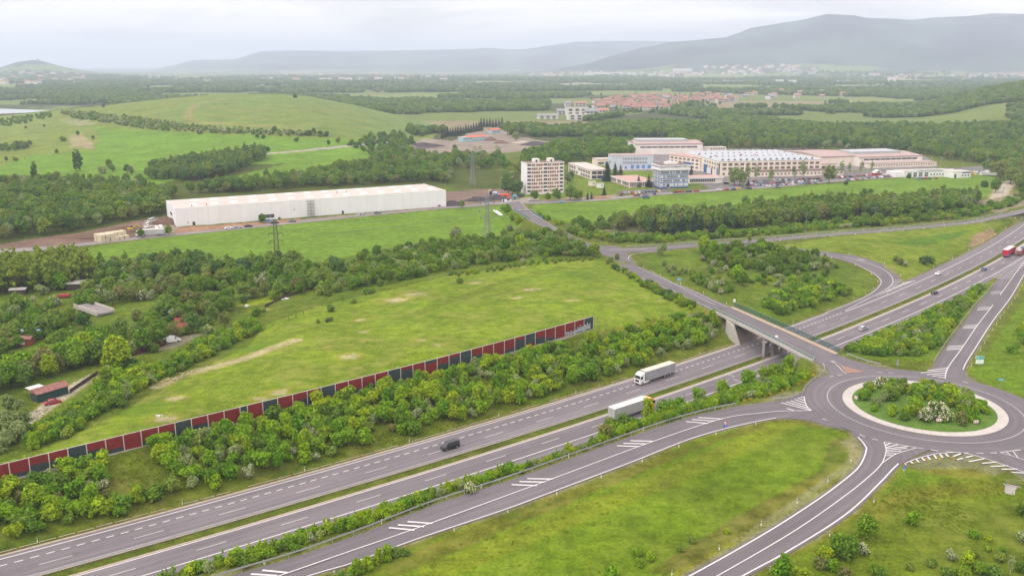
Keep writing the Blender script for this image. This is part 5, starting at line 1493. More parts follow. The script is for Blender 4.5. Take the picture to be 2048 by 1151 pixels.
# --- long white hall
def white_hall():
    r, W = site('white_hall', P(353.4,454.9), P(892.5,413.2), 'very long white metal clad hall with cream flat roof and skylights', 'warehouse', z=.0)
    D, h = 38.0,10.3
    walls(r, W - .4, D - .4, h - .3, mat('panel_gap',(.30,.30,.31),.8,.1, var=.05), 'wall_core',.2,.2)
    n = 28; st = W / n
    for k in range(n):
        obj('wall_panel', pbox(st - .06,.18, h + .75, WHITEW), r,(k * st + .03,0,-.5))
    for k in range(7):
        o = obj('wall_panel', pbox(D / 7 - .06,.18, h + .75, WHITEW), r,(.18, k * D / 7 + .03,-.5)); o.rotation_euler = (0,0, math.pi / 2)
        o = obj('wall_panel', pbox(D / 7 - .06,.18, h + .75, WHITEW), r,(W, k * D / 7 + .03,-.5)); o.rotation_euler = (0,0, math.pi / 2)
    MB().prism([(.25, h - .2),(D - .2, h - .2),(D - .2, h),(D / 2, h + .55),(.25, h)], 'x',.25, W - .2).build('roof', ROOFC, r)
    MB().box(-.05, W + .05,-.06,.22, h + .26, h + .36).build('parapet_cap', SWHITE, r)
    for row, y in ((0,9.0),(1,27.0)):
        for k in range(14):
            x = 9 + k * 11.2 + (3 if row else 0)
            if x > W - 8: continue
            b = MB(); b.prism([(-1.6,0),(1.6,0),(1.1,.9),(-1.1,.9)], 'x',0,4.4)
            b.build('skylight', mat('skylight_plastic',(.66,.67,.68),.3,.4, var=.05), r,(x, y, h + .2))
    for k, x in enumerate((9.5,17.5,98,104)): MB().box(0,.5,0,.5,0,1.0).build('roof_vent', mat('red_vent',(.45,.10,.07),.6,.2, var=.1), r,(x,5 if k < 2 else 19, h + .2))
    piece('door', r,8.6,10.0,0,2.6, DARK); piece('door', r,56.5,58,0,1.4, DARK); piece('door', r,95,96.3,0,2.4, DARK); piece('vent_grille', r,6,6.6,2.2,2.8, DARK)
    for k in range(4): piece('window', r,45.2 + k * 2.3,47.4 + k * 2.3,1.5,3.6, WGLASS)
    piece('vent_grille', r,158,160,.6,1.4, DARK); piece('vent_grille', r,66,66.6,5.0,5.6, DARK)
    for k in range(3): piece('window', r,14 + k * 3,16.6 + k * 3,4.5,6.0, WGLASS, 'L')
    # scaffold tower against the front wall
    s = empty('scaffold_tower', tuple(r.matrix_basis @ Vector((74,-1.6,0))), r.rotation_euler[2], 'grey steel scaffold tower against the white hall', 'scaffold')
    for x in (0,2.0,4.0):
        for y in (0,1.2): MB().bar((x, y,-.3),(x, y, h + .6),.06).build('standard', SGREY, s)
    for k in range(6):
        z = .4 + k * 1.9
        for y in (0,1.2): MB().bar((0, y, z),(4, y, z),.05).build('ledger', SGREY, s)
        MB().box(0,4,0,1.2, z - .03, z + .03).build('platform', mat('scaffold_board',(.30,.25,.20),.9,.1, var=.2), s)
        MB().bar((0,0, z),(4,0, z + 1.9),.04).build('brace', SGREY, s)
white_hall()

# --- eight-storey block
def tower_block():
    A = np.array(P(1053,390)); an = math.radians(19)
    r, W = site('apartment_block', A, A + 28 * np.array([math.cos(an), math.sin(an)]), 'eight storey apartment block with pink banded facade and white gable', 'apartment block', z=.2)
    D, fl, n = 11.5,2.58,8; h = n * fl + .9
    walls(r, W, D, h, WHITER)
    MB().box(-.15, W + .15,-.15, D + .15, h - .05, h + .45).build('parapet', PALE, r)
    MB().box(.3, W - .3,.3, D - .3, h + .3, h + .5).build('roof', ROOFD, r)
    for x in (6.5,17.5):
        t = MB().box(0,4,2.5,7.5, h + .5, h + 2.8).build('stair_head', PALE, r,(x,0,0)); MB().box(1.2,2.4,2.4,2.5, h + .7, h + 2.2).build('door', WGLASS, t, None)
    for f in range(n):
        z = .8 + f * fl
        # end and middle loggias with white fronts, windows with pink infill between
        for x0, x1 in ((.6,3.2),(W / 2 - 1.3, W / 2 + 1.3),(W - 3.2, W - .6)):
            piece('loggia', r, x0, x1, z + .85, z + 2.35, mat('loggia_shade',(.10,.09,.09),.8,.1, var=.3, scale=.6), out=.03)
            piece('balcony_front', r, x0 - .1, x1 + .1, z - .15, z + .85, WHITER if f % 2 else PALE, out=.55, deep=.55)
        for x0, x1 in ((3.6, W / 2 - 1.6),(W / 2 + 1.6, W - 3.6)):
            piece('spandrel', r, x0, x1, z - .20, z + .85, mat('cream_spandrel',(.68,.60,.55),.8,.2, var=.08), out=.02)
            st = (x1 - x0) / 5
            for k in range(5):
                piece('window', r, x0 + k * st + .12, x0 + k * st + st * .52, z + .85, z + 2.2, WGLASS, out=.05)
                if k < 4 or f % 3: piece('pink_panel', r, x0 + k * st + st * .54, x0 + (k + 1) * st + .08, z + .85, z + 2.2, PINK if (k + f) % 4 else PALE, out=.05)
    for f in range(n): piece('window', r,4.8,6.0,1.4 + f * fl,2.7 + f * fl, WGLASS, 'R', W=W)
tower_block()

# --- hall with cream roof
def corner_site(name, C, BL, width, label, cat='building'):
    """corner C, left wall running back to BL"""
    C, BL = np.array(C), np.array(BL); e2 = BL - C; D = float(np.linalg.norm(e2)); e2 /= D
    r, _ = site(name, C, C + width * np.array([e2[1],-e2[0]]), label, cat)
    return r, D
def halls():
    r, D = corner_site('office_hall', P(1181,359), P(1137,343),16, 'two storey grey hall with cream roof beside the tower block')
    W, h = 15.0,7.2; walls(r, W, D, h, PALE); flatroof(r, W, D, h, ROOFC)
    for z in (.6,3.9):
        windows(r,1, D - 1,9, z, z + 2.3,.72, face='L', m=WGLASS2, skip=(4,) if z < 3 else (5,))
        windows(r,.8, W - .8,3, z, z + 2.4,.86, m=WGLASS)
    piece('door', r,9,11.5,0,2.4, BDOOR, out=.09)
    r, W = site('workshop_building', P(1223,339.5), P(1306,338.5), 'white three storey workshop with pale blue walls and blue gates')
    h, D = 12.0,15.0; walls(r, W, D, h, mat('blue_white_render',(.50,.54,.62),.8,.2, var=.05, scale=.2, streak=.06)); flatroof(r, W, D, h, ROOFR,.25,.4)
    MB().box(-.05, W + .05,-.12,-.02, h - .5, h + .1).build('fascia', SWHITE, r)
    for z in (4.9,8.2): windows(r, W * .27, W * .86,16, z, z + 1.9,.42)
    for k in range(4): piece('gate', r, W * .46 + k * W * .135, W * .46 + k * W * .135 + W * .075,0,3.8, mat('light_blue_gate',(.12,.24,.50),.5,.3, var=.06))
    piece('door', r, W * .32, W * .36,0,2.6, BDOOR); windows(r,2, D - 2,2,4.9,6.8,.4, face='L'); piece('plinth', r,0, W,-.5,.4, PALE, out=.12)
    r, W = site('long_store', P(1194,331), P(1224,330), 'low cream store with blue front behind the workshop'); walls(r, W,12,5.5, CREAM); flatroof(r, W,12,5.5, ROOFC); piece('gate', r, W * .55, W * .95,0,3.2, BDOOR); piece('window', r,1, W * .45,1,3, WGLASS2)
    # blue office
    r, W = site('office_building', P(1320,378), P(1376,376), 'blue banded five storey office with white lettered top floor')
    D = 14.0; walls(r, W, D,16.5, BPANEL); MB().box(-.06, W + .06,-.06, D + .06,-.5,.9).build('plinth', mat('dark_blue_plinth',(.05,.07,.14),.7,.2, var=.1), r)
    for f in range(4):
        z = 2.1 + f * 3.0
        piece('white_band', r,.1, W - .1, z - .15, z + 1.75, mat('white_panel',(.58,.60,.64),.6,.3, var=.05), out=.04); piece('white_band', r,.1, D - .1, z - .15, z + 1.75, MATS['white_panel'], 'L', out=.04)
        rr = random.Random(f); n = 24
        for k in range(n):
            if rr.random() < (.80 if f else .45): piece('window', r,.5 + k * (W - 1) / n,.5 + k * (W - 1) / n + (W - 1) / n * .62, z, z + 1.6, WGLASS, out=.09)
        windows(r,.6, D - .6,10, z, z + 1.6,.6, WGLASS2, 'L', skip=(3,7), out=.09)
    MB().box(-1.0, W + .8,-1.0, D + .6,13.5,17.2).build('top_floor', WHITER, r); MB().box(-.5, W + .3,-.5, D + .2,17.2,17.4).build('roof', ROOFD, r)
    p = MB().box(6,15,4,9,17.4,18.9).build('roof_cabin', PALE, r); MB().box(8,11,5,8,18.9,19.4).build('roof_box', WHITER, r)
    for x in (4.5,6,9,12,15.5): MB().bar((x,6,17.3),(x,6,17.3 + 4 + x * .2),.06).build('antenna', SGREY, r)
    MB().bar((3,6,18),(16,6,18.2),.05).build('roof_rail', SGREY, r)
    MB().box(5.4,7.2,-1.6,0,0,1.0).build('entrance_steps', CONC, r); piece('door', r,5.6,7.0,.9,3.6, DARK, out=.10)
    def lettering(txt, size, loc, rot, m, parent):
        cu = bpy.data.curves.new('txt', 'FONT'); cu.body = txt; cu.size = size; cu.extrude = .04; cu.align_x = 'CENTER'
        o = bpy.data.objects.new('tmp', cu); COL.objects.link(o); dg = bpy.context.evaluated_depsgraph_get(); me = bpy.data.meshes.new_from_object(o.evaluated_get(dg)); bpy.data.objects.remove(o); me.materials.clear(); me.materials.append(m)
        t = obj('lettering', me, parent, loc); t.rotation_euler = rot
    dk = mat('letter_dark',(.03,.03,.07),.6,.2, var=.05)
    lettering('PALIVOVÝ KOMBINÁT ÚSTÍ, s.p.',1.75,(W / 2,-1.08,15.5),(math.pi / 2,0,0), dk, r)
    lettering('PALIVOVÝ KOMBINÁT ÚSTÍ',1.15,(-1.08, D / 2,15.6),(math.pi / 2,0,-math.pi / 2), dk, r)
    # low wings with red roofs
    r, D = corner_site('canteen_wing', P(1258,375.5), P(1222,363),22, 'low glazed wing with pink red flat roof left of the blue office')
    W, h = 21.0,4.2; walls(r, W, D, h, PALE); flatroof(r, W, D, h, ROOFP,.4,.4); MB().box(-.45, W + .45,-.47,-.40, h - .25, h + .42).build('fascia', SWHITE, r); MB().box(-.47,-.40,-.45, D + .45, h - .25, h + .42).build('fascia', SWHITE, r)
    windows(r,.5, D - .5,14,1.1,3.7,.82, WGLASS2, 'L', skip=(5,9)); windows(r,.5, W - .5,12,.6,3.7,.75, WGLASS2); piece('plinth', r,0, D,-.4,.8, ROOFP, 'L')
    r, W = site('canteen_wing', P(1378,367), P(1445,365.5), 'low glazed wing with pink red roof right of the blue office')
    walls(r, W,14,4.2, PALE); flatroof(r, W,14,4.2, ROOFP,.5,.4); MB().box(-.5, W + .5,-.58,-.50,3.6,4.65).build('fascia', SWHITE, r)
    windows(r,.5, W * .78,14,.9,3.3,.8, WGLASS)
    # sawtooth factory
    r, W = site('factory_hall', P(1438.5,353), P(1641,348.5), 'long cream factory hall with pale blue roof of small triangular rooflights')
    h, D = 12.0,80.0; walls(r, W, D, h, CREAM); flatroof(r, W, D, h, SAWR,.2,.3)
    for row in range(3):
        y0 = 4 + row * 25
        for k in range(16):
            b = MB(); b.prism([(0,0),(3.6,0),(1.8,2.0)], 'y',0,20); t = b.build('rooflight', SAWR, r,(2 + k * (W - 5) / 16, y0, h + .3))
            MB().add([(.5,-.03,.15),(3.1,-.03,.15),(1.8,-.03,1.7)],[(0,1,2)]).build('pane', mat('rooflight_pane',(.12,.16,.17),.3,.4, var=.2), t)
    for k, x in enumerate((8,33,43,68)): MB().box(0,1.8,0,1.2,0,1.8).build('roof_fan', mat('red_fan',(.50,.05,.04),.6,.2, var=.1), r,(x,30 + (k % 2) * 6, h + .3))
    for z in (5.2,8.6): windows(r,1.5, W - 1,17, z, z + 2.0,.66, WGLASS2)
    windows(r,1.5,24,5,1.0,3.0,.4, WGLASS2)
    for z in (5.0,8.4): windows(r,2,34,6, z, z + 1.9,.5, WGLASS2, 'L')
    piece('gate', r,3.5,6,0,5.2, BDOOR, 'L'); piece('gate', r,15,18,0,5.0, BDOOR, 'L'); piece('gate', r,27,34,0,7, BDOOR, 'L'); piece('gate_head', r,27.3,33.7,7,10, WHITER, 'L'); piece('rail', r,-1,0,0,11, DARK)
    MB().box(24, W + 16,-9,-.05,-.5,4.4).build('annex', CREAM, r); MB().box(23.6, W + 16.4,-9.4,-.04,4.4,4.75).build('annex_roof', ROOFD, r)
    st = (W - 12) / 24
    for k in range(24):
        o = obj('window', pbox(st * .38,.1,1.5, WGLASS2), r,(26 + k * (W - 10) / 24,-9.05,1.5))
    # further halls
    def hall(px0, px1, h, D, label, wallm, roofm, monitor=True, band=True, rows=None, left=None, name='factory_hall'):
        r, W = site(name, P(*px0), P(*px1), label); walls(r, W, D, h, wallm); MB().prism([(-.4, h),(D + .4, h),(D / 2, h + 2.0)], 'x',-.3, W + .3).build('roof', roofm, r)
        MB().box(-.3, W + .3,-.35,-.05, h - .8, h + .1).build('fascia', roofm, r)
        if monitor: MB().box(W * .06, W * .82, D * .28, D * .72, h + .8, h + 3.2).build('roof_monitor', ROOFG, r)
        if band: windows(r, W * .07, W * .92,10, h * .62, h * .62 + 1.5,.93)
        for z0, z1, n in rows or (): windows(r,1, W - 1, n, z0, z1,.6, WGLASS2)
        for k in range(5): MB().box(W * (k + 1) / 6, W * (k + 1) / 6 + .25,-.12,-.01,0, h - .8).build('pilaster', PALE, r)
        return r, W
    hall((1270,309.5),(1405,308.5),11,45, 'pale factory hall with red roof edge at the back of the estate', PALE, ROOFR)
    r, W = hall((1717,333.5),(1843,329.5),8.6,52, 'pale factory hall with grey roof glazing before the wood', PALE, ROOFR)
    MB().box(2, W + 6,-12,-.05,-.5,3.6).build('annex', CREAM, r); MB().box(1.6, W + 6.4,-12.3,-.04,3.6,3.9).build('annex_roof', ROOFR, r)
    for k in range(26): obj('window', pbox(.9,.1,1.3, WGLASS2), r,(4 + k * (W + 1) / 26,-12.05,1.3))
    hall((1641,334),(1718,331),9.0,60, 'cream linking hall with red brown roof between the factories', CREAM, ROOFR, False, False)
    r, W = site('linking_block', P(1640,348), P(1672,347), 'small cream block joined to the sawtooth factory'); walls(r, W,20,8, CREAM); flatroof(r, W,20,8, ROOFR); windows(r,.5, W - .5,3,4.4,6.4,.7); piece('gate', r, W * .3, W * .9,0,3, DARK)
    r, W = site('office_block', P(1338,333), P(1399,342), 'three storey cream block with blue gate behind the blue office'); walls(r, W,22,10.5, CREAM); flatroof(r, W,22,10.5, ROOFP); 
    for z in (1.6,4.6,7.6): windows(r,1, W - 1,7, z, z + 1.7,.62, WGLASS2)
    piece('gate', r, W * .52, W * .72,3.0,6.2, BDOOR, out=.12)
    r, W = site('plant_room', P(1413,306), P(1452,305), 'small pale plant building at the wood edge'); walls(r, W,10,5.5, PALE); flatroof(r, W,10,5.5, ROOFC); windows(r,4, W - 1,6,3.4,4.6,.6)
    # testing station
    r, W = site('testing_station', P(1808,355.5), P(1905,353), 'long low white testing station with lettered fascia')
    walls(r, W,14,4.6, WHITER); flatroof(r, W,14,4.6, ROOFC,.1,.25); MB().box(-.1, W + .1,-.3,-.02,4.5,6.0).build('fascia', SWHITE, r)
    for k in range(4): piece('gate', r,3.2 + k * 5.0,6.2 + k * 5.0,.3,3.6, WGLASS)
    for k in range(4):
        piece('glazing_bar', r,3.2 + k * 5.0,6.2 + k * 5.0,1.85,2.05, SWHITE, out=.09); piece('glazing_bar', r,4.6 + k * 5,4.8 + k * 5,.3,3.6, SWHITE, out=.09)
    windows(r, W * .52, W * .95,7,1.2,2.4,.45)
    lettering('STANICE TECHNICKÉ KONTROLY',1.5,(W * .52,-.35,4.75),(math.pi / 2,0,0), mat('letter_blue',(.03,.05,.25),.6,.2, var=.05), r)
    MB().box(-7,0,2,14,-.5,4.2).build('side_wing', WHITER, r)
    r, W = site('service_box', P(1906,356.5), P(1941,355), 'square white service building beside the testing station'); walls(r, W,12,4.8, WHITER); flatroof(r, W,12,4.8, ROOFC,.15,.3); piece('door', r,1,3,0,3, WGLASS); windows(r, W * .45, W * .95,3,1.2,2.3,.5); piece('sign_strip', r, W * .48, W * .97,3.5,4.3, mat('letter_blue',(.03,.05,.25),.6,.2, var=.05), out=.07)
    r, W = site('gatehouse', P(1748,352), P(1763,352), 'little red gatehouse with white gable'); W = 6.5; walls(r, W,5,2.6, mat('red_render',(.42,.05,.04),.7,.2, var=.1)); gable(r, W,5,2.6,2.4, mat('white_gable',(.6,.58,.56),.8,.2, var=.08), axis='y'); piece('window', r,1,3,1,2, WGLASS); piece('gable_mark', r,2.4,4.2,2.9,4.0, DARK, out=.5)
    for q, lab in [((1184,371), 'cream kiosk on the lawn beside the two storey hall'),((1200,375), 'white kiosk with dark hatch on the lawn')]:
        x, y, z = G(*q); r = empty('kiosk',(x, y, z),.1, lab, 'kiosk'); MB().box(-2.5,2.5,-1.5,1.5,-.2,3.0).build('wall', SWHITE if 'white' in lab else CREAM, r); MB().box(-2.7,2.7,-1.7,1.7,3.0,3.2).build('roof', ROOFC, r); MB().box(.6,1.6,-1.56,-1.5,1.2,2.1).build('hatch', DARK, r)
halls()

# --- scrap yard sheds and heaps, site cabins
def yard():
    r, W = site('blue_shed', G(926,284)[:2], G(973,281)[:2], 'long pale blue shed with orange roof in the scrap yard'); sb = mat('pale_blue_wall',(.32,.47,.52),.7,.2, var=.1, scale=.2)
    W = max(W,26); walls(r, W,10,5.0, sb); gable(r, W * .72,10,5.0,1.6, mat('orange_roof',(.55,.13,.06),.7,.2, var=.12), x0=W * .28); flatroof(r, W * .28,10,5.0, ROOFC,.1); windows(r,1, W * .4,5,3.0,4.0,.5); windows(r, W * .4, W - 1,6,.5,2.2,.3, WGLASS2)
    r, W = site('blue_shed', G(983,267)[:2], G(1001,266)[:2], 'short pale blue shed with red roof at the back of the scrap yard'); W = max(W,14); walls(r, W,9,4.5, sb); gable(r, W,9,4.5,1.5, mat('orange_roof',(.55,.13,.06),.7,.2, var=.12)); windows(r,1, W - 1,4,1.5,2.6,.4)
    hm = [mat('scrap_brown',(.16,.10,.08),.9,.1, var=.35, scale=1.5), mat('scrap_dark',(.07,.06,.065),.9,.1, var=.35, scale=1.2), mat('rubble_pale',(.36,.31,.25),.9,.1, var=.25, scale=1.5), mat('soil_brown',(.13,.085,.06),.95,.1, var=.3, scale=1.0)]
    def heap(px, py, rx, ry, h, m, label, rz=0.0, seed=0, cat='heap'):
        x, y, z = G(px, py); rg = random.Random(seed + int(px)); v = []; f = []; n = 14
        for i, t in enumerate((1.0,.78,.5,.25)):
            for k in range(n):
                an = 2 * math.pi * k / n; q = t * rg.uniform(.85,1.12)
                v.append((rx * q * math.cos(an), ry * q * math.sin(an),-.3 if i == 0 else h * (1 - t) ** .8 * rg.uniform(.8,1.2)))
        v.append((0,0, h)); 
        for i in range(3):
            for k in range(n): f.append((i * n + k, i * n + (k + 1) % n,(i + 1) * n + (k + 1) % n,(i + 1) * n + k))
        f += [(3 * n + k,3 * n + (k + 1) % n,4 * n) for k in range(n)]
        o = obj('heap', mesh('heap', v, f, m), None,(x, y, z), rz); tag(o, label, cat)
    heap(981,281,9,5,5, hm[0], 'rusty scrap heap beside the blue shed'); heap(1002,287,10,5,4, hm[0], 'low rusty scrap heap in the yard'); heap(1070,290,20,9,4.5, hm[1], 'dark tip at the right end of the scrap yard'); heap(850,292,24,9,4, hm[1], 'dark tip at the left end of the scrap yard'); heap(1045,286,14,6,3, hm[2], 'pale rubble heap under the yard trees')
    heap(905,411,9,4,3.5, hm[1], 'dark soil heap at the hall corner', seed=1); heap(955,402,12,3.5,3, hm[1], 'dark soil heap in the building site'); heap(990,399,12,3.5,3.2, hm[1], 'long dark soil heap before the site cabins'); heap(330,447,9,6,4.5, hm[3], 'brown soil heap beside the hall gable', seed=2); heap(250,462,12,5,3.0, hm[3], 'brown soil heap behind the pale block stacks'); heap(215,468,16,5,2.4, hm[3], 'long brown soil bank left of the block stacks'); heap(160,476,14,4,2, hm[3], 'low brown soil bank on the building site'); heap(1200,397,9,3,1.6, mat('reddish_soil',(.26,.15,.10),.95,.1, var=.2), 'reddish soil heap beside the estate road')
    def container(px, py, w, m, label, rz=.1, h=2.7, d=2.5, name='site_cabin'):
        x, y, z = G(px, py); r = empty(name,(x, y, z), rz, label, 'cabin', 'site cabins'); MB().box(-w / 2, w / 2,0, d,-.1, h).build('body', m, r, bevel=.05)
        MB().box(-w / 2 + .3,-w / 2 + 1.2,-.05,.02,.1,2.1).build('door', DARK, r); MB().box(0, w * .3,-.05,.02,1.0,1.9).build('window', WGLASS, r)
    cm = lambda n, c: mat('cabin_' + n, c,.6,.3, var=.08)
    container(1008,396,7.5, cm('orange',(.62,.12,.03)), 'orange site cabin before the tower block'); container(996,395,3.0, cm('blue',(.10,.20,.42)), 'light blue site cabin beside the orange one'); container(990,392,3, cm('white',(.6,.6,.6)), 'white site cabin between the coloured ones'); container(984,390,3, cm('navy',(.04,.05,.20)), 'dark blue site cabin on the building site'); container(980,388,1.5, cm('yellow',(.55,.45,.08)), 'narrow yellow site cabin'); container(1014,404,6, cm('white',(.6,.6,.6)), 'low white skip by the road corner', h=1.5); container(1030,399,2.2, cm('cyan',(.10,.38,.45)), 'cyan portable toilet by the road corner', h=3.2)
    heap(1001,391,8,3,.5, hm[2], 'flat pale rubble patch behind the cabins')
    # stacked pale blocks, each a block
    pm = mat('pale_block',(.56,.49,.36),.85,.1, var=.10, scale=.6); b = MB(); b.box(-1.1,1.1,-1.1,1.1,0,1.9); bm = mesh('pale_block', b.v, b.f, pm); rr = random.Random(4)
    x0, y0, z0 = G(205,484); x1, y1, z1 = G(266,475); an = math.atan2(y1 - y0, x1 - x0); L = math.hypot(x1 - x0, y1 - y0); n = int(L / 2.5)
    for row in range(3):
        for k in range(n):
            for lv in range(3):
                if lv > (1 if k < 4 or k > n - 4 else 2) or (row == 0 and lv == 2 and rr.random() < .5) or (k > n - 4 and lv > 0 and row == 0): continue
                d = k * 2.5; o = obj('pale_block', bm, None,(x0 + math.cos(an) * d - math.sin(an) * row * 2.6 + rr.uniform(-.2,.2), y0 + math.sin(an) * d + math.cos(an) * row * 2.6, z0 + lv * 1.9), an + rr.uniform(-.08,.08))
                tag(o,['pale wrapped block at the bottom of the stack by the site road', 'pale wrapped block in the second layer of the stack', 'pale wrapped block on top of the stack'][lv], 'block', 'stacked pale blocks by the site road')
    # long white silage tube
    x0, y0, z0 = G(988,424); x1, y1, z1 = G(1007,437); secs = []
    for k in range(9):
        t = k / 8; px_, py_ = x0 + (x1 - x0) * t + math.sin(t * 3.1) * 1.5, y0 + (y1 - y0) * t; r_ = 1.05 * (1 - .35 * (k in (0,8))); dx, dy = -(y1 - y0),(x1 - x0); dl = math.hypot(dx, dy)
        secs.append([(px_ + dx / dl * r_ * math.cos(a_), py_ + dy / dl * r_ * math.cos(a_), z0 + .9 + r_ * .9 * math.sin(a_)) for a_ in np.linspace(0,6.283,10, endpoint=False)])
    v, f = loft(secs); tag(obj('silage_tube', mesh('silage_tube', v, f, mat('white_film',(.68,.68,.67),.4,.4, var=.06), True)), 'long white plastic wrapped tube lying on the bright field', 'silage tube')
yard()
# white sheets and rubbish by the plateau field
def sheets():
    wm = mat('white_sheet',(.62,.60,.60),.6,.2, var=.1)
    for q, rx, lab in [((571,598),2.0, 'crumpled white sheet lying by the allotment fence'),((492,612),2.0, 'pile of boards and rubbish on the allotment meadow'),((318,832),1.4, 'pale stones lying in the field corner'),((493,595),.9, 'small pale crate on the allotment meadow')]:
        x, y, z = G(*q); rg = random.Random(int(q[0])); b = MB()
        for k in range(7):
            a, r_ = rg.uniform(0,6.28), rg.uniform(0, rx * .7); s = rg.uniform(.3,.7) * rx * .5
            b.box(math.cos(a) * r_ - s, math.cos(a) * r_ + s, math.sin(a) * r_ * .6 - s * .6, math.sin(a) * r_ * .6 + s * .6,-.1, rg.uniform(.25,.6) * rx * .5, k % 2, s * .3, s * .2)
        o = b.build('debris_pile',[wm, mat('board_brown',(.26,.18,.12),.9,.1, var=.2)] if 'rubbish' in lab else [wm, CONC_L], None,(x, y, z)); tag(o, lab, 'debris')
sheets()

# --- allotment sheds, fences, cars
def allotments():
    wood_d = mat('dark_boards',(.075,.055,.045),.9,.1, var=.25, scale=2); redroof = mat('shed_red_roof',(.22,.055,.045),.8,.2, var=.3, scale=1.2); rust = mat('rusty_sheet',(.25,.12,.10),.75,.2, var=.35, scale=1.0, streak=.2); grn = mat('dark_green_boards',(.025,.06,.05),.8,.2, var=.15)
    def shed(px, py, w, d, h, rise, rz, wallm, roofm, label, extra=None, axis='x'):
        x, y, z = G(px, py); r = empty('garden_shed',(x, y, z), rz, label, 'shed', 'allotment sheds'); walls(r, w, d, h, wallm, z0=-.5); gable(r, w, d, h, rise, roofm,.35, axis); piece('door', r, w * .6, w * .6 + .9,0,1.9, DARK); piece('window', r, w * .15, w * .15 + 1.1,.9,1.7, WGLASS); piece('window', r, d * .3, d * .3 + 1.1,.9,1.7, WGLASS, 'L')
        return r
    r = shed(62,800,3.8,8.2,2.5,1.1,-.62, grn, rust, 'long dark green shed with rusty red roof beside the red car', axis='y')
    MB().box(-4.6,-.4,1.0,4.8,2.1,2.25).build('lean_to_roof', mat('white_sheet_roof',(.52,.51,.50),.6,.2, var=.1), r)
    for p_ in ((-4.4,1.2),(-4.4,4.6),(-.6,1.2)): MB().bar((*p_,-.3),(*p_,2.1),.07).build('lean_to_post', wood_d, r)
    MB().box(-4.5,-3.2,4.0,5.0,0,2.0).build('red_cupboard', redroof, r)
    shed(346,672,5.2,4.6,2.4,1.0,.75, wood_d, redroof, 'small wooden shed with dark red roof by the white van'); shed(352,655,4.0,3.6,2.3,.8,.3, wood_d, redroof, 'tiny shed with red roof under the dark tree')
    r = shed(-14,697,11,5,2.6,.5,.22, mat('brick_red',(.25,.075,.055),.85,.1, var=.2, scale=2), rust, 'brick hut with white windows on the left edge'); piece('window', r,8,9.4,.8,2.0, SWHITE, out=.08)
    x, y, z = G(-8,690); r = empty('flat_shed',(x, y + 6, z),.2, 'hut with pale blue flat roof behind the brick hut', 'shed', 'allotment sheds'); walls(r,10,4,2.6, CREAM); flatroof(r,10,4,2.6, mat('blue_sheet_roof',(.22,.36,.52),.5,.3, var=.1),.4,.15)
    for q, m, lab in [((108,578), rust, 'open shed with grey roof in the upper allotments'),((132,580), wood_d, 'dark shed among the upper allotments'),((150,576), CREAM, 'shed with long pale roof in the upper allotments'),((20,592), wood_d, 'brown hut with white roof at the slim grove')]:
        shed(*q,5.5,4,2.4,.5,.25, m, mat('grey_sheet',(.33,.31,.29),.7,.2, var=.15), lab)
    # board fences, board by board
    def fence(pts, h, m, label, step=.5):
        p = np.array([G(*q) for q in pts]); L = seg(p, max(2, int(np.linalg.norm(np.diff(p[:, :2], axis=0), axis=1).sum() / step))); O = L[0]
        r = empty('board_fence', tuple(O),0, label, 'fence', 'allotment fences'); b = MB(); b.box(0, step * .92,-.03,.03,-.2, h); bm = mesh('board', b.v, b.f, m)
        for i in range(len(L) - 1):
            d = L[i + 1] - L[i]; obj('board', bm, r, tuple(L[i] - O + (0,0, RNG.uniform(-.05,.05))), math.atan2(d[1], d[0]))
        for z in (.4, h * .8):
            b = MB()
            for i in range(len(L) - 1): b.bar(L[i] - O + (0,0, z), L[i + 1] - O + (0,0, z),.05)
            b.build('rail', m, r)
    fence([(268,712),(300,700),(330,690),(348,682)],1.9, mat('dark_red_boards',(.09,.035,.035),.9,.1, var=.25, scale=2), 'dark red board fence beside the white van')
    fence([(140,786),(160,772),(205,742)],1.1, wood_d, 'weathered board fence along the allotment track'); fence([(348,682),(368,668)],1.8, wood_d, 'grey board fence below the red roofs')
    fence([(20,664),(46,658)],1.6, mat('yellow_boards',(.50,.27,.06),.8,.1, var=.2), 'yellow wooden fence by the brick hut',1.0); fence([(118,652),(140,650)],1.4, mat('yellow_boards',(.50,.27,.06),.8,.1, var=.2), 'yellow wooden fence by the small bridge',1.0)
    fence([(530,615),(570,596),(625,578)],1.2, wood_d, 'thin dark fence between plateau field and allotment meadow',1.2)
    fence([(1030,0 + 620),(1032,619)],.01, wood_d, 'x') if False else None
    # concrete bridge on the lane
    x, y, z = G(188,622); r = empty('lane_bridge',(x, y, z),2.45, 'small concrete bridge carrying the allotment lane', 'bridge'); MB().box(-9,9,-3,3,.3,1.1).build('deck', A_OLD, r)
    for s in (-1,1):
        for k in range(6): MB().box(-9 + k * 3.0,-6.1 + k * 3.0, s * 3.1 - .15, s * 3.1 + .15,.4,2.0).build('parapet_panel', CONC_L, r)
    for s in (-1,1): MB().box(s * 7 - .5, s * 7 + .5,-3,3,-1.5,.4).build('abutment', CONC_L, r)
    x, y, z = G(129,595); r = empty('flat_trailer',(x, y, z),.1, 'low red trailer parked by the lane bridge', 'trailer'); MB().box(-2.2,2.2,-1,1,.5,1.4).build('body', mat('trailer_red',(.32,.05,.05),.7,.2, var=.15), r); b = MB(); [cyl(b,(q, s,.35),.35,.2,8) for q in (-1,1) for s in (-.9,.9)]; b.build('axle', TYRE, r)
    x, y, z = G(106,807); car('parked_car', 'saloon', PAINTS['red'],(x, y, z),.72, 'red saloon parked at the allotment shed', detail=True, scale=VS)
    x, y, z = G(344,684); v = car('delivery_van', 'van', PAINTS['white'],(x, y, z),.55, 'white panel van parked by the dark red fence', scale=1.12, cat='van', nowin=(1,2))
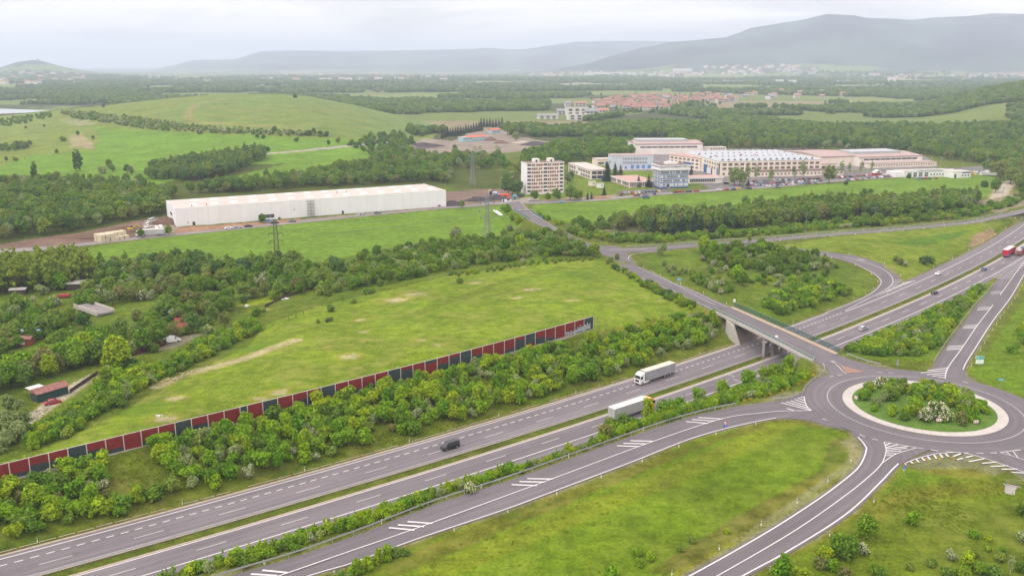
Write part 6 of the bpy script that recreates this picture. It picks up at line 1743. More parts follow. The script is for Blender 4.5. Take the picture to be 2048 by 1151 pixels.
    # wooden poles
    for q, h in [((121,658),9),((117,664),7)]:
        x, y, z = G(*q); r = empty('wooden_pole',(x, y, z),0, 'dark wooden line pole on the allotment meadow', 'pole', 'wooden poles'); MB().bar((0,0,-.3),(0,0, h),.12, n=6, r2=.08).build('shaft', wood_d, r); MB().box(-.7,.7,-.05,.05, h - .6, h - .45).build('cross_arm', wood_d, r)
allotments()

# --- parked cars of the estate
def parked():
    rr = random.Random(12); cols = ['white'] * 5 + ['silver'] * 5 + ['red'] * 4 + ['grey'] * 3 + ['dark_blue'] * 3 + ['black'] * 3 + ['dark_red'] * 2 + ['green', 'light_blue', 'yellow', 'teal', 'blue']
    protos = {}
    def put(x, y, ang, where, col=None, kind=None):
        col = col or rr.choice(cols); kind = kind or rr.choice(['hatch', 'saloon', 'estate']); key = (col, kind)
        lab = '%s %s parked %s' % (col.replace('_', ' '), {'hatch': 'hatchback', 'saloon': 'saloon car', 'estate': 'estate car', 'van': 'van'}[kind], where); z = gz(x, y) + .02; dr, rz_ = road_field([x],[y])
        if dr[0] < 0: z = float(rz_[0]) + .03
        if key not in protos:
            protos[key] = (car('parked_car', kind, PAINTS[col],(x, y, z), ang, lab, 'cars parked ' + where, detail=False, scale=1.0), None)
            r0 = protos[key][0]; protos[key] = (r0,[c for c in bpy.data.objects if c.parent == r0]); return
        r0, ch = protos[key]; o = r0.copy(); COL.objects.link(o); o.location = (x, y, z); o.rotation_euler = (0,0, ang); tag(o, lab, 'car', 'cars parked ' + where)
        for c in ch: k = c.copy(); COL.objects.link(k); k.parent = o
    def row(p0, p1, where, fill=.88, turn=1.15, step=2.7):
        a, b = np.array(G(*p0)[:2]), np.array(G(*p1)[:2]); L = np.linalg.norm(b - a); d = (b - a) / L; an = math.atan2(d[1], d[0])
        for k in range(int(L / step)):
            if rr.random() > fill: continue
            q = a + d * (k * step + rr.uniform(-.15,.15)); put(float(q[0]), float(q[1]), an + turn + (math.pi if rr.random() < .5 else 0), where)
    w1 = 'in the car park of the sawtooth factory'; w2 = 'in the car park before the blue office'; w3 = 'in the car park by the red gatehouse'; w4 = 'in front of the testing station'; w5 = 'along the estate road'
    row((1503,368),(1652,362), w1); row((1506,363.5),(1650,357.5), w1); row((1548,371.5),(1640,366.5), w1,.8); row((1504,371),(1530,370), w1)
    row((1244,388),(1326,383), w2,.95); row((1270,392),(1322,388), w2,.8)
    row((1667,356),(1712,353.5), w3); row((1716,352.5),(1782,349), w3,.85); row((1738,357),(1785,353.5), w3,.85); row((1697,361),(1735,359), w3,.6); row((1762,354),(1786,352), w3,.9)
    row((1826,358.5),(1880,357), w4,.8,1.1,3.0); row((1945,346),(1985,343), w4,.8); row((1950,350),(1985,348), w4,.5)
    for q, c in [((1351,386), 'dark_red'),((1363,385), 'red'),((1377,384.5), 'dark_blue'),((1392,383.5), 'red'),((1439,381), 'white'),((1452,380.5), 'red'),((1466,380), 'blue'),((1477,378.5), 'yellow'),((1530,372), 'silver'),((1538,373.5), 'white'),((1555,376), 'grey'),((1487,377), 'grey'),((1498,378), 'black'),((1453,368), 'black')]:
        x, y, z = G(*q); put(x, y,.12 + (math.pi if rr.random() < .5 else 0), w5, c)
    x, y, z = G(1124,406); put(x, y,.1, 'driving past the tower block', 'light_blue', 'saloon'); x, y, z = G(1064,402); put(x, y,.05, 'at the foot of the tower block', 'silver', 'saloon'); x, y, z = G(1042,393); put(x, y,.6, 'at the foot of the tower block', 'dark_blue', 'hatch'); x, y, z = G(1292,396.5); put(x, y,.1, 'driving on the estate road', 'teal', 'van')
    for q, c, a_ in [((458,458), 'white',.48),((476,456.5), 'silver',.48),((497,454), 'black',.48),((550,447), 'dark_blue',.48),((585,444), 'grey',.48),((724,430), 'silver',.48),((755,427.5), 'grey',.48),((979,409), 'white',.9)]: x, y, z = G(*q); put(x, y, a_, 'beside the long white hall', c)
    for q, c, k_ in [((297,455), 'white', 'saloon'),((300,447), 'white', 'estate'),((304,443), 'white', 'van'),((309,441), 'silver', 'van'),((537,445), 'light_blue', 'van')]: x, y, z = G(*q); put(x, y,1.2 if q[0] < 400 else .48, 'on the building site yard', c, k_)
parked()
def site_lorries():
    x, y, z = G(302,472); lorry('articulated_lorry',(x, y, z + .2),.28 + math.pi, 'white flat lorry parked on the site road by the block stacks', WHITEC, mat('low_trailer_grey',(.42,.42,.42),.6,.2, var=.1), ROOFW, CURTAIN, 'lorries on the building site', scale=.9)
    for q, a_, lab in [((314,462),2.0, 'white and blue lorry parked beside the soil heap'),((322,460),2.0, 'white lorry parked next to the hall gable')]:
        x, y, z = G(*q); lorry('box_lorry',(x, y, z + .1), a_, lab, WHITEC if 'blue' not in lab else PAINTS['light_blue'], ROOFW, ROOFW, ROOFW, 'lorries on the building site', scale=.62)
    # digger
    x, y, z = G(262,463); ym = mat('digger_yellow',(.55,.36,.03),.5,.3, var=.1); r = empty('digger',(x, y, z),.4, 'yellow tracked digger behind the pale block stacks', 'excavator')
    for s in (-1,1): MB().prism([(-1.8,0),(1.8,0),(2.1,.45),(1.8,.9),(-1.8,.9),(-2.1,.45)], 'y', s * 1.2 - .3, s * 1.2 + .3).build('track', DARK, r)
    MB().box(-1.6,1.2,-1.2,1.2,1.0,2.1).build('engine_house', ym, r); MB().box(-.2,1.2,.1,1.2,2.1,3.1,0,.1,.05).build('cab', GLASS, r)
    MB().bar((1.0,-.3,1.8),(3.4,-.3,4.2),.28).build('boom', ym, r); MB().bar((3.4,-.3,4.2),(5.2,-.3,2.0),.2).build('stick', ym, r); MB().prism([(4.9,1.9),(5.7,2.0),(5.5,1.0),(4.8,1.2)], 'y',-.8,.2).build('bucket', DARK, r)
    x, y, z = G(1975,352); lorry('articulated_lorry',(x, y, z + .1),2.6, 'white lorry parked past the testing station', WHITEC, mat('low_trailer_grey',(.42,.42,.42),.6,.2, var=.1), ROOFW, CURTAIN, 'lorries of the testing station', scale=.8)
site_lorries()

# --- masts, pylons, lamp posts
def pylon(px, py, H, label, arms, m, w=2.2, straight=True):
    x, y, z = G(px, py); r = empty('lattice_pylon',(x, y, z),.35, label, 'pylon', 'lattice pylons')
    def wd(t): return w * (1 - t) ** 1.0 * .75 + .45 if t < .3 else w * .70 * .75 * (1 - (t - .3) / .7) * .6 + .5
    lv = [k / 9 for k in range(10)]
    for sx in (-1,1):
        for sy in (-1,1):
            b = MB()
            for a, c in zip(lv[:-1], lv[1:]): b.bar((sx * wd(a), sy * wd(a), a * H - .2),(sx * wd(c), sy * wd(c), c * H),.11)
            b.build('leg', m, r)
    for i,(a, c) in enumerate(zip(lv[:-1], lv[1:])):
        b = MB(); A_, C_ = wd(a), wd(c)
        for (x1, y1),(x2, y2) in (((-1,-1),(1,-1)),((1,-1),(1,1)),((1,1),(-1,1)),((-1,1),(-1,-1))):
            b.bar((x1 * A_, y1 * A_, a * H),(x2 * C_, y2 * C_, c * H),.06); b.bar((x2 * A_, y2 * A_, a * H),(x1 * C_, y1 * C_, c * H),.06); b.bar((x1 * C_, y1 * C_, c * H),(x2 * C_, y2 * C_, c * H),.06)
        b.build('lattice', m, r)
    for t, l in arms:
        for s in (-1,1):
            b = MB(); zz = t * H; b.bar((s * wd(t),-.3, zz),(s * l,0, zz + .2),.09); b.bar((s * wd(t),.3, zz),(s * l,0, zz + .2),.09); b.bar((s * wd(t),0, zz + .9),(s * l,0, zz + .2),.07); b.build('cross_arm', m, r)
            MB().bar((s * l,0, zz + .15),(s * l,0, zz - 1.2),.10, n=6).build('insulator', DARK, r)
    return r
RUSTY = mat('rusty_steel',(.11,.085,.075),.8,.2, var=.2); GALV = mat('dull_galvanised',(.24,.25,.26),.6,.3,.2, var=.15)
p1_ = pylon(975,486,24.5, 'grey lattice pylon on the field edge by the road',[(.86,3.6),(.70,4.2),(.55,3.6)], GALV)
p2_ = pylon(556,542,23, 'dark rusty lattice pylon rising from the trees by the white hall',[(.86,2.6),(.72,3.0),(.58,2.8)], RUSTY,1.8)
p3_ = pylon(945,372,25, 'thin lattice pylon standing in the wood right of the hall',[(.88,3),(.75,3.4)], GALV)
p4_ = pylon(1322,300,26, 'dark lattice pylon in front of the far wood',[(.88,3.2),(.75,3.6)], RUSTY)
def pole(px, py, h, label, m, lamp=False, group='lamp posts of the estate', cat='lamp post', name='lamp_post'):
    x, y, z = G(px, py); r = empty(name,(x, y, z), RNG.uniform(-.4,.4), label, cat, group); MB().bar((0,0,-.3),(0,0, h),.16, n=6, r2=.09).build('shaft', m, r)
    if lamp:
        MB().bar((0,0, h),(1.5,0, h + .25),.07).build('arm', m, r); MB().box(1.2,2.1,-.2,.2, h + .15, h + .4).build('lamp_head', SWHITE, r)
    else:
        MB().box(-1.1,1.1,-.08,.08, h - .5, h - .3).build('cross_arm', m, r)
        for q in (-.9,0,.9): MB().bar((q,0, h - .3),(q,0, h + .05),.06).build('insulator', DARK, r)
LY = mat('lamp_yellow_green',(.36,.36,.12),.6,.2, var=.1)
for q, h in [((1020,380),9),((1000,384),10),((1458,369),11),((1541,371),10),((1557,365),10),((1631,363),10),((1647,357),9),((1717,354),9),((1735,352),11),((1858,340),10),((1880,338),9),((1970,348),12),((1210,362),9),((1240,312),9),((1456,304),10),((1570,303),9),((1645,302),9),((1070,345),10)]:
    pole(*q, h, 'yellow green street lamp post on the industrial estate', LY, True)
for q, h, lab in [((1228,484),9, 'grey line pole above the junction of the upper road'),((1611,462),10, 'grey line pole standing before the tree belt'),((1749,446),9, 'wooden line pole at the end of the tree belt'),((2003,412),12, 'tall line pole beside the sandy track')]: pole(*q, h, lab, GALV, False, 'line poles along the upper road', 'pole', 'line_pole')
# overhead lines
def wires(a, b, arms, sag=2.0, m=None):
    w = mat('wire',(.10,.10,.10),.6,.3, var=0)
    for t, l, H0, H1 in arms:
        for s in (-1,1):
            p = Vector(a.location) + Vector((math.cos(.35) * s * l, math.sin(.35) * s * l, H0)); q = Vector(b) + Vector((s * l,0, H1)) if not hasattr(b, 'location') else Vector(b.location) + Vector((math.cos(.35) * s * l, math.sin(.35) * s * l, H1))
            mb = MB(); n = 12
            pts = [p.lerp(q, k / n) - Vector((0,0, sag * 4 * (k / n) * (1 - k / n))) for k in range(n + 1)]
            for k in range(n): mb.bar(pts[k], pts[k + 1],.035,0,3)
            tag(mb.build('power_line', w), 'thin overhead wire strung between the lattice pylons', 'power line', 'overhead wires')
wires(p1_, p3_,[(0,3.4,19.8,21),(0,3.0,16.0,18)])
wires(p2_, p1_,[(0,2.6,18.6,19.8),(0,2.6,15.4,16.0)])

# ------------------------------------------------------------------ village and far settlements
def settlements():
    rr = random.Random(31)
    wallms = [mat('house_white',(.60,.58,.55),.8,.2, var=.1), mat('house_cream',(.52,.46,.36),.8,.2, var=.1), mat('house_yellow',(.55,.44,.24),.8,.2, var=.1), mat('house_grey',(.42,.41,.40),.8,.2, var=.1)]
    roofms = [mat('tile_orange',(.33,.18,.13),.8,.2, var=.2), mat('tile_red',(.27,.14,.11),.8,.2, var=.2), mat('tile_brown',(.22,.14,.11),.8,.2, var=.2), mat('roof_grey',(.24,.24,.25),.8,.2, var=.2)]
    b = MB(); b.box(-.5,.5,-.5,.5,-.2,1.0); HW = {w: mesh('house_wall', b.v, b.f, w) for w in wallms}
    b = MB(); b.prism([(-.56,.98),(.56,.98),(0,1.5)], 'x',-.55,.55); HR = {w: mesh('house_roof', b.v, b.f, w) for w in roofms}
    b = MB(); b.box(-.08,.08,-.02,.02,0,.26); HWIN = mesh('house_window', b.v, b.f, WGLASS)
    seen = []
    def house(px, py, w, d, h, label, group, wi=None, ri=None, win=True, rz=None, cat='house', name='house', flat=False):
        x, y, z = G(px, py)
        for q in seen:
            if (q[0] - x) ** 2 + (q[1] - y) ** 2 < (w * .75) ** 2 and not flat: return
        seen.append((x, y))
        wm = wallms[wi] if wi is not None else rr.choice(wallms); rm = roofms[ri] if ri is not None else rr.choices(roofms,[4,4,2,1])[0]
        r = empty(name,(x, y, z), rr.uniform(-.5,.5) if rz is None else rz, label, cat, group); r.scale = (w, d, h)
        obj('wall', HW[wm], r)
        if flat: MB().box(-.51,.51,-.51,.51,1.0,1.06).build('roof', ROOFC if flat == 1 else ROOFR, r)
        else: obj('roof', HR[rm], r)
        if win:
            for k in (-.3,0,.3):
                for zz in (.15,.6): obj('window', HWIN, r,(k,-.505, zz))
        return r
    RN = {0: 'orange tiled',1: 'red tiled',2: 'brown tiled',3: 'grey'}
    n = 0
    for k in range(900):
        if n >= 120: break
        px, py = rr.uniform(1130,1440), rr.uniform(190,240)
        if not in_poly([px],[py],[(1186,222),(1190,205),(1230,195),(1340,192),(1440,190),(1440,200),(1345,212),(1335,222),(1270,224),(1230,220)])[0]: continue
        ri = rr.choices(range(4),[4,4,2,1])[0]
        o = house(px, py, rr.uniform(10,19), rr.uniform(9,12), rr.uniform(5.5,9), RN[ri] + ' roofed house in the village beyond the wood', 'houses of the village', ri=ri)
        n += o is not None
    for px, py, w, h, lab, wi, ri, fl in [(1153,231,40,14, 'white flat roofed school block before the village',0,0,1),(1157,240,38,9, 'long low white house before the conifers',0,0,1),(1095,238,34,6, 'pale roofed low hall left of the village',0,3,0),(1127,229,24,7, 'grey roofed house left of the school block',3,3,0),(1182,232,22,9, 'grey roofed villa with a small turret',3,3,0),(1206,229,20,8, 'lone orange roofed house beside the conifers',1,0,0),(1135,213,12,8, 'small white house at the village wood',0,3,0),(1160,212,26,7, 'long orange roofed barn at the village wood',1,0,0)]:
        house(px, py, w,14, h, lab, 'houses of the village', wi, ri, True,.1, flat=fl)
    # towns at the foot of the hills: pale little blocks
    n = 0
    areas = [((1060,1400),(146,153),70, 'far pale house of the town under the middle hills',(18,34)),((1400,1640),(132,150),70, 'far pale house climbing the foot of the big hill',(18,32)),((1640,2048),(150,160),45, 'far pale house in the valley under the big hill',(18,34)),((0,180),(146,170),45, 'far pale house under the cone shaped hill',(20,36)),((520,900),(150,162),35, 'far pale house on the plain',(20,40)),((1380,1480),(195,207),12, 'distant house among trees right of the village',(12,18)),((1480,1700),(185,200),18, 'distant house in the woods right of the village',(12,18)),((1920,2048),(146,158),14, 'far pale house at the right hill foot',(18,30))]
    for (x0, x1),(y0, y1), cnt, lab,(w0, w1) in areas:
        b = MB()
        for k in range(cnt):
            px = rr.uniform(x0, x1); t = rr.random(); py = y0 + (y1 - y0) * t
            w, d_, h_ = rr.uniform(w0, w1), rr.uniform(12,20), rr.uniform(8,17)
            if lab.startswith('distant'):
                house(px, py, w, d_, h_ * .6, lab, lab.replace('house', 'houses'), rr.choice((0,0,1,3)), rr.choice((0,1,2,3)), True); continue
            x, y, z = G(px, py); wi, ri = rr.choice((0,0,1,3)), rr.choice((0,1,2,3))
            b.box(x - w / 2, x + w / 2, y - d_ / 2, y + d_ / 2, z - 3, z + h_, wi); b.prism([(y - d_ / 2 - .5, z + h_),(y + d_ / 2 + .5, z + h_),(y, z + h_ + 4.5)], 'x', x - w / 2 - .5, x + w / 2 + .5,4 + ri)
        if b.v: tag(b.build('far_town', wallms + roofms), lab.replace('house', 'houses'), 'town', kind='stuff')
    # long pale sheds on the plain
    for k,(x0, x1, y, h) in enumerate([(1068,1205,172.5,10),(893,925,176,9),(930,942,174,9),(795,812,178,9),(880,894,163,18),(1400,1437,166.5,12),(1446,1484,166,12),(1496,1540,166,10),(1551,1566,166,16),(1578,1592,166,14),(1670,1700,165,10),(1345,1385,143,22),(1165,1270,150,18),(1768,1790,163,9)]):
        xa, ya, za = G(x0, y); xb, yb, zb = G(x1, y); house((x0 + x1) / 2, y, max(20, abs(xb - xa)),26, h, 'long pale industrial shed far out on the plain', 'far industrial sheds',0,3, False,0.02, 'shed', 'industrial_shed', flat=1)
    for px, y, h in [(75,119.5,30),(352,149,70),(300,150,40),(318,150,36)]:
        x, y_, z = G(px,152) if px > 100 else (at_dist(px, y,7500)[0],7500, gz(at_dist(px, y,7500)[0],7500)); r = empty('far_building',(x, y_, z),0, 'castle on top of the cone shaped hill' if px < 100 else 'far tall block on the horizon', 'building', 'far landmarks'); r.scale = (1,1,1); w = 9; h *= .55; MB().box(-w, w,-10,10,-10, h * .6).build('wall', wallms[3], r); MB().box(-5,5,-5,5, h * .6 - 1, h).build('tower', wallms[3], r)
settlements()
# ------------------------------------------------------------------ plants
LEAFK = 1.5
def leafmat(name, cols, trans=0.25, val=0.16):
    m, nt, N, L, b = newmat(name)
    cols = [tuple(min(c * (1.9 if name in ('leaf_mid', 'leaf_dark', 'leaf_grey', 'leaf_olive', 'leaf_poplar') else LEAFK),.8) for c in q) for q in cols] if name not in ('blossom', 'yellow_flowers', 'grass_blades') else cols
    trans = min(trans * 1.3,.5)
    oi = N.new('ShaderNodeObjectInfo')
    rp = N.new('ShaderNodeValToRGB'); e = rp.color_ramp.elements
    e[0].color = (*cols[0],1); e[1].color = (*cols[-1],1)
    for k, c in enumerate(cols[1:-1]):
        n = e.new((k + 1) / (len(cols) - 1)); n.color = (*c,1)
    L.new(oi.outputs['Random'], rp.inputs[0])
    an = N.new('ShaderNodeAttribute'); an.attribute_name = 'leaf'
    f = nrange(nt, an.outputs['Fac'],0,1,1 - val * 2,1 + val * 2)
    vm = N.new('ShaderNodeVectorMath'); vm.operation = 'SCALE'; L.new(rp.outputs[0], vm.inputs[0]); L.new(f, vm.inputs['Scale'])
    # single leaves lean to yellow or blue green
    c = nmix(nt, nmath(nt, 'MULTIPLY', an.outputs['Fac'],0.35), vm.outputs[0], nmix(nt,1.0, vm.outputs[0],(1.35,1.12,0.55), 'MULTIPLY'))
    L.new(c, b.inputs['Base Color']); b.inputs['Roughness'].default_value = 0.55; b.inputs['Specular IOR Level'].default_value = 0.18
    tr = N.new('ShaderNodeBsdfTranslucent'); L.new(c, tr.inputs['Color'])
    mx = N.new('ShaderNodeMixShader'); mx.inputs[0].default_value = trans
    out = N['Material Output']; L.new(b.outputs[0], mx.inputs[1]); L.new(tr.outputs[0], mx.inputs[2]); L.new(mx.outputs[0], out.inputs[0])
    return m
LM = dict(
    bright=leafmat('leaf_bright',[(.078,.185,.004),(.125,.240,.004),(.165,.270,.005),(.210,.280,.005),(.100,.200,.008)],.34,.2),
    fresh=leafmat('leaf_fresh',[(.060,.142,.006),(.092,.185,.006),(.074,.140,.010),(.130,.205,.008)],.32,.2),
    mid=leafmat('leaf_mid',[(.060,.118,.014),(.090,.152,.016),(.105,.145,.022),(.070,.138,.020),(.120,.165,.024)],.3,.18),
    dark=leafmat('leaf_dark',[(.036,.084,.014),(.052,.104,.018),(.046,.094,.024)],.28),
    olive=leafmat('leaf_olive',[(.100,.125,.030),(.118,.120,.038),(.088,.118,.026),(.112,.132,.032)],.3),
    grey=leafmat('leaf_grey',[(.110,.150,.055),(.140,.180,.075),(.098,.142,.042)],.3),
    poplar=leafmat('leaf_poplar',[(.110,.165,.018),(.140,.190,.020),(.125,.178,.026)],.32),
    needle=leafmat('needle',[(.016,.034,.020),(.022,.042,.022),(.026,.046,.030)],0.08,.12),
    bloom=leafmat('blossom',[(.62,.60,.50),(.70,.68,.62)],.2,.10),
    rape=leafmat('yellow_flowers',[(.42,.34,.004),(.30,.32,.008),(.50,.42,.005)],.2), grass=leafmat('grass_blades',[(.17,.25,.010),(.20,.28,.012),(.25,.26,.04),(.18,.26,.012),(.15,.23,.010)],.5,.2),
    bark=mat('bark',(.085,.068,.052),.9,.1, var=.25, scale=3), birch=mat('birch_bark',(.42,.40,.37),.8,.15, var=.3, scale=4))
def lobes_leaves(lobes, n, size, rg, up=0.35, squash=0.35, inner=0.15):
    """leaf-sized quads over a cloud of ellipsoid lobes (cx,cy,cz,rx,ry,rz)"""
    lb = np.array(lobes); area = (lb[:,3] * lb[:,4] + lb[:,3] * lb[:,5]) ; pr = area / area.sum()
    k = rg.choice(len(lb), n, p=pr)
    d = rg.normal(size=(n,3)); d /= np.linalg.norm(d, axis=1, keepdims=True)
    d[:,2] = np.where((d[:,2] < -0.35) & (rg.random(n) < .75),-d[:,2], d[:,2])
    rad = np.where(rg.random(n) < inner, rg.uniform(.45,.85, n), rg.uniform(.86,1.10, n))
    c = lb[k, :3] + d * lb[k,3:] * rad[:, None]
    # drop leaves buried deep in another lobe
    keep = np.ones(n, bool)
    for L_ in lb:
        q = ((c - L_[:3]) / L_[3:]); keep &= (q ** 2).sum(1) > .42
    c, d = c[keep], d[keep]; n = len(c)
    nr = d + rg.normal(size=(n,3)) * .55 + np.array([0,0, up]); nr /= np.linalg.norm(nr, axis=1, keepdims=True)
    a = np.cross(nr, rg.normal(size=(n,3))); a /= np.linalg.norm(a, axis=1, keepdims=True); b = np.cross(nr, a)
    s = size * rg.uniform(.6,1.35, n)[:, None]
    q = np.stack([c - a * s * .5, c + b * s * .36 + nr * s * .08, c + a * s * .62, c - b * s * .36 + nr * s * .08],1)
    return q, rg.random(n)
def core(lobes, rg, k=.80):
    """a rough closed body inside the leaves so that the crown is not see-through everywhere"""
    v, f = [],[]
    for L_ in lobes:
        base = len(v)
        for i,(ph, cnt) in enumerate(((-.9,5),(-.1,7),(.65,6))):
            for j in range(cnt):
                an = 2 * math.pi * (j + .5 * i) / cnt; r = k * rg.uniform(.82,1.08)
                v.append((L_[0] + L_[3] * r * math.cos(an) * math.cos(ph), L_[1] + L_[4] * r * math.sin(an) * math.cos(ph), L_[2] + L_[5] * r * math.sin(ph)))
        t = len(v); v.append((L_[0], L_[1], L_[2] + L_[5] * k))
        r0 = list(range(base, base + 5)); r1 = list(range(base + 5, base + 12)); r2 = list(range(base + 12, base + 18))
        for A_, B_ in ((r0, r1),(r1, r2)):
            na, nb = len(A_), len(B_)
            for j in range(nb): f.append((A_[int(j * na / nb) % na], B_[(j + 1) % nb], B_[j]))
            for j in range(na): f.append((A_[j], A_[(j + 1) % na], B_[int((j + 1) * nb / na) % nb]))
        for j in range(6): f.append((r2[j], r2[(j + 1) % 6], t))
        f.append(tuple(r0[::-1]))
    return v, f
def foliage_mesh(name, quads, var, mats, extra=None, mi=None, fullcore=None):
    """mesh of leaf quads, optional solid pieces in other slots"""
    n = len(quads); V = quads.reshape(-1,3); vv = [tuple(p) for p in V]
    ff = [(4 * i,4 * i + 1,4 * i + 2,4 * i + 3) for i in range(n)]; mm = [0] * n if mi is None else list(mi)
    lv = np.repeat(var,4).tolist()
    if fullcore:
        k = len(vv); vv += fullcore[0]; ff += [tuple(i + k for i in q) for q in fullcore[1]]; mm += [0] * len(fullcore[1]); lv += [0.35] * len(fullcore[0])
    if extra:
        for mb, slot in extra:
            k = len(vv); vv += mb.v; ff += [tuple(i + k for i in q) for q in mb.f]; mm += [slot] * len(mb.f); lv += [0.5] * len(mb.v)
    me = mesh(name, vv, ff, mats, False, mm)
    at = me.attributes.new('leaf', 'FLOAT', 'POINT'); at.data.foreach_set('value', np.array(lv, np.float32))
    return me
def trunk_mb(h, r, rg, limbs=4, top=.62, lean=.03):
    b = MB(); p = Vector((0,0,-.03 * h)); pts = [p]
    for k in range(4): pts.append(Vector((rg.uniform(-lean, lean) * h, rg.uniform(-lean, lean) * h, h * top * (k + 1) / 4)))
    for k in range(4): b.bar(pts[k], pts[k + 1], r * (1 - .2 * k),0,6, r * (1 - .2 * (k + 1)))
    for k in range(limbs):
        an = rg.uniform(0,6.28); z0 = h * rg.uniform(.28, top * .95); s = pts[2] * 1; 
        b.bar((pts[2].x, pts[2].y, z0),(math.cos(an) * h * .2, math.sin(an) * h * .2, z0 + h * rg.uniform(.12,.25)), r * .45,0,5, r * .12)
    return b
PROTO = {}
def make_protos():
    rg = np.random.default_rng(11)
    def bush(key, m, n=620, size=.24, tall=1.0, spread=1.0, bloom=0.0, ragged=.0, m2=None):
        for vnt in range(3):
            lob = []
            nl = int(rg.integers(6,10))
            for k in range(nl):
                an = rg.uniform(0,6.28); rr = rg.uniform(.15,.62) * spread
                z = rg.uniform(.30,1.15) * tall * (1.15 - rr * .55)
                r = rg.uniform(.34,.55)
                lob.append((math.cos(an) * rr, math.sin(an) * rr, z, r * spread, r * spread, r * rg.uniform(.8,1.15)))
            lob.append((0,0,.45 * tall,.62 * spread,.62 * spread,.55 * tall))
            if ragged:
                for k in range(4):
                    an = rg.uniform(0,6.28); rr = rg.uniform(.1,.6)
                    lob.append((math.cos(an) * rr, math.sin(an) * rr, tall * rg.uniform(1.25,1.25 + ragged),.13,.13,.34))
            q, var = lobes_leaves(lob, n, size, rg)
            q[:, :,2] = np.maximum(q[:, :,2],.02)
            mi = [0] * len(q); mats = [LM[m], LM['bark']]
            if bloom:
                mats.append(LM['bloom']); mi = [2 if (rg.random() < bloom and c[2] > .35) else 0 for c in q.mean(1)]
                for i, k_ in enumerate(mi):
                    if k_ == 2: c_ = q[i].mean(0); q[i] = c_ + (q[i] - c_) * .85
            st = MB()
            for k in range(5):
                an = rg.uniform(0,6.28); st.bar((math.cos(an) * .1, math.sin(an) * .1,-.12),(math.cos(an) * .5 * spread, math.sin(an) * .5 * spread,.8 * tall),.045,0,4,.02)
            PROTO.setdefault(key,[]).append((foliage_mesh('bush_' + key, q, var, mats,[(st,1)], mi, core(lob, rg,.74)), None))
    bush('bush_bright', 'bright'); bush('bush_fresh', 'fresh', tall=1.1); bush('bush_mid', 'mid'); bush('bush_grey', 'grey', tall=1.1); bush('bush_olive', 'olive', n=480)
    bush('bush_tall', 'bright', n=760, tall=1.55, spread=.85, size=.22); bush('bush_ragged', 'bright', n=560, ragged=.55, size=.2)
    bush('bush_white', 'fresh', n=760, bloom=.62, tall=1.2, size=.2); bush('bush_white_half', 'grey', n=700, bloom=.28, tall=1.2, size=.2); bush('bush_dark', 'dark')
    bush('bush_low', 'bright', tall=.65, n=420); bush('bush_yellow', 'rape', tall=.7, n=300)
    def tree(key, m, n, size, shape, trunk_h=.6, tr=.022, barkm='bark', nlob=(9,13), bloom=0.0, corek=.78, limbs=4, nv=3):
        for vnt in range(nv):
            lob = []
            nn = int(rg.integers(*nlob))
            for k in range(nn):
                t = (k + rg.random()) / nn; zc, rmax = shape(t)
                an = rg.uniform(0,6.28); rr = rmax * rg.uniform(.25,.68); r = rmax * rg.uniform(.42,.62)
                lob.append((math.cos(an) * rr, math.sin(an) * rr, zc, r, r, r * rg.uniform(.8,1.1)))
            zc, rm = shape(.45); lob.append((0,0, zc, rm * .75, rm * .75, rm * .85))
            q, var = lobes_leaves(lob, n, size, rg)
            mi = None; mats = [LM[m]]
            if bloom:
                mats = [LM[m], LM['bloom']]; mi = [1 if rg.random() < bloom else 0 for _ in q]
            cr = foliage_mesh('crown_' + key, q, var, mats, None, mi, core(lob, rg, corek) if corek else None)
            tb = trunk_mb(1.0, tr, random.Random(int(rg.integers(1e6))), limbs)
            tm = mesh('trunk_' + key, tb.v, tb.f, LM[barkm])
            PROTO.setdefault(key,[]).append((cr, tm))
    dome = lambda t: (.24 + .58 * t,.345 * math.sqrt(max(.1,1 - (2 * t - .65) ** 2 * .7)))
    tree('tree_round', 'fresh',950,.075, dome)
    tree('tree_bright', 'bright',950,.075, dome)
    tree('tree_mid', 'mid',900,.075, dome)
    tree('tree_dark', 'dark',900,.075, dome)
    tree('tree_olive', 'olive',620,.07, dome, corek=.6)
    tree('tree_grey', 'grey',800,.07, dome)
    upright = lambda t: (.20 + .68 * t,.23 * math.sqrt(max(.12,1 - (2 * t - .7) ** 2 * .75)))
    tree('tree_upright', 'mid',850,.065, upright, tr=.016)
    tree('tree_tall', 'poplar',800,.058, lambda t: (.22 + .72 * t,.145 * math.sqrt(max(.15,1 - (2 * t - .8) ** 2 * .8))), tr=.012)
    tree('birch', 'grey',420,.050, lambda t: (.26 + .66 * t,.155 * math.sqrt(max(.1,1 - (2 * t - .6) ** 2 * .85))), tr=.011, barkm='birch', corek=.4)
    tree('sapling', 'bright',230,.062, lambda t: (.15 + .75 * t,.15 * (1.05 - t * .8)), tr=.012, corek=0)
    tree('poplar', 'dark',800,.042, lambda t: (.08 + .84 * t,.15 * math.sqrt(max(.12,1 - (2 * t - .8) ** 2 * .85))), tr=.012, nlob=(16,20), corek=.9)
    tree('hornbeam', 'bright',1500,.070, lambda t: (.16 + .66 * t,.36 * (1.02 - t * .72)), nlob=(13,16))
    tree('bare', 'olive',260,.06, dome, corek=0, limbs=9, tr=.02)
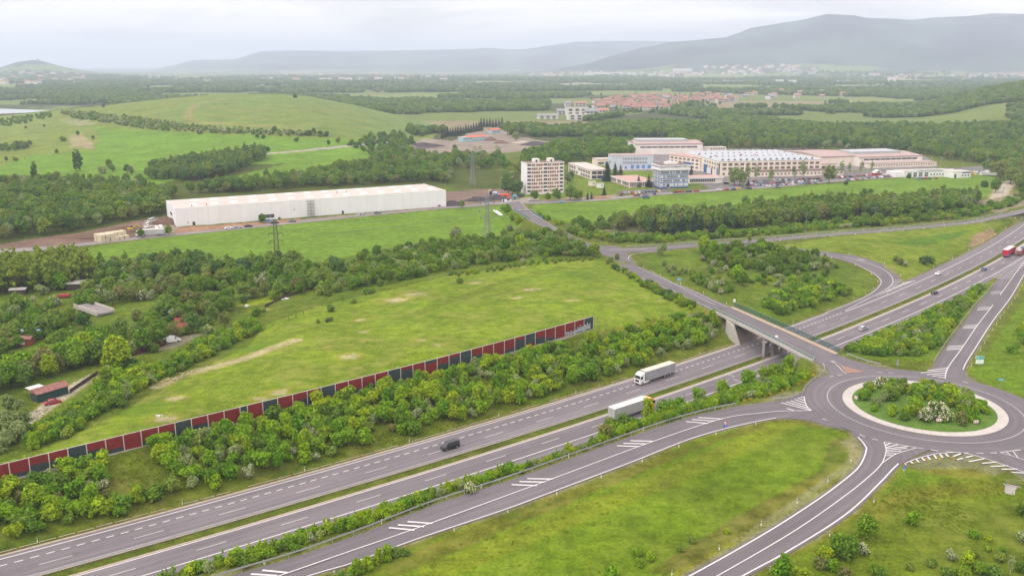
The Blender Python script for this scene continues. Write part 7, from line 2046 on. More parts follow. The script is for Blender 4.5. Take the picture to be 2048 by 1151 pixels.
    # conifers: whorls of drooping boughs
    for vnt in range(3):
        qs = []; var = []
        for lv in range(13):
            t = lv / 12; z = .12 + .84 * t; R = .25 * (1 - t) ** .85 + .014
            for k in range(int(16 - 9 * t)):
                an = rg.uniform(0,6.28)
                for s in (.45,.8,1.0):
                    c = np.array([math.cos(an) * R * s, math.sin(an) * R * s, z - .10 * R / .2 * s + rg.uniform(-.015,.015)])
                    d = np.array([math.cos(an), math.sin(an),-.35]); w = np.array([-math.sin(an), math.cos(an),0]); sz = .055 * (1.1 - .4 * t)
                    qs.append([c - d * sz, c - w * sz * .8 + (0,0,.01), c + d * sz * 1.2, c + w * sz * .8 + (0,0,.01)]); var.append(rg.random())
        cz = [(0,0,.2,.13,.13,.1),(0,0,.42,.10,.10,.16),(0,0,.68,.055,.055,.2)]
        cr = foliage_mesh('crown_conifer', np.array(qs), np.array(var),[LM['needle']], None, None, core(cz, rg,.9))
        tb = MB(); tb.bar((0,0,-.03),(0,0,.9),.018,0,6,.004)
        PROTO.setdefault('conifer',[]).append((cr, mesh('trunk_conifer', tb.v, tb.f, LM['bark'])))
make_protos()
def make_tufts():
    rg = np.random.default_rng(77)
    for vnt in range(4):
        qs = []; n = 26
        for k in range(n):
            an = rg.uniform(0,6.28); r0 = rg.uniform(0,.55); h = rg.uniform(.25,.6); w = rg.uniform(.05,.11); a2 = rg.uniform(0,6.28)
            c = np.array([math.cos(an) * r0, math.sin(an) * r0,-.05]); d = np.array([math.cos(a2), math.sin(a2),0]) * w; ln = np.array([rg.uniform(-.3,.3), rg.uniform(-.3,.3), h])
            qs.append([c - d, c + d, c + d * .35 + ln, c - d * .35 + ln])
        PROTO.setdefault('tuft',[]).append((foliage_mesh('grass_tuft', np.array(qs), rg.random(n),[LM['grass']]), None))
make_tufts()

PLANTS = []    # dict(kind, x, y, z, s, rz, label, group, region)
def dart(poly, spacing, seed, dmin=2.0, density=None, maxn=4000):
    """random spots at least 'spacing' apart inside a patch of ground outlined in the photograph"""
    rg = np.random.default_rng(seed)
    pp = np.array([G(*p)[:2] for p in poly])
    # outline in plan so that the spread is even on the ground
    lo, hi = pp.min(0), pp.max(0)
    area = (hi - lo).prod(); n = int(min(area / spacing ** 2 * 4,60000))
    c = rg.uniform(lo, hi,(n,2)); c = c[in_poly(c[:,0], c[:,1],[tuple(p) for p in pp])]
    if not len(c): return np.zeros((0,2))
    d, _ = road_field(c[:,0], c[:,1]); c = c[(d > dmin) | (c[:,1] > 1100)]
    out = []; grid = {}
    for p in c:
        k = (int(p[0] // spacing), int(p[1] // spacing)); ok = True
        for i in (-1,0,1):
            for j in (-1,0,1):
                for q in grid.get((k[0] + i, k[1] + j),()):
                    if (p[0] - q[0]) ** 2 + (p[1] - q[1]) ** 2 < spacing ** 2: ok = False; break
                if not ok: break
            if not ok: break
        if ok:
            grid.setdefault(k,[]).append(p); out.append(p)
            if len(out) >= maxn: break
    return np.array(out).reshape(-1,2)
KLAB = {'bush_bright': 'light green leafy bush', 'bush_fresh': 'fresh green rounded bush', 'bush_mid': 'mid green dense bush', 'bush_grey': 'grey green bush', 'bush_olive': 'olive brown twiggy bush', 'bush_tall': 'tall light green bush', 'bush_ragged': 'shaggy light green bush',
        'bush_white': 'bush covered in white blossom', 'bush_white_half': 'half blossoming grey bush', 'bush_dark': 'dark green bush', 'bush_low': 'low yellow green bush', 'bush_yellow': 'low clump of yellow flowers', 'tree_round': 'fresh green round tree', 'tree_bright': 'light green round tree', 'tree_mid': 'mid green broad tree', 'tree_dark': 'dark green broad tree', 'tree_olive': 'olive brown thinly leaved tree', 'tree_grey': 'grey green tree',
        'tree_upright': 'upright mid green tree', 'tree_tall': 'tall slim yellow green tree', 'birch': 'slender birch', 'sapling': 'thin young tree', 'poplar': 'narrow dark poplar', 'hornbeam': 'dense cone shaped light green tree', 'bare': 'half bare brownish tree', 'conifer': 'dark conifer'}
_SQ = []
def wood(poly, spacing, kinds, where, seed, dmin=2.0, zf=None, keep=None):
    """kinds: list of (kind, weight, size min, size max)"""
    pts = dart(poly, spacing, seed, dmin); rr = random.Random(seed)
    ks = [k[0] for k in kinds]; ws = [k[1] for k in kinds]
    for x, y in pts:
        if keep and not keep(x, y): continue
        i = rr.choices(range(len(ks)), ws)[0]; kd, _, s0, s1 = kinds[i]
        PLANTS.append(dict(kind=kd, x=float(x), y=float(y), s=rr.uniform(s0, s1), rz=rr.uniform(0,6.28), label=KLAB[kd] + ' ' + where, group=where, v=rr.randrange(3), sx=rr.uniform(.85,1.2)))
def plant(px, py, kind, s, where, label=None, must=True):
    x, y, z = G(px, py)
    PLANTS.append(dict(kind=kind, x=x, y=y, s=s, rz=RNG.uniform(0,6.28), label=label or (KLAB[kind] + ' ' + where), group=where, v=RNG.randrange(3), sx=1.0, must=must, own=label is not None))
# slope below the noise barrier
SL = [(-60,1000),(0,985),(100,952),(215,925),(352,888),(645,812),(850,762),(990,722),(1190,684),(1290,662),(1395,632),(1432,652),(1440,682),(1330,708),(1230,748),(1000,835),(850,882),(700,912),(560,940),(400,985),(240,1035),(0,1078),(-60,1090)]
def slope_keep(x, y):
    px, py = project(x, y, gz(x, y))
    if 215 < px < 320 and 905 < py < 985: return False
    if 690 < px < 790 and 862 < py < 925: return RNG.random() < .25
    return True
wood(SL,2.2,[('bush_bright',4,1.7,2.7),('bush_fresh',3,1.7,2.7),('bush_tall',3,1.7,2.6),('bush_mid',1.3,1.4,2.1),('bush_grey',1,1.4,2.0),('bush_olive',.4,1.1,1.6),('bush_white_half',.7,1.2,1.8),('tree_bright',1.0,5.0,6.5),('sapling',.5,3.5,5.0)], 'on the slope below the noise barrier',21,4.5, keep=slope_keep)
# strip between the motorway and the slip road
ST_ = [(290,1162),(450,1112),(620,1060),(860,992),(1040,938),(1200,886),(1240,862),(1400,806),(1500,772),(1590,752),(1620,752),(1560,788),(1500,798),(1400,822),(1214,882),(1042,944),(873,998),(700,1064),(460,1142)]
wood(ST_,1.55,[('bush_bright',4,1.1,1.75),('bush_ragged',3,1.1,1.7),('bush_fresh',2,1.1,1.65),('bush_grey',.7,.9,1.3),('bush_white_half',.3,.9,1.3),('sapling',1.4,2.6,4.2)], 'in the strip between motorway and slip road',22,1.6)
for q, s in [((1235,880),2.0),((1262,872),2.1),((1300,860),2.2),((1330,848),2.1),((1355,838),2.0),((1400,818),1.8),((1450,800),2.0),((1500,785),2.1),((1540,775),2.4),((1560,768),2.2),((1580,760),1.9)]: plant(q[0] - 4, q[1] - 15, RNG.choice(['bush_bright', 'bush_tall', 'bush_bright', 'bush_fresh']), s * 1.4, 'in the strip between motorway and slip road')
plant(1403,815, 'birch',6.5, 'in the strip between motorway and slip road', 'slim pale birch sticking out of the bush strip')
plant(1210,878, 'bush_olive',2.2, 'in the strip between motorway and slip road', 'brown leaved bush beside the yellow cab lorry')
plant(940,985, 'bush_white',1.5, 'in the strip between motorway and slip road', 'white flowering bush in the strip beside the slip road')
# bush triangle between motorway and the eastern slip road
wood([(1690,702),(1730,680),(1800,648),(1860,618),(1930,580),(1968,572),(1925,625),(1895,660),(1875,690),(1840,712),(1740,712)],2.2,[('bush_bright',4,1.5,2.5),('bush_fresh',3,1.5,2.4),('bush_low',1,1.2,1.8),('bush_grey',1,1.3,2.0),('bush_white_half',.8,1.2,1.8),('bush_mid',.8,1.3,2.0)], 'in the triangle between motorway and eastern slip road',23,2.5)
# interchange green inside the loop
wood([(1400,505),(1480,498),(1600,512),(1655,522),(1668,540),(1600,545),(1520,545),(1440,535),(1400,520)],2.6,[('bush_fresh',3,1.5,2.6),('bush_mid',2,1.4,2.4),('bush_white_half',1,1.4,2.1),('tree_round',2,5,8),('bush_grey',1.5,1.4,2.2),('sapling',1.2,4,6),('tree_upright',1,6,8)], 'inside the loop ramp',24)
wood([(1520,612),(1600,578),(1660,568),(1695,588),(1640,612),(1560,632)],2.4,[('bush_bright',3,1.8,2.8),('bush_fresh',2,1.8,2.6),('bush_grey',1,1.6,2.2),('bush_mid',1,1.5,2.4)], 'inside the loop ramp',25)
wood([(1385,550),(1440,560),(1470,585),(1440,590),(1390,566)],2.8,[('bush_fresh',2,1.3,2.0),('bush_white_half',1.4,1.3,1.9),('bush_mid',1.5,1.3,1.9)], 'inside the loop ramp',26)
wood([(1400,535),(1500,548),(1600,548),(1660,545),(1640,572),(1560,580),(1500,570),(1440,556)],4.6,[('bush_fresh',3,1.2,2.2),('bush_bright',2,1.2,2.0),('bush_white_half',1,1.2,1.8),('bush_grey',1,1.2,1.8)], 'inside the loop ramp',65)
wood([(1320,530),(1360,540),(1390,552),(1345,552)],3.2,[('bush_grey',2,1.2,1.7),('bush_mid',1,1.1,1.6)], 'inside the loop ramp',27)
for q, k, s in [((1325,512), 'tree_grey',7.5),((1408,506), 'tree_bright',10),((1498,490), 'tree_tall',8),((1475,565), 'tree_bright',9.0),((1485,572), 'tree_round',7.5),((1440,530), 'tree_round',8),((1560,520), 'tree_round',8),((1520,512), 'tree_bright',8),((1470,512), 'tree_round',9),((1600,525), 'tree_round',7),((1425,510), 'tree_bright',8)]: plant(*q, k, s, 'inside the loop ramp')
for q, k, s in [((1850,528), 'bush_dark',2.9),((1863,526), 'bush_mid',2.2),((1800,528), 'bush_olive',2.0),((1793,522), 'bush_mid',1.8),((1810,532), 'bush_white_half',1.4),((1673,535), 'bush_mid',1.4),((1690,587), 'bush_dark',1.8)]: plant(*q, k, s, 'on the bank above the far carriageway')
wood([(2000,690),(2048,650),(2120,600),(2120,640),(2048,690),(2010,715)],3.0,[('bush_bright',2,1.5,2.2),('bush_mid',1,1.2,1.8)], 'on the outer verge of the eastern slip road',28,9)
# hedge between the plateau field and the bridge road
wood([(1222,523),(1262,546),(1330,585),(1392,616),(1384,624),(1318,592),(1250,553),(1212,525)],2.2,[('bush_fresh',3,1.1,1.9),('bush_bright',2,1.1,2.0),('bush_grey',1.2,1.1,1.6),('bush_dark',.8,1.1,1.7),('bush_olive',.8,1.1,1.6)], 'in the hedge along the bridge road',29,.8)
# roundabout island
WB = P(1868,846, ZR + .4)
for k in range(112):
    an, rr = RNG.uniform(0,6.28),14.6 * math.sqrt(RNG.random())
    x_, y_ = RC[0] + rr * math.cos(an), RC[1] + .5 + rr * math.sin(an)
    if math.hypot(x_ - WB[0], y_ - WB[1]) < 4.2 or (rr > 10 and y_ < RC[1] - 10 and abs(x_ - WB[0]) < 5): continue
    kd = RNG.choices(['bush_bright', 'bush_low', 'bush_fresh', 'bush_olive', 'bush_grey', 'bush_mid'],[5,3,3,1,.7,1])[0]
    PLANTS.append(dict(kind=kd, x=x_, y=y_, s=RNG.uniform(1.7,2.7) * (1 - .42 * (rr / 14.6) ** 2), rz=RNG.uniform(0,6.28), label=KLAB[kd] + ' on the roundabout island', group='on the roundabout island', v=RNG.randrange(3), sx=1.0, must=True))
for q, s, lab in [((1848,846),2.0, 'white flowering bush behind the chevron board on the island'),((1892,848),2.1, 'white flowering bush on the southern edge of the island'),((1870,842),2.4, 'large white flowering bush at the heart of the island edge'),((1762,778),2.0, 'white flowering bush on the bridge side of the island')]: plant(*q, 'bush_white', s, 'on the roundabout island', lab)
plant(1850,800, 'bush_grey',2.2, 'on the roundabout island', 'pale grey bush in the middle of the island')
# foreground right
for q, k, s, lab in [((1563,1162), 'hornbeam',6.2, 'dense cone shaped light green tree by the southern road'),((1602,1160), 'bush_bright',1.6, None),((1683,1112), 'bush_fresh',2.9, 'big dark rounded bush beside the southern road'),((1690,1100), 'bush_fresh',2.5, None),((1733,1078), 'tree_bright',6.0, 'light green leafy tree beside the blossoming shrub'),((1728,1108), 'bush_white',1.2, 'small white flowering shrub by the light green tree'),((1742,1122), 'sapling',2.6, None),((1650,1118), 'bush_bright',1.6, None),((1640,1135), 'bush_olive',1.5, None),((1665,1140), 'bush_bright',1.4, None),((1690,1150), 'bush_olive',1.3, None),
                     ((1825,1047), 'bush_bright',1.7, 'lone light green bush on the meadow by the ditch'),((1945,1072), 'bush_low',1.4, None),((1978,1080), 'bush_low',.9, None),((1975,1100), 'bush_low',.9, None),((2046,1028), 'bush_fresh',1.6, None),((2050,1085), 'bush_white_half',1.5, None),((1903,1118), 'bush_white_half',1.1, None),((1935,1130), 'bush_bright',1.7, None),((1960,1145), 'bush_bright',1.6, None),((1985,1150), 'bush_mid',1.5, None),((1920,1155), 'bush_fresh',1.7, None),((2020,1148), 'birch',4.5, None),((2040,1140), 'bush_fresh',1.5, None),((2000,1120), 'bush_mid',1.2, None),((1890,1150), 'bush_mid',1.3, None),((2060,1120), 'bush_bright',1.5, None),
                     ((1225,1158), 'bush_low',1.9, 'yellow green bush at the lower end of the meadow'),((1160,1165), 'bush_low',1.1, None),((1455,1065), 'bush_low',.8, None),((1275,1110), 'bush_bright',1.2, None),((1300,1120), 'bush_bright',1.1, None),((1280,1130), 'bush_bright',1.0, None),((1385,1085), 'bush_mid',.9, None),((1360,1100), 'bush_mid',.9, None),
                     ((712,1150), 'bush_tall',1.5, None),((735,1138), 'bush_bright',1.5, None),((755,1128), 'bush_tall',1.4, None),((775,1118), 'bush_tall',1.5, None),((790,1112), 'bush_mid',1.2, None),((810,1108), 'bush_mid',1.0, None),((690,1160), 'bush_mid',1.3, None)]:
    plant(*q, k, s, 'on the meadows by the southern road' if q[0] > 1100 else 'on the meadow edge by the slip road', lab)
wood([(1560,1180),(1640,1130),(1760,1130),(1860,1125),(2048,1100),(2100,1190),(1800,1220)],4.2,[('bush_mid',2,.7,1.3),('bush_low',2,.7,1.2),('bush_olive',1.5,.7,1.2),('bush_fresh',1,.8,1.4)], 'on the meadows by the southern road',30,3)
# plateau field: lone shrubs
for q, k, s in [((577,640), 'sapling',3.2),((592,636), 'sapling',2.4),((607,630), 'sapling',3.4),((637,645), 'bush_mid',.9),((655,643), 'bush_dark',1.0),((663,641), 'bush_olive',.9),((663,622), 'bush_mid',1.8),((685,605), 'sapling',3.6),((708,606), 'bush_mid',1.4),((733,588), 'bush_mid',1.7),((745,586), 'bush_mid',1.4),((920,566), 'bush_mid',1.7),((632,595), 'sapling',3.0),((512,632), 'bush_fresh',2.2),((528,624), 'bush_mid',1.0),((655,592), 'bush_fresh',1.8),((643,585), 'hornbeam',6.0)]: plant(*q, k, s, 'standing in the open plateau field')
# belt above the plateau field
wood([(640,590),(760,572),(900,540),(1060,516),(1170,512),(1195,516),(1185,505),(1110,470),(1040,478),(960,484),(900,486),(800,505),(680,530),(600,548),(620,575)],3.4,[('bush_fresh',3,1.8,2.9),('bush_mid',3,1.8,2.8),('bush_grey',1.5,1.6,2.4),('bush_olive',1,1.5,2.2),('tree_round',2,5,7.5),('tree_mid',1.5,5,8),('bush_bright',2,1.6,2.4),('sapling',.5,4,6)], 'in the belt above the plateau field',31)
for q, k, s, lab in [((890,528), 'bush_white',2.7, 'large white flowering bush above the plateau field'),((813,505), 'bush_white',2.2, 'white flowering bush at the edge of the bright field'),((830,520), 'bush_white',1.8, None),((720,550), 'bush_white',1.7, None),((798,535), 'bush_white_half',2.0, None),((968,518), 'bush_white',1.3, None),((1047,525), 'bush_white',1.3, None),((748,565), 'bush_white_half',1.6, None),((912,484), 'tree_grey',10.0, 'lone grey green round tree on the bright field'),((675,556), 'tree_dark',10.5, 'broad dark green tree above the allotment meadow'),((665,545), 'tree_dark',9, None),((1040,500), 'tree_bright',9, None),((1010,508), 'tree_round',9, None),((1100,500), 'tree_mid',9, None),((1130,505), 'tree_mid',9, None),((1155,508), 'tree_mid',8, None),((1120,480), 'tree_olive',7, None),((1005,420), 'bush_bright',2.6, None),((1015,430), 'tree_bright',8, None),((1028,440), 'bush_bright',3, None),((1038,446), 'bush_bright',3.0, None),((1060,478), 'bush_fresh',3.0, None),((1040,468), 'bush_grey',2.6, None),((1020,462), 'bush_grey',2.4, None),((924,416), 'tree_round',6, 'small round tree at the corner of the white hall'),((525,446), 'tree_round',6.5, 'small round tree in front of the white hall'),((338,470), 'tree_round',6.5, 'small round tree by the parked white lorry'),((284,476), 'tree_round',6.0, 'small round tree beside the stacked pale blocks'),((1235,518), 'bush_olive',1.6, None),((1180,512), 'tree_upright',6, None),((1195,514), 'bush_mid',1.8, None)]:
    plant(*q, k, s, 'in the belt above the plateau field', lab)
wood([(900,548),(1080,522),(1185,516),(1180,522),(1060,530),(905,556)],2.6,[('bush_fresh',2,.8,1.3),('bush_bright',2,.8,1.3),('bush_olive',1,.7,1.1),('bush_mid',1,.8,1.2)], 'in the belt above the plateau field',32)
# rough land and allotments on the left
wood([(200,560),(330,545),(470,548),(600,540),(640,560),(600,572),(480,575),(300,600),(210,615),(150,610)],3.7,[('tree_mid',3,6,9),('tree_round',2.5,6,9),('tree_olive',1.5,6,8.5),('bush_mid',2,2,3),('bush_fresh',2,2,3),('bush_white_half',.5,2,2.6),('tree_grey',1,6,8)], 'on the rough land above the allotments',33)
wood([(195,545),(330,530),(480,545),(600,532),(560,552),(450,560),(300,560),(200,570)],4.0,[('tree_mid',3,8,11),('tree_dark',2,8,11),('tree_olive',1.5,7,9),('tree_grey',1,7,9),('tree_upright',1,9,11)], 'on the rough land above the allotments',34)
wood([(-80,600),(0,590),(120,582),(192,566),(190,548),(60,556),(-80,566)],2.9,[('tree_tall',6,12,16),('tree_bright',.6,9,12)], 'in the slim yellow green grove',35)
wood([(260,650),(330,625),(440,600),(520,590),(560,570),(640,575),(620,585),(480,610),(420,650),(380,680),(300,690)],3.8,[('tree_round',3,6,9),('tree_mid',2,6,9),('tree_olive',1.5,6,8),('bush_fresh',2,1.8,2.8),('bush_dark',1,1.8,2.6),('bush_mid',1,1.8,2.6)], 'among the allotments',36)
wood([(-80,690),(0,660),(110,640),(150,640),(140,660),(60,690),(0,720),(-80,740)],3.6,[('bush_fresh',3,2,3),('tree_round',2,5,8),('bush_white_half',1,2,2.8),('tree_mid',1.5,5,8)], 'among the allotments',37)
wood([(-80,800),(0,790),(60,770),(120,750),(180,735),(205,725),(195,705),(120,720),(40,745),(-80,770)],3.6,[('tree_bright',3,8,11),('tree_round',3,8,11),('tree_olive',1.4,7,10),('tree_mid',1,8,10)], 'behind the dark red allotment shed',38)
for q, k, s, lab in [((236,742), 'tree_bright',13.0, 'big round light green tree between shed and dark fence'),((285,705), 'tree_round',9.5, 'fresh green round tree beside the dark fence'),((320,690), 'tree_round',10.0, None),((310,660), 'tree_round',8, None),((170,660), 'tree_dark',8, None),((160,730), 'tree_mid',9, None),((385,668), 'tree_dark',9.0, 'dark tree beside the small red roofs'),((420,640), 'tree_olive',9, None),((375,622), 'tree_olive',10, None),((450,655), 'tree_olive',7, None),((420,672), 'bush_grey',2.4, None),((288,600), 'bush_white',2.4, 'white flowering shrub on the rough land'),((110,612), 'bush_white_half',2.6, None),((65,610), 'bush_white',1.9, None),((350,640), 'bush_white_half',2.4, None),((30,640), 'tree_grey',7, None),((85,588), 'bush_grey',2.8, None),((110,580), 'bush_grey',2.6, None),((10,860), 'tree_grey',6.0, None),((35,880), 'bush_grey',2.8, None),((50,870), 'bush_mid',2.4, None),((20,830), 'tree_grey',7, None),((5,905), 'bush_grey',2.2, None),((255,800), 'birch',7.0, None),((240,812), 'bush_fresh',2.4, None),((140,730), 'birch',8, None),((270,560), 'tree_olive',9, None)]:
    plant(*q, k, s, 'among the allotments', lab)
wood([(50,905),(130,878),(205,828),(300,770),(420,715),(522,660),(505,648),(425,678),(335,726),(240,775),(150,825),(75,868)],2.2,[('bush_bright',4,1.5,2.4),('bush_fresh',3,1.5,2.3),('bush_grey',.6,1.3,1.9),('bush_mid',1,1.4,2.0),('bush_tall',1,1.4,2.0)], 'in the hedge between field and allotments',39)
# wood behind the white hall
wood([(-150,488),(-150,420),(60,385),(200,385),(330,392),(480,372),(600,358),(880,352),(885,366),(850,364),(336,392),(336,426),(285,434),(150,462),(0,484)],5.6,[('tree_mid',4,9,13),('tree_round',3,9,13),('tree_dark',1.6,10,13),('tree_olive',1.6,8,11),('tree_grey',1.2,9,12),('tree_upright',1.5,11,14),('bush_white_half',.3,2.5,3.2)], 'in the wood behind the white hall',40)
wood([(-150,420),(-100,372),(60,358),(200,362),(290,366),(330,388),(200,384),(60,384)],6.0,[('tree_round',2,6,9),('tree_olive',1,6,9),('bush_white_half',.8,2.5,3.5),('tree_mid',2,6,10),('bush_fresh',2,2.5,3.5),('bush_olive',1,2.4,3.2)], 'in the wood behind the white hall',41)
wood([(295,358),(310,342),(420,322),(520,308),(532,318),(470,346),(400,362)],5.0,[('tree_dark',3,11,14),('tree_mid',3,10,14),('tree_upright',3,11,15),('tree_tall',1,12,15)], 'in the copse on the hillside edge',42)
wood([(600,356),(740,330),(770,305),(815,305),(860,316),(960,316),(1000,318),(1030,348),(1010,378),(900,372),(890,366),(880,352)],7.0,[('tree_mid',3,9,13),('tree_round',3,9,13),('tree_olive',1.6,8,11),('tree_grey',1.4,8,12),('tree_dark',1,9,12)], 'in the wood right of the white hall',43, keep=lambda x, y: not (905 < project(x, y,0)[0] < 1012 and 338 < project(x, y,0)[1] < 385))
wood([(1040,350),(1050,315),(1100,300),(1200,285),(1262,290),(1268,312),(1225,318),(1135,326),(1060,346)],7.0,[('tree_round',4,10,14),('tree_mid',3,10,14),('tree_dark',1.6,10,13),('tree_bright',1,9,12)], 'in the wood behind the tower block',44)
for q, k, s in [((1016,388), 'tree_dark',10),((1026,390), 'tree_dark',9),((1008,378), 'conifer',9),((1036,389), 'tree_dark',9),((1068,402), 'tree_round',6.5),((1095,402), 'tree_round',5.0),((1112,402), 'tree_mid',7.5),((1140,400), 'tree_mid',9),((1150,402), 'tree_mid',7),((1160,400), 'tree_mid',6),((1175,399), 'conifer',5),((1183,398), 'conifer',5),((1135,368), 'tree_grey',8),((1142,362), 'tree_dark',7),((1208,390), 'conifer',7),((1243,392), 'conifer',3.5),((1213,362), 'conifer',15),((1216,360), 'conifer',14),((1230,350), 'conifer',11),((1241,350), 'conifer',9),((1277,374), 'conifer',9),((1297,374), 'conifer',10),((1382,352), 'conifer',9),((1474,371), 'birch',13),((1468,370), 'tree_grey',12),((1480,372), 'tree_grey',11),((1495,366), 'birch',13),((1496,372), 'conifer',6),((1512,365), 'birch',12),((1540,372), 'birch',12),((1586,360), 'birch',10),((1605,358), 'birch',13),((1608,359), 'birch',11),((1658,366), 'tree_olive',12),((1683,352), 'birch',11),((1697,352), 'birch',10),((1722,348), 'birch',10),((1744,346), 'birch',9),((1692,369), 'bush_dark',2.2),((1968,374), 'bush_dark',3.4),((1990,385), 'tree_mid',9),((2000,360), 'tree_olive',14),((2020,368), 'tree_mid',12),((2045,350), 'tree_olive',13),((1985,352), 'tree_mid',11),((1818,356), 'bush_dark',2.4)]: plant(*q, k, s * (1.0 if k == 'conifer' or k.startswith('bush') else 1.38), 'on the grounds of the industrial estate')
# tree belt in front of the estate
BELT = [(1230,462),(1290,440),(1380,438),(1500,428),(1600,418),(1750,414),(1900,405),(1950,402),(1955,412),(1880,428),(1700,438),(1560,450),(1480,458),(1400,462),(1320,468)]
wood(BELT,4.4,[('tree_upright',3,11,15),('tree_mid',3,9,13),('tree_olive',2,9,13),('tree_round',1.6,9,12),('tree_grey',1,9,12),('tree_dark',1,10,12)], 'in the tree belt below the estate',45)
for q in [(1310,468),(1330,466),(1348,470),(1365,466),(1385,468),(1402,466),(1425,464),(1340,460),(1390,462)]: plant(*q, 'conifer', RNG.uniform(9,12), 'in the tree belt below the estate')
wood([(1140,452),(1240,440),(1300,445),(1280,452),(1180,462),(1150,462)],4.5,[('bush_fresh',2,2,3),('bush_grey',2,2,3),('tree_mid',2,6,9),('tree_round',1,6,8),('tree_olive',1,6,8)], 'in the tree belt below the estate',46)
wood([(1110,462),(1165,478),(1240,486),(1330,485),(1420,478),(1410,470),(1330,474),(1240,474),(1160,462)],3.2,[('bush_fresh',3,1.5,2.4),('bush_bright',2,1.4,2.2),('bush_mid',1.5,1.5,2.4),('bush_olive',1.4,1.2,2.0)], 'above the upper road',47)
wood([(1420,478),(1500,472),(1650,460),(1800,448),(1950,432),(2048,402),(2048,385),(1960,420),(1800,438),(1650,450),(1500,464)],3.4,[('bush_fresh',3,1.5,2.6),('bush_mid',2,1.5,2.6),('bush_bright',2,1.4,2.2),('tree_round',1,5,8),('bush_white_half',.5,1.4,2),('bush_olive',.7,1.2,2)], 'above the upper road',48)
wood([(1062,424),(1100,440),(1140,452),(1115,450),(1075,432)],3.5,[('bush_bright',3,1.4,2.2),('bush_fresh',2,1.4,2.2),('bush_white_half',.5,1.2,1.8)], 'beside the road to the tower block',49,1.5)
# hillside: poplars, lone trees, the blossoming hedge band
for q, s in [((70,364),17),((71,350),13),((153,342),20),((160,341),20),((491,318),17),((845,372),13),((890,352),14)]: plant(*q, 'poplar', s, 'on the left hillside', 'narrow dark poplar beside the hillside wood' if q[0] < 600 else 'narrow dark poplar in the wood right of the hall')
for q, k, s in [((13,323), 'tree_dark',6),((31,322), 'bush_mid',3),((49,320), 'sapling',4),((114,308), 'tree_dark',6),((155,272), 'tree_dark',7),((187,280), 'tree_dark',6),((128,282), 'bush_fresh',4),((52,258), 'tree_dark',5),((88,255), 'tree_dark',5),((218,338), 'tree_round',10),((225,345), 'tree_mid',9),((205,348), 'bush_grey',4),((255,346), 'tree_dark',9),((262,350), 'tree_olive',9),((550,266), 'tree_dark',9),((515,275), 'bush_dark',3),((527,277), 'bush_dark',2.5),((657,291), 'tree_dark',7),((677,289), 'tree_olive',9),((593,283), 'bush_dark',3),((536,305), 'tree_dark',7),((527,303), 'bush_dark',4),((207,216), 'tree_dark',8),((590,196), 'bush_dark',4),((398,268), 'bush_white_half',4.5),((432,266), 'bush_grey',3.5),((448,267), 'bush_white_half',3),((628,268), 'tree_dark',8),((617,272), 'bush_dark',4.5),((640,272), 'bush_dark',4),((653,273), 'bush_dark',4)]: plant(*q, k, s, 'on the left hillside')
wood([(120,226),(200,230),(260,236),(330,246),(430,258),(560,264),(650,268),(660,276),(560,272),(430,266),(300,260),(200,244),(150,238)],6.0,[('bush_white_half',3,2.0,3.4),('bush_mid',3,2,3.6),('bush_fresh',2,2,3.4),('bush_grey',2,2,3.2)], 'in the blossoming hedge band on the hillside',50)
wood([(-150,325),(0,298),(40,290),(62,292),(50,300),(0,306),(-150,335)],6,[('tree_dark',1,6,8),('tree_mid',1,6,8)], 'in the plantation on the hillside',51)
wood([(-100,250),(60,232),(110,226),(100,236),(0,256),(-100,268)],9,[('bush_mid',1,2,3.4),('bush_fresh',1,2,3)], 'on the left hillside',52)
wood([(700,290),(745,272),(800,270),(830,285),(800,300),(740,310)],8,[('tree_mid',1,6,9),('bush_dark',2,3,4.5),('tree_round',1,6,9)], 'between hillside and scrap yard',53)
for k in range(16): plant(885 + k * 5.2,276 - k * 1.0 + RNG.uniform(-1,1), 'conifer', RNG.uniform(11,14), 'in the dark conifer row by the scrap yard')
for k in range(8): plant(962 + k * 6,254 + RNG.uniform(-1,1), 'conifer', RNG.uniform(12,15), 'in the dark conifer row by the scrap yard')
for q, k, s in [((1032,282), 'tree_grey',14),((1028,275), 'tree_mid',22),((1015,270), 'tree_mid',22),((1040,272), 'tree_mid',22),((910,305), 'tree_dark',10),((960,305), 'bare',9),((950,306), 'bare',9),((995,307), 'bare',11)]: plant(*q, k, s, 'round the scrap yard')
# big wood behind the estate
wood([(1335,300),(1345,262),(1440,256),(1600,260),(1800,258),(2048,262),(2250,290),(2250,350),(2048,348),(1995,330),(1905,322),(1850,310),(1700,298),(1560,300),(1450,296)],8.0,[('tree_mid',4,11,16),('tree_round',3,10,15),('tree_dark',3,11,16),('tree_grey',1.2,9,13),('tree_olive',1,9,13),('tree_upright',1.5,13,17),('bush_white_half',.3,3,4)], 'in the wood behind the estate',54)
wood([(1960,340),(2048,345),(2250,352),(2250,395),(2060,385),(2030,372),(1995,350)],7.0,[('tree_mid',3,9,13),('tree_olive',2,9,13),('tree_round',2,9,12)], 'in the wood behind the estate',55)

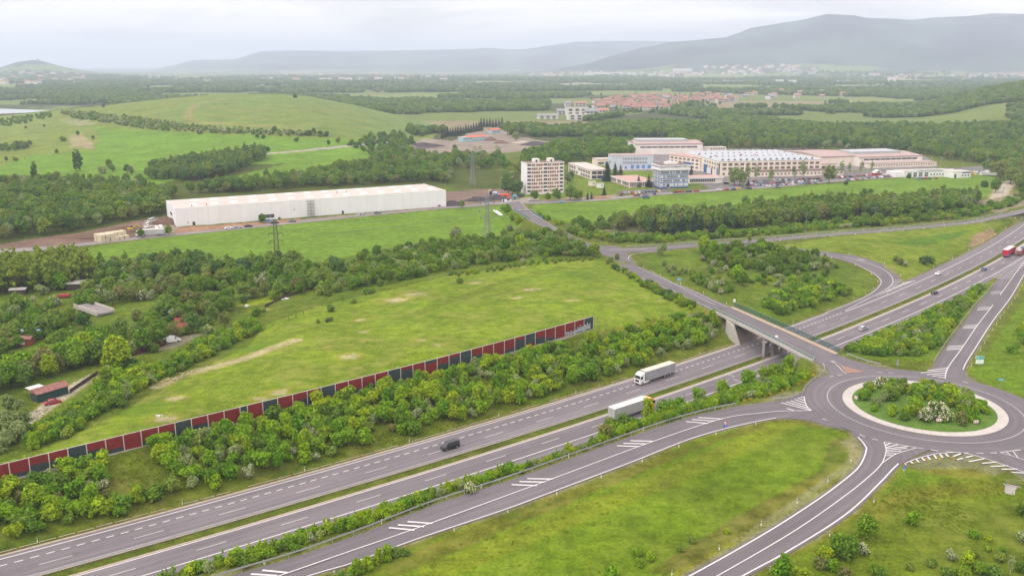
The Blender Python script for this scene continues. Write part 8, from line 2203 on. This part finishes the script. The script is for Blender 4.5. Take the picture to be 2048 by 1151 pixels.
wood([(-80,640),(0,620),(60,612),(150,640),(250,660),(330,700),(230,720),(120,700),(60,690),(0,700),(-80,720)],4.6,[('tree_mid',3,6,9),('tree_round',2,6,9),('bush_fresh',3,1.6,2.6),('bush_mid',2,1.6,2.4),('bush_white_half',.6,1.6,2.2)], 'among the allotments',61, keep=lambda x, y: not (100 < project(x, y,0)[0] < 230 and 640 < project(x, y,0)[1] < 668))
wood([(-60,880),(0,850),(40,830),(60,850),(40,880),(-60,930)],3.2,[('bush_grey',2,1.8,2.8),('tree_grey',1,5,7),('bush_mid',1,1.6,2.4)], 'among the allotments',62)
wood([(200,760),(260,730),(300,745),(240,785),(190,800)],3.0,[('bush_fresh',2,1.8,2.6),('tree_round',1,5,7),('bush_bright',2,1.8,2.6)], 'in the hedge between field and allotments',63)
wood([(1480,806),(1540,790),(1600,772),(1640,748),(1630,742),(1590,762),(1530,784)],1.3,[('bush_yellow',1,.35,.7)], 'on the bank beside the roundabout',64,1.2)
POSTX = np.array(BPOSTS)
RAILX = np.array(root_posts['steel guard rail between the bushes and the slip road with oblique white bars'][::-1])
def better_labels(L_):
    for p in L_:
        if p.get('own'): continue
        if p['group'] == 'on the slope below the noise barrier':
            k = int(np.argmin(((POSTX - (p['x'], p['y'])) ** 2).sum(1))); d = math.hypot(*(POSTX[k] - (p['x'], p['y'])))
            p['label'] = KLAB[p['kind']] + ' ' + ('just below' if d < 7 else 'on mid slope below' if d < 13.5 else 'at the slope foot below') + ' the %s barrier post from the graffiti' % ordn(k + 1)
        elif p['group'] == 'in the strip between motorway and slip road':
            k = int(np.argmin(((RAILX - (p['x'], p['y'])) ** 2).sum(1)))
            p['label'] = KLAB[p['kind']] + ' in the strip at the %s rail post from the roundabout' % ordn(k + 1)
    by = {}
    for p in L_: by.setdefault((p['label'], p['group']),[]).append(p)
    ref = {'in the triangle between motorway and eastern slip road': ((1690,705), 'from the bridge'), 'inside the loop ramp': ((1470,615), 'from the bridge'), 'in the hedge along the bridge road': ((1400,615), 'from the bridge'), 'on the roundabout island': ((1868,845), 'from the white bushes'), 'in the hedge between field and allotments': ((90,800), 'from the red car'), 'in the belt above the plateau field': ((975,486), 'from the grey pylon'), 'on the rough land above the allotments': ((556,542), 'from the rusty pylon'), 'among the allotments': ((344,684), 'from the white van'), 'in the tree belt below the estate': ((1228,484), 'from the junction'), 'above the upper road': ((1228,484), 'from the junction'), 'on the grounds of the industrial estate': ((1320,378), 'from the blue office'), 'on the meadows by the southern road': ((1808,930), 'from the roundabout'), 'standing in the open plateau field': ((1186,665), 'from the graffiti'), 'in the wood behind the white hall': ((350,440), 'from the white hall'), 'behind the dark red allotment shed': ((90,800), 'from the red car'), 'on the left hillside': ((153,342), 'from the tall poplars'), 'beside the road to the tower block': ((1053,390), 'from the tower block'), 'in the dark conifer row by the scrap yard': ((950,280), 'from the blue shed'), 'on the bank beside the roundabout': ((1640,740), 'from the bridge')}
    for (lab, grp), q in by.items():
        if 1 < len(q) <= 40:
            if grp == 'on the slope below the noise barrier' or grp == 'in the strip between motorway and slip road': continue
            r, w = ref.get(grp,(None, None))
            if r is None: continue
            x, y, _ = G(*r); q.sort(key=lambda p: math.hypot(p['x'] - x, p['y'] - y))
            for i, p in enumerate(q):
                nl = lab + ', ' + ordn(i + 1) + ' ' + w
                if len(nl.split()) <= 16: p['label'] = nl
def place_all():
    xs = np.array([p['x'] for p in PLANTS]); ys = np.array([p['y'] for p in PLANTS])
    zs = gzs(xs, ys)
    for p, z in zip(PLANTS, zs): p['z'] = gzi(p['x'], p['y']) if math.hypot(p['x'] - RC[0], p['y'] - RC[1]) < R_IN else float(z)
    def cls(k):
        if k.startswith('bush_white'): return 'flowering bush'
        if k.startswith('bush'): return 'bush'
        return {'conifer': 'conifer', 'poplar': 'poplar', 'birch': 'birch', 'sapling': 'young tree'}.get(k, 'tree')
    caps = {'bush': 300, 'tree': 290, 'flowering bush': 90, 'conifer': 90, 'poplar': 20, 'birch': 60, 'young tree': 80}
    by = {}
    for p in PLANTS:
        px, py = project(p['x'], p['y'], p['z']); p['px'] = px
        h = p['s'] * (1.6 if p['kind'].startswith('bush') else 1.0)
        p['app'] = h / math.hypot(p['x'], p['y']) * (3 if p.get('must') else 1) * (1 if -60 < px < 2110 and py < 1230 else 0.01)
        by.setdefault(cls(p['kind']),[]).append(p)
    rest = {}
    names = {'bush': 'bush', 'tree': 'broadleaf_tree', 'flowering bush': 'flowering_bush', 'conifer': 'conifer', 'poplar': 'poplar_tree', 'birch': 'birch_tree', 'young tree': 'young_tree'}
    for c, L_ in by.items():
        L_.sort(key=lambda p: -p['app'])
        better_labels([p for i, p in enumerate(L_) if i < caps[c] and p['app'] >= 1e-3])
        for i, p in enumerate(L_):
            if i >= caps[c] or p['app'] < 1e-3:
                rest.setdefault(p['group'],[]).append(p); continue
            cr, tm = PROTO[p['kind']][p['v'] % len(PROTO[p['kind']])]
            loc = (p['x'], p['y'], p['z'] - .06)
            sc = (p['s'] * p['sx'], p['s'] * p['sx'], p['s'])
            if tm is None:
                o = obj(names[c], cr, None, loc, p['rz']); o.scale = sc
                tag(o, p['label'], c,('flowering bushes ' if 'flower' in c else 'bushes ') + p['group'])
            else:
                o = obj(names[c], None, None, loc, p['rz']); o.scale = sc
                tag(o, p['label'], c, c + 's ' + p['group'])
                obj('trunk', tm, o); obj('crown', cr, o)
    return rest
REST = place_all()

# the many further plants of each wood: one scattered mass per wood
_keys = sorted(PROTO)
def joined(cr, tm):
    """crown and trunk as one mesh, for the masses"""
    if tm is None: return cr
    o1 = bpy.data.objects.new('a', cr.copy()); 
    n1, n2 = len(cr.vertices), len(tm.vertices)
    v = np.empty(n1 * 3, np.float32); cr.vertices.foreach_get('co', v); w = np.empty(n2 * 3, np.float32); tm.vertices.foreach_get('co', w)
    f = [tuple(p.vertices) for p in cr.polygons] + [tuple(i + n1 for i in p.vertices) for p in tm.polygons]
    mi = [p.material_index for p in cr.polygons] + [len(cr.materials)] * len(tm.polygons)
    me = mesh('mass_' + cr.name, np.vstack([v.reshape(-1,3), w.reshape(-1,3)]), f, list(cr.materials) + list(tm.materials), False, mi)
    lv = np.empty(n1, np.float32); cr.attributes['leaf'].data.foreach_get('value', lv)
    at = me.attributes.new('leaf', 'FLOAT', 'POINT'); at.data.foreach_set('value', np.r_[lv, np.full(n2,.5, np.float32)])
    bpy.data.objects.remove(o1)
    return me
PC = bpy.data.collections.new('plant_sources'); PIDX = {}
for k in _keys:
    for i,(cr, tm) in enumerate(PROTO[k]):
        PIDX[(k, i)] = len(PIDX)
        PC.objects.link(bpy.data.objects.new('src_%03d' % PIDX[(k, i)], joined(cr, tm)))
def scatter_group():
    ng = bpy.data.node_groups.new('scatter', 'GeometryNodeTree')
    ng.interface.new_socket('Geometry', in_out='INPUT', socket_type='NodeSocketGeometry'); ng.interface.new_socket('Geometry', in_out='OUTPUT', socket_type='NodeSocketGeometry')
    N, L = ng.nodes, ng.links
    gi, go = N.new('NodeGroupInput'), N.new('NodeGroupOutput')
    ci = N.new('GeometryNodeCollectionInfo'); ci.inputs['Collection'].default_value = PC; ci.inputs['Separate Children'].default_value = True; ci.inputs['Reset Children'].default_value = True
    ip = N.new('GeometryNodeInstanceOnPoints'); ip.inputs['Pick Instance'].default_value = True
    def na(name, t):
        n = N.new('GeometryNodeInputNamedAttribute'); n.data_type = t; n.inputs[0].default_value = name; return n.outputs[0]
    L.new(gi.outputs[0], ip.inputs['Points']); L.new(ci.outputs[0], ip.inputs['Instance'])
    L.new(na('idx', 'INT'), ip.inputs['Instance Index']); L.new(na('rot', 'FLOAT_VECTOR'), ip.inputs['Rotation']); L.new(na('scl', 'FLOAT_VECTOR'), ip.inputs['Scale'])
    L.new(ip.outputs[0], go.inputs[0])
    return ng
SG = scatter_group()
def mass(name, plants, label, cat='woodland'):
    n = len(plants)
    if not n: return
    me = bpy.data.meshes.new(name); me.vertices.add(n)
    me.vertices.foreach_set('co', np.array([(p['x'], p['y'], p['z'] - .06) for p in plants], np.float32).ravel())
    a = me.attributes.new('idx', 'INT', 'POINT'); a.data.foreach_set('value', np.array([PIDX[(p['kind'], p['v'] % len(PROTO[p['kind']]))] for p in plants], np.int32))
    a = me.attributes.new('rot', 'FLOAT_VECTOR', 'POINT'); a.data.foreach_set('vector', np.array([(0,0, p['rz']) for p in plants], np.float32).ravel())
    a = me.attributes.new('scl', 'FLOAT_VECTOR', 'POINT'); a.data.foreach_set('vector', np.array([(p['s'] * p['sx'], p['s'] * p['sx'], p['s']) for p in plants], np.float32).ravel())
    o = tag(obj(name, me), label, cat, kind='stuff')
    md = o.modifiers.new('scatter', 'NODES'); md.node_group = SG
    return o
for g, L_ in REST.items(): mass('undergrowth' if 'wood' not in g else 'woodland', L_, 'mass of trees and bushes ' + g)
def tufts():
    rg = np.random.default_rng(8); n = 90000
    y = np.exp(rg.uniform(math.log(120), math.log(380), n)); u = rg.uniform(-.62,.66, n); x = u * y
    d, _ = road_field(x, y); m = (d > 1.6) & (fbm(x / 16, y / 16,101,4) + rg.random(n) * .22 > .66)
    px, py = project(x, y, gzs(x, y)); m &= ~in_poly(px, py,[(0,955),(1188,664),(1420,618),(1218,521),(900,550),(640,612),(500,690),(100,890)]); m &= ~in_poly(px, py,[(700,1151),(1000,1030),(1263,935),(1535,852),(1690,870),(1620,980),(1300,1160),(700,1300)]) | (rg.random(n) < .06)
    x, y = x[m][:30000], y[m][:30000]; z = gzs(x, y)
    mass('grass_tufts',[dict(kind='tuft', x=a, y=b, z=c + .04, s=rg.uniform(.22,.5), rz=rg.uniform(0,6.28), v=int(rg.integers(4)), sx=1.5) for a, b, c in zip(x, y, z)], 'tufts of rough grass over the verges and meadows', 'grass')
tufts()
# far woods: clumps of trees wherever the far country is wooded
def far_woods():
    rg = np.random.default_rng(5); out = []
    for y0, y1, n, smin, smax in ((1150,1800,9000,10,15),(1800,3000,12000,11,17),(3000,5200,11000,15,24),(5200,6800,5000,18,26)):
        y = np.exp(rg.uniform(math.log(y0), math.log(y1), n * 3)); u = rg.uniform(-.66,.70, n * 3); x = u * y
        w = fbm(x / 300 + 9, y / 240,53,4) > np.where(y > 1500,.50,.455)
        z = gzs(x, y)
        px, py = project(x, y, z)
        m = w & ~((x / y < -.05) & (y < 1560) & (z > 4)) & ~in_poly(px, py,[(810,296),(850,270),(945,255),(1035,262),(1100,284),(1060,306),(850,312)]) & ~((u < -.44) & (y > 1560) & (y < 2150))
        m &= ~in_poly(px, py,[(1060,250),(1200,240),(1300,225),(1420,240),(1420,252),(1300,248),(1200,252),(1100,262)])
        m &= ~in_poly(px, py,[(1090,235),(1100,205),(1200,188),(1360,190),(1400,200),(1340,225),(1200,235)])
        m &= (z < 45) | (y < 4000)
        idx = np.nonzero(m)[0][:n]
        for i in idx:
            kd = ('tree_dark', 'tree_mid', 'tree_round', 'tree_upright', 'tree_grey')[int(rg.choice(5, p=[.3,.35,.15,.12,.08]))]
            s = rg.uniform(smin, smax); out.append(dict(kind=kd, x=x[i], y=y[i], z=z[i] - s * .12, s=s, rz=rg.uniform(0,6.28), v=int(rg.integers(3)), sx=rg.uniform(1.0,1.5)))
    vx = rg.uniform(1180,1440,260); vy = rg.uniform(190,228,260); X_, Y_, Z_ = Gs(vx, vy)
    for a, b, c in zip(X_, Y_, Z_):
        s = rg.uniform(7,12); out.append(dict(kind=('tree_dark', 'tree_mid', 'tree_round')[int(rg.integers(3))], x=float(a), y=float(b), z=float(c) - s * .1, s=s, rz=rg.uniform(0,6.28), v=int(rg.integers(3)), sx=1.1))
    mass('far_woodland', out, 'far woods and hedgerows across the plain')
far_woods()
# ------------------------------------------------------------------ haze
def build_haze():
    b = MB(); b.box(-27000,27000,-400,29500,-60, ZTOP)
    m = bpy.data.materials.new('haze_air'); m.use_nodes = True; nt = m.node_tree; nt.nodes.clear()
    out = nt.nodes.new('ShaderNodeOutputMaterial'); pv = nt.nodes.new('ShaderNodeVolumePrincipled')
    pv.inputs['Color'].default_value = (0.71,0.805,1.0,1); pv.inputs['Density'].default_value = HAZE_D; pv.inputs['Anisotropy'].default_value = 0.0
    nt.links.new(pv.outputs[0], out.inputs['Volume'])
    m.cycles.homogeneous_volume = True if hasattr(m.cycles, 'homogeneous_volume') else None
    o = b.build('haze', m); tag(o, 'pale haze filling the air over the whole valley', 'haze', kind='stuff'); o.display_type = 'WIRE'
HAZE_D = 0.000106
ZTOP = max(float(GZ.max()) + 40,200.0)
build_haze()
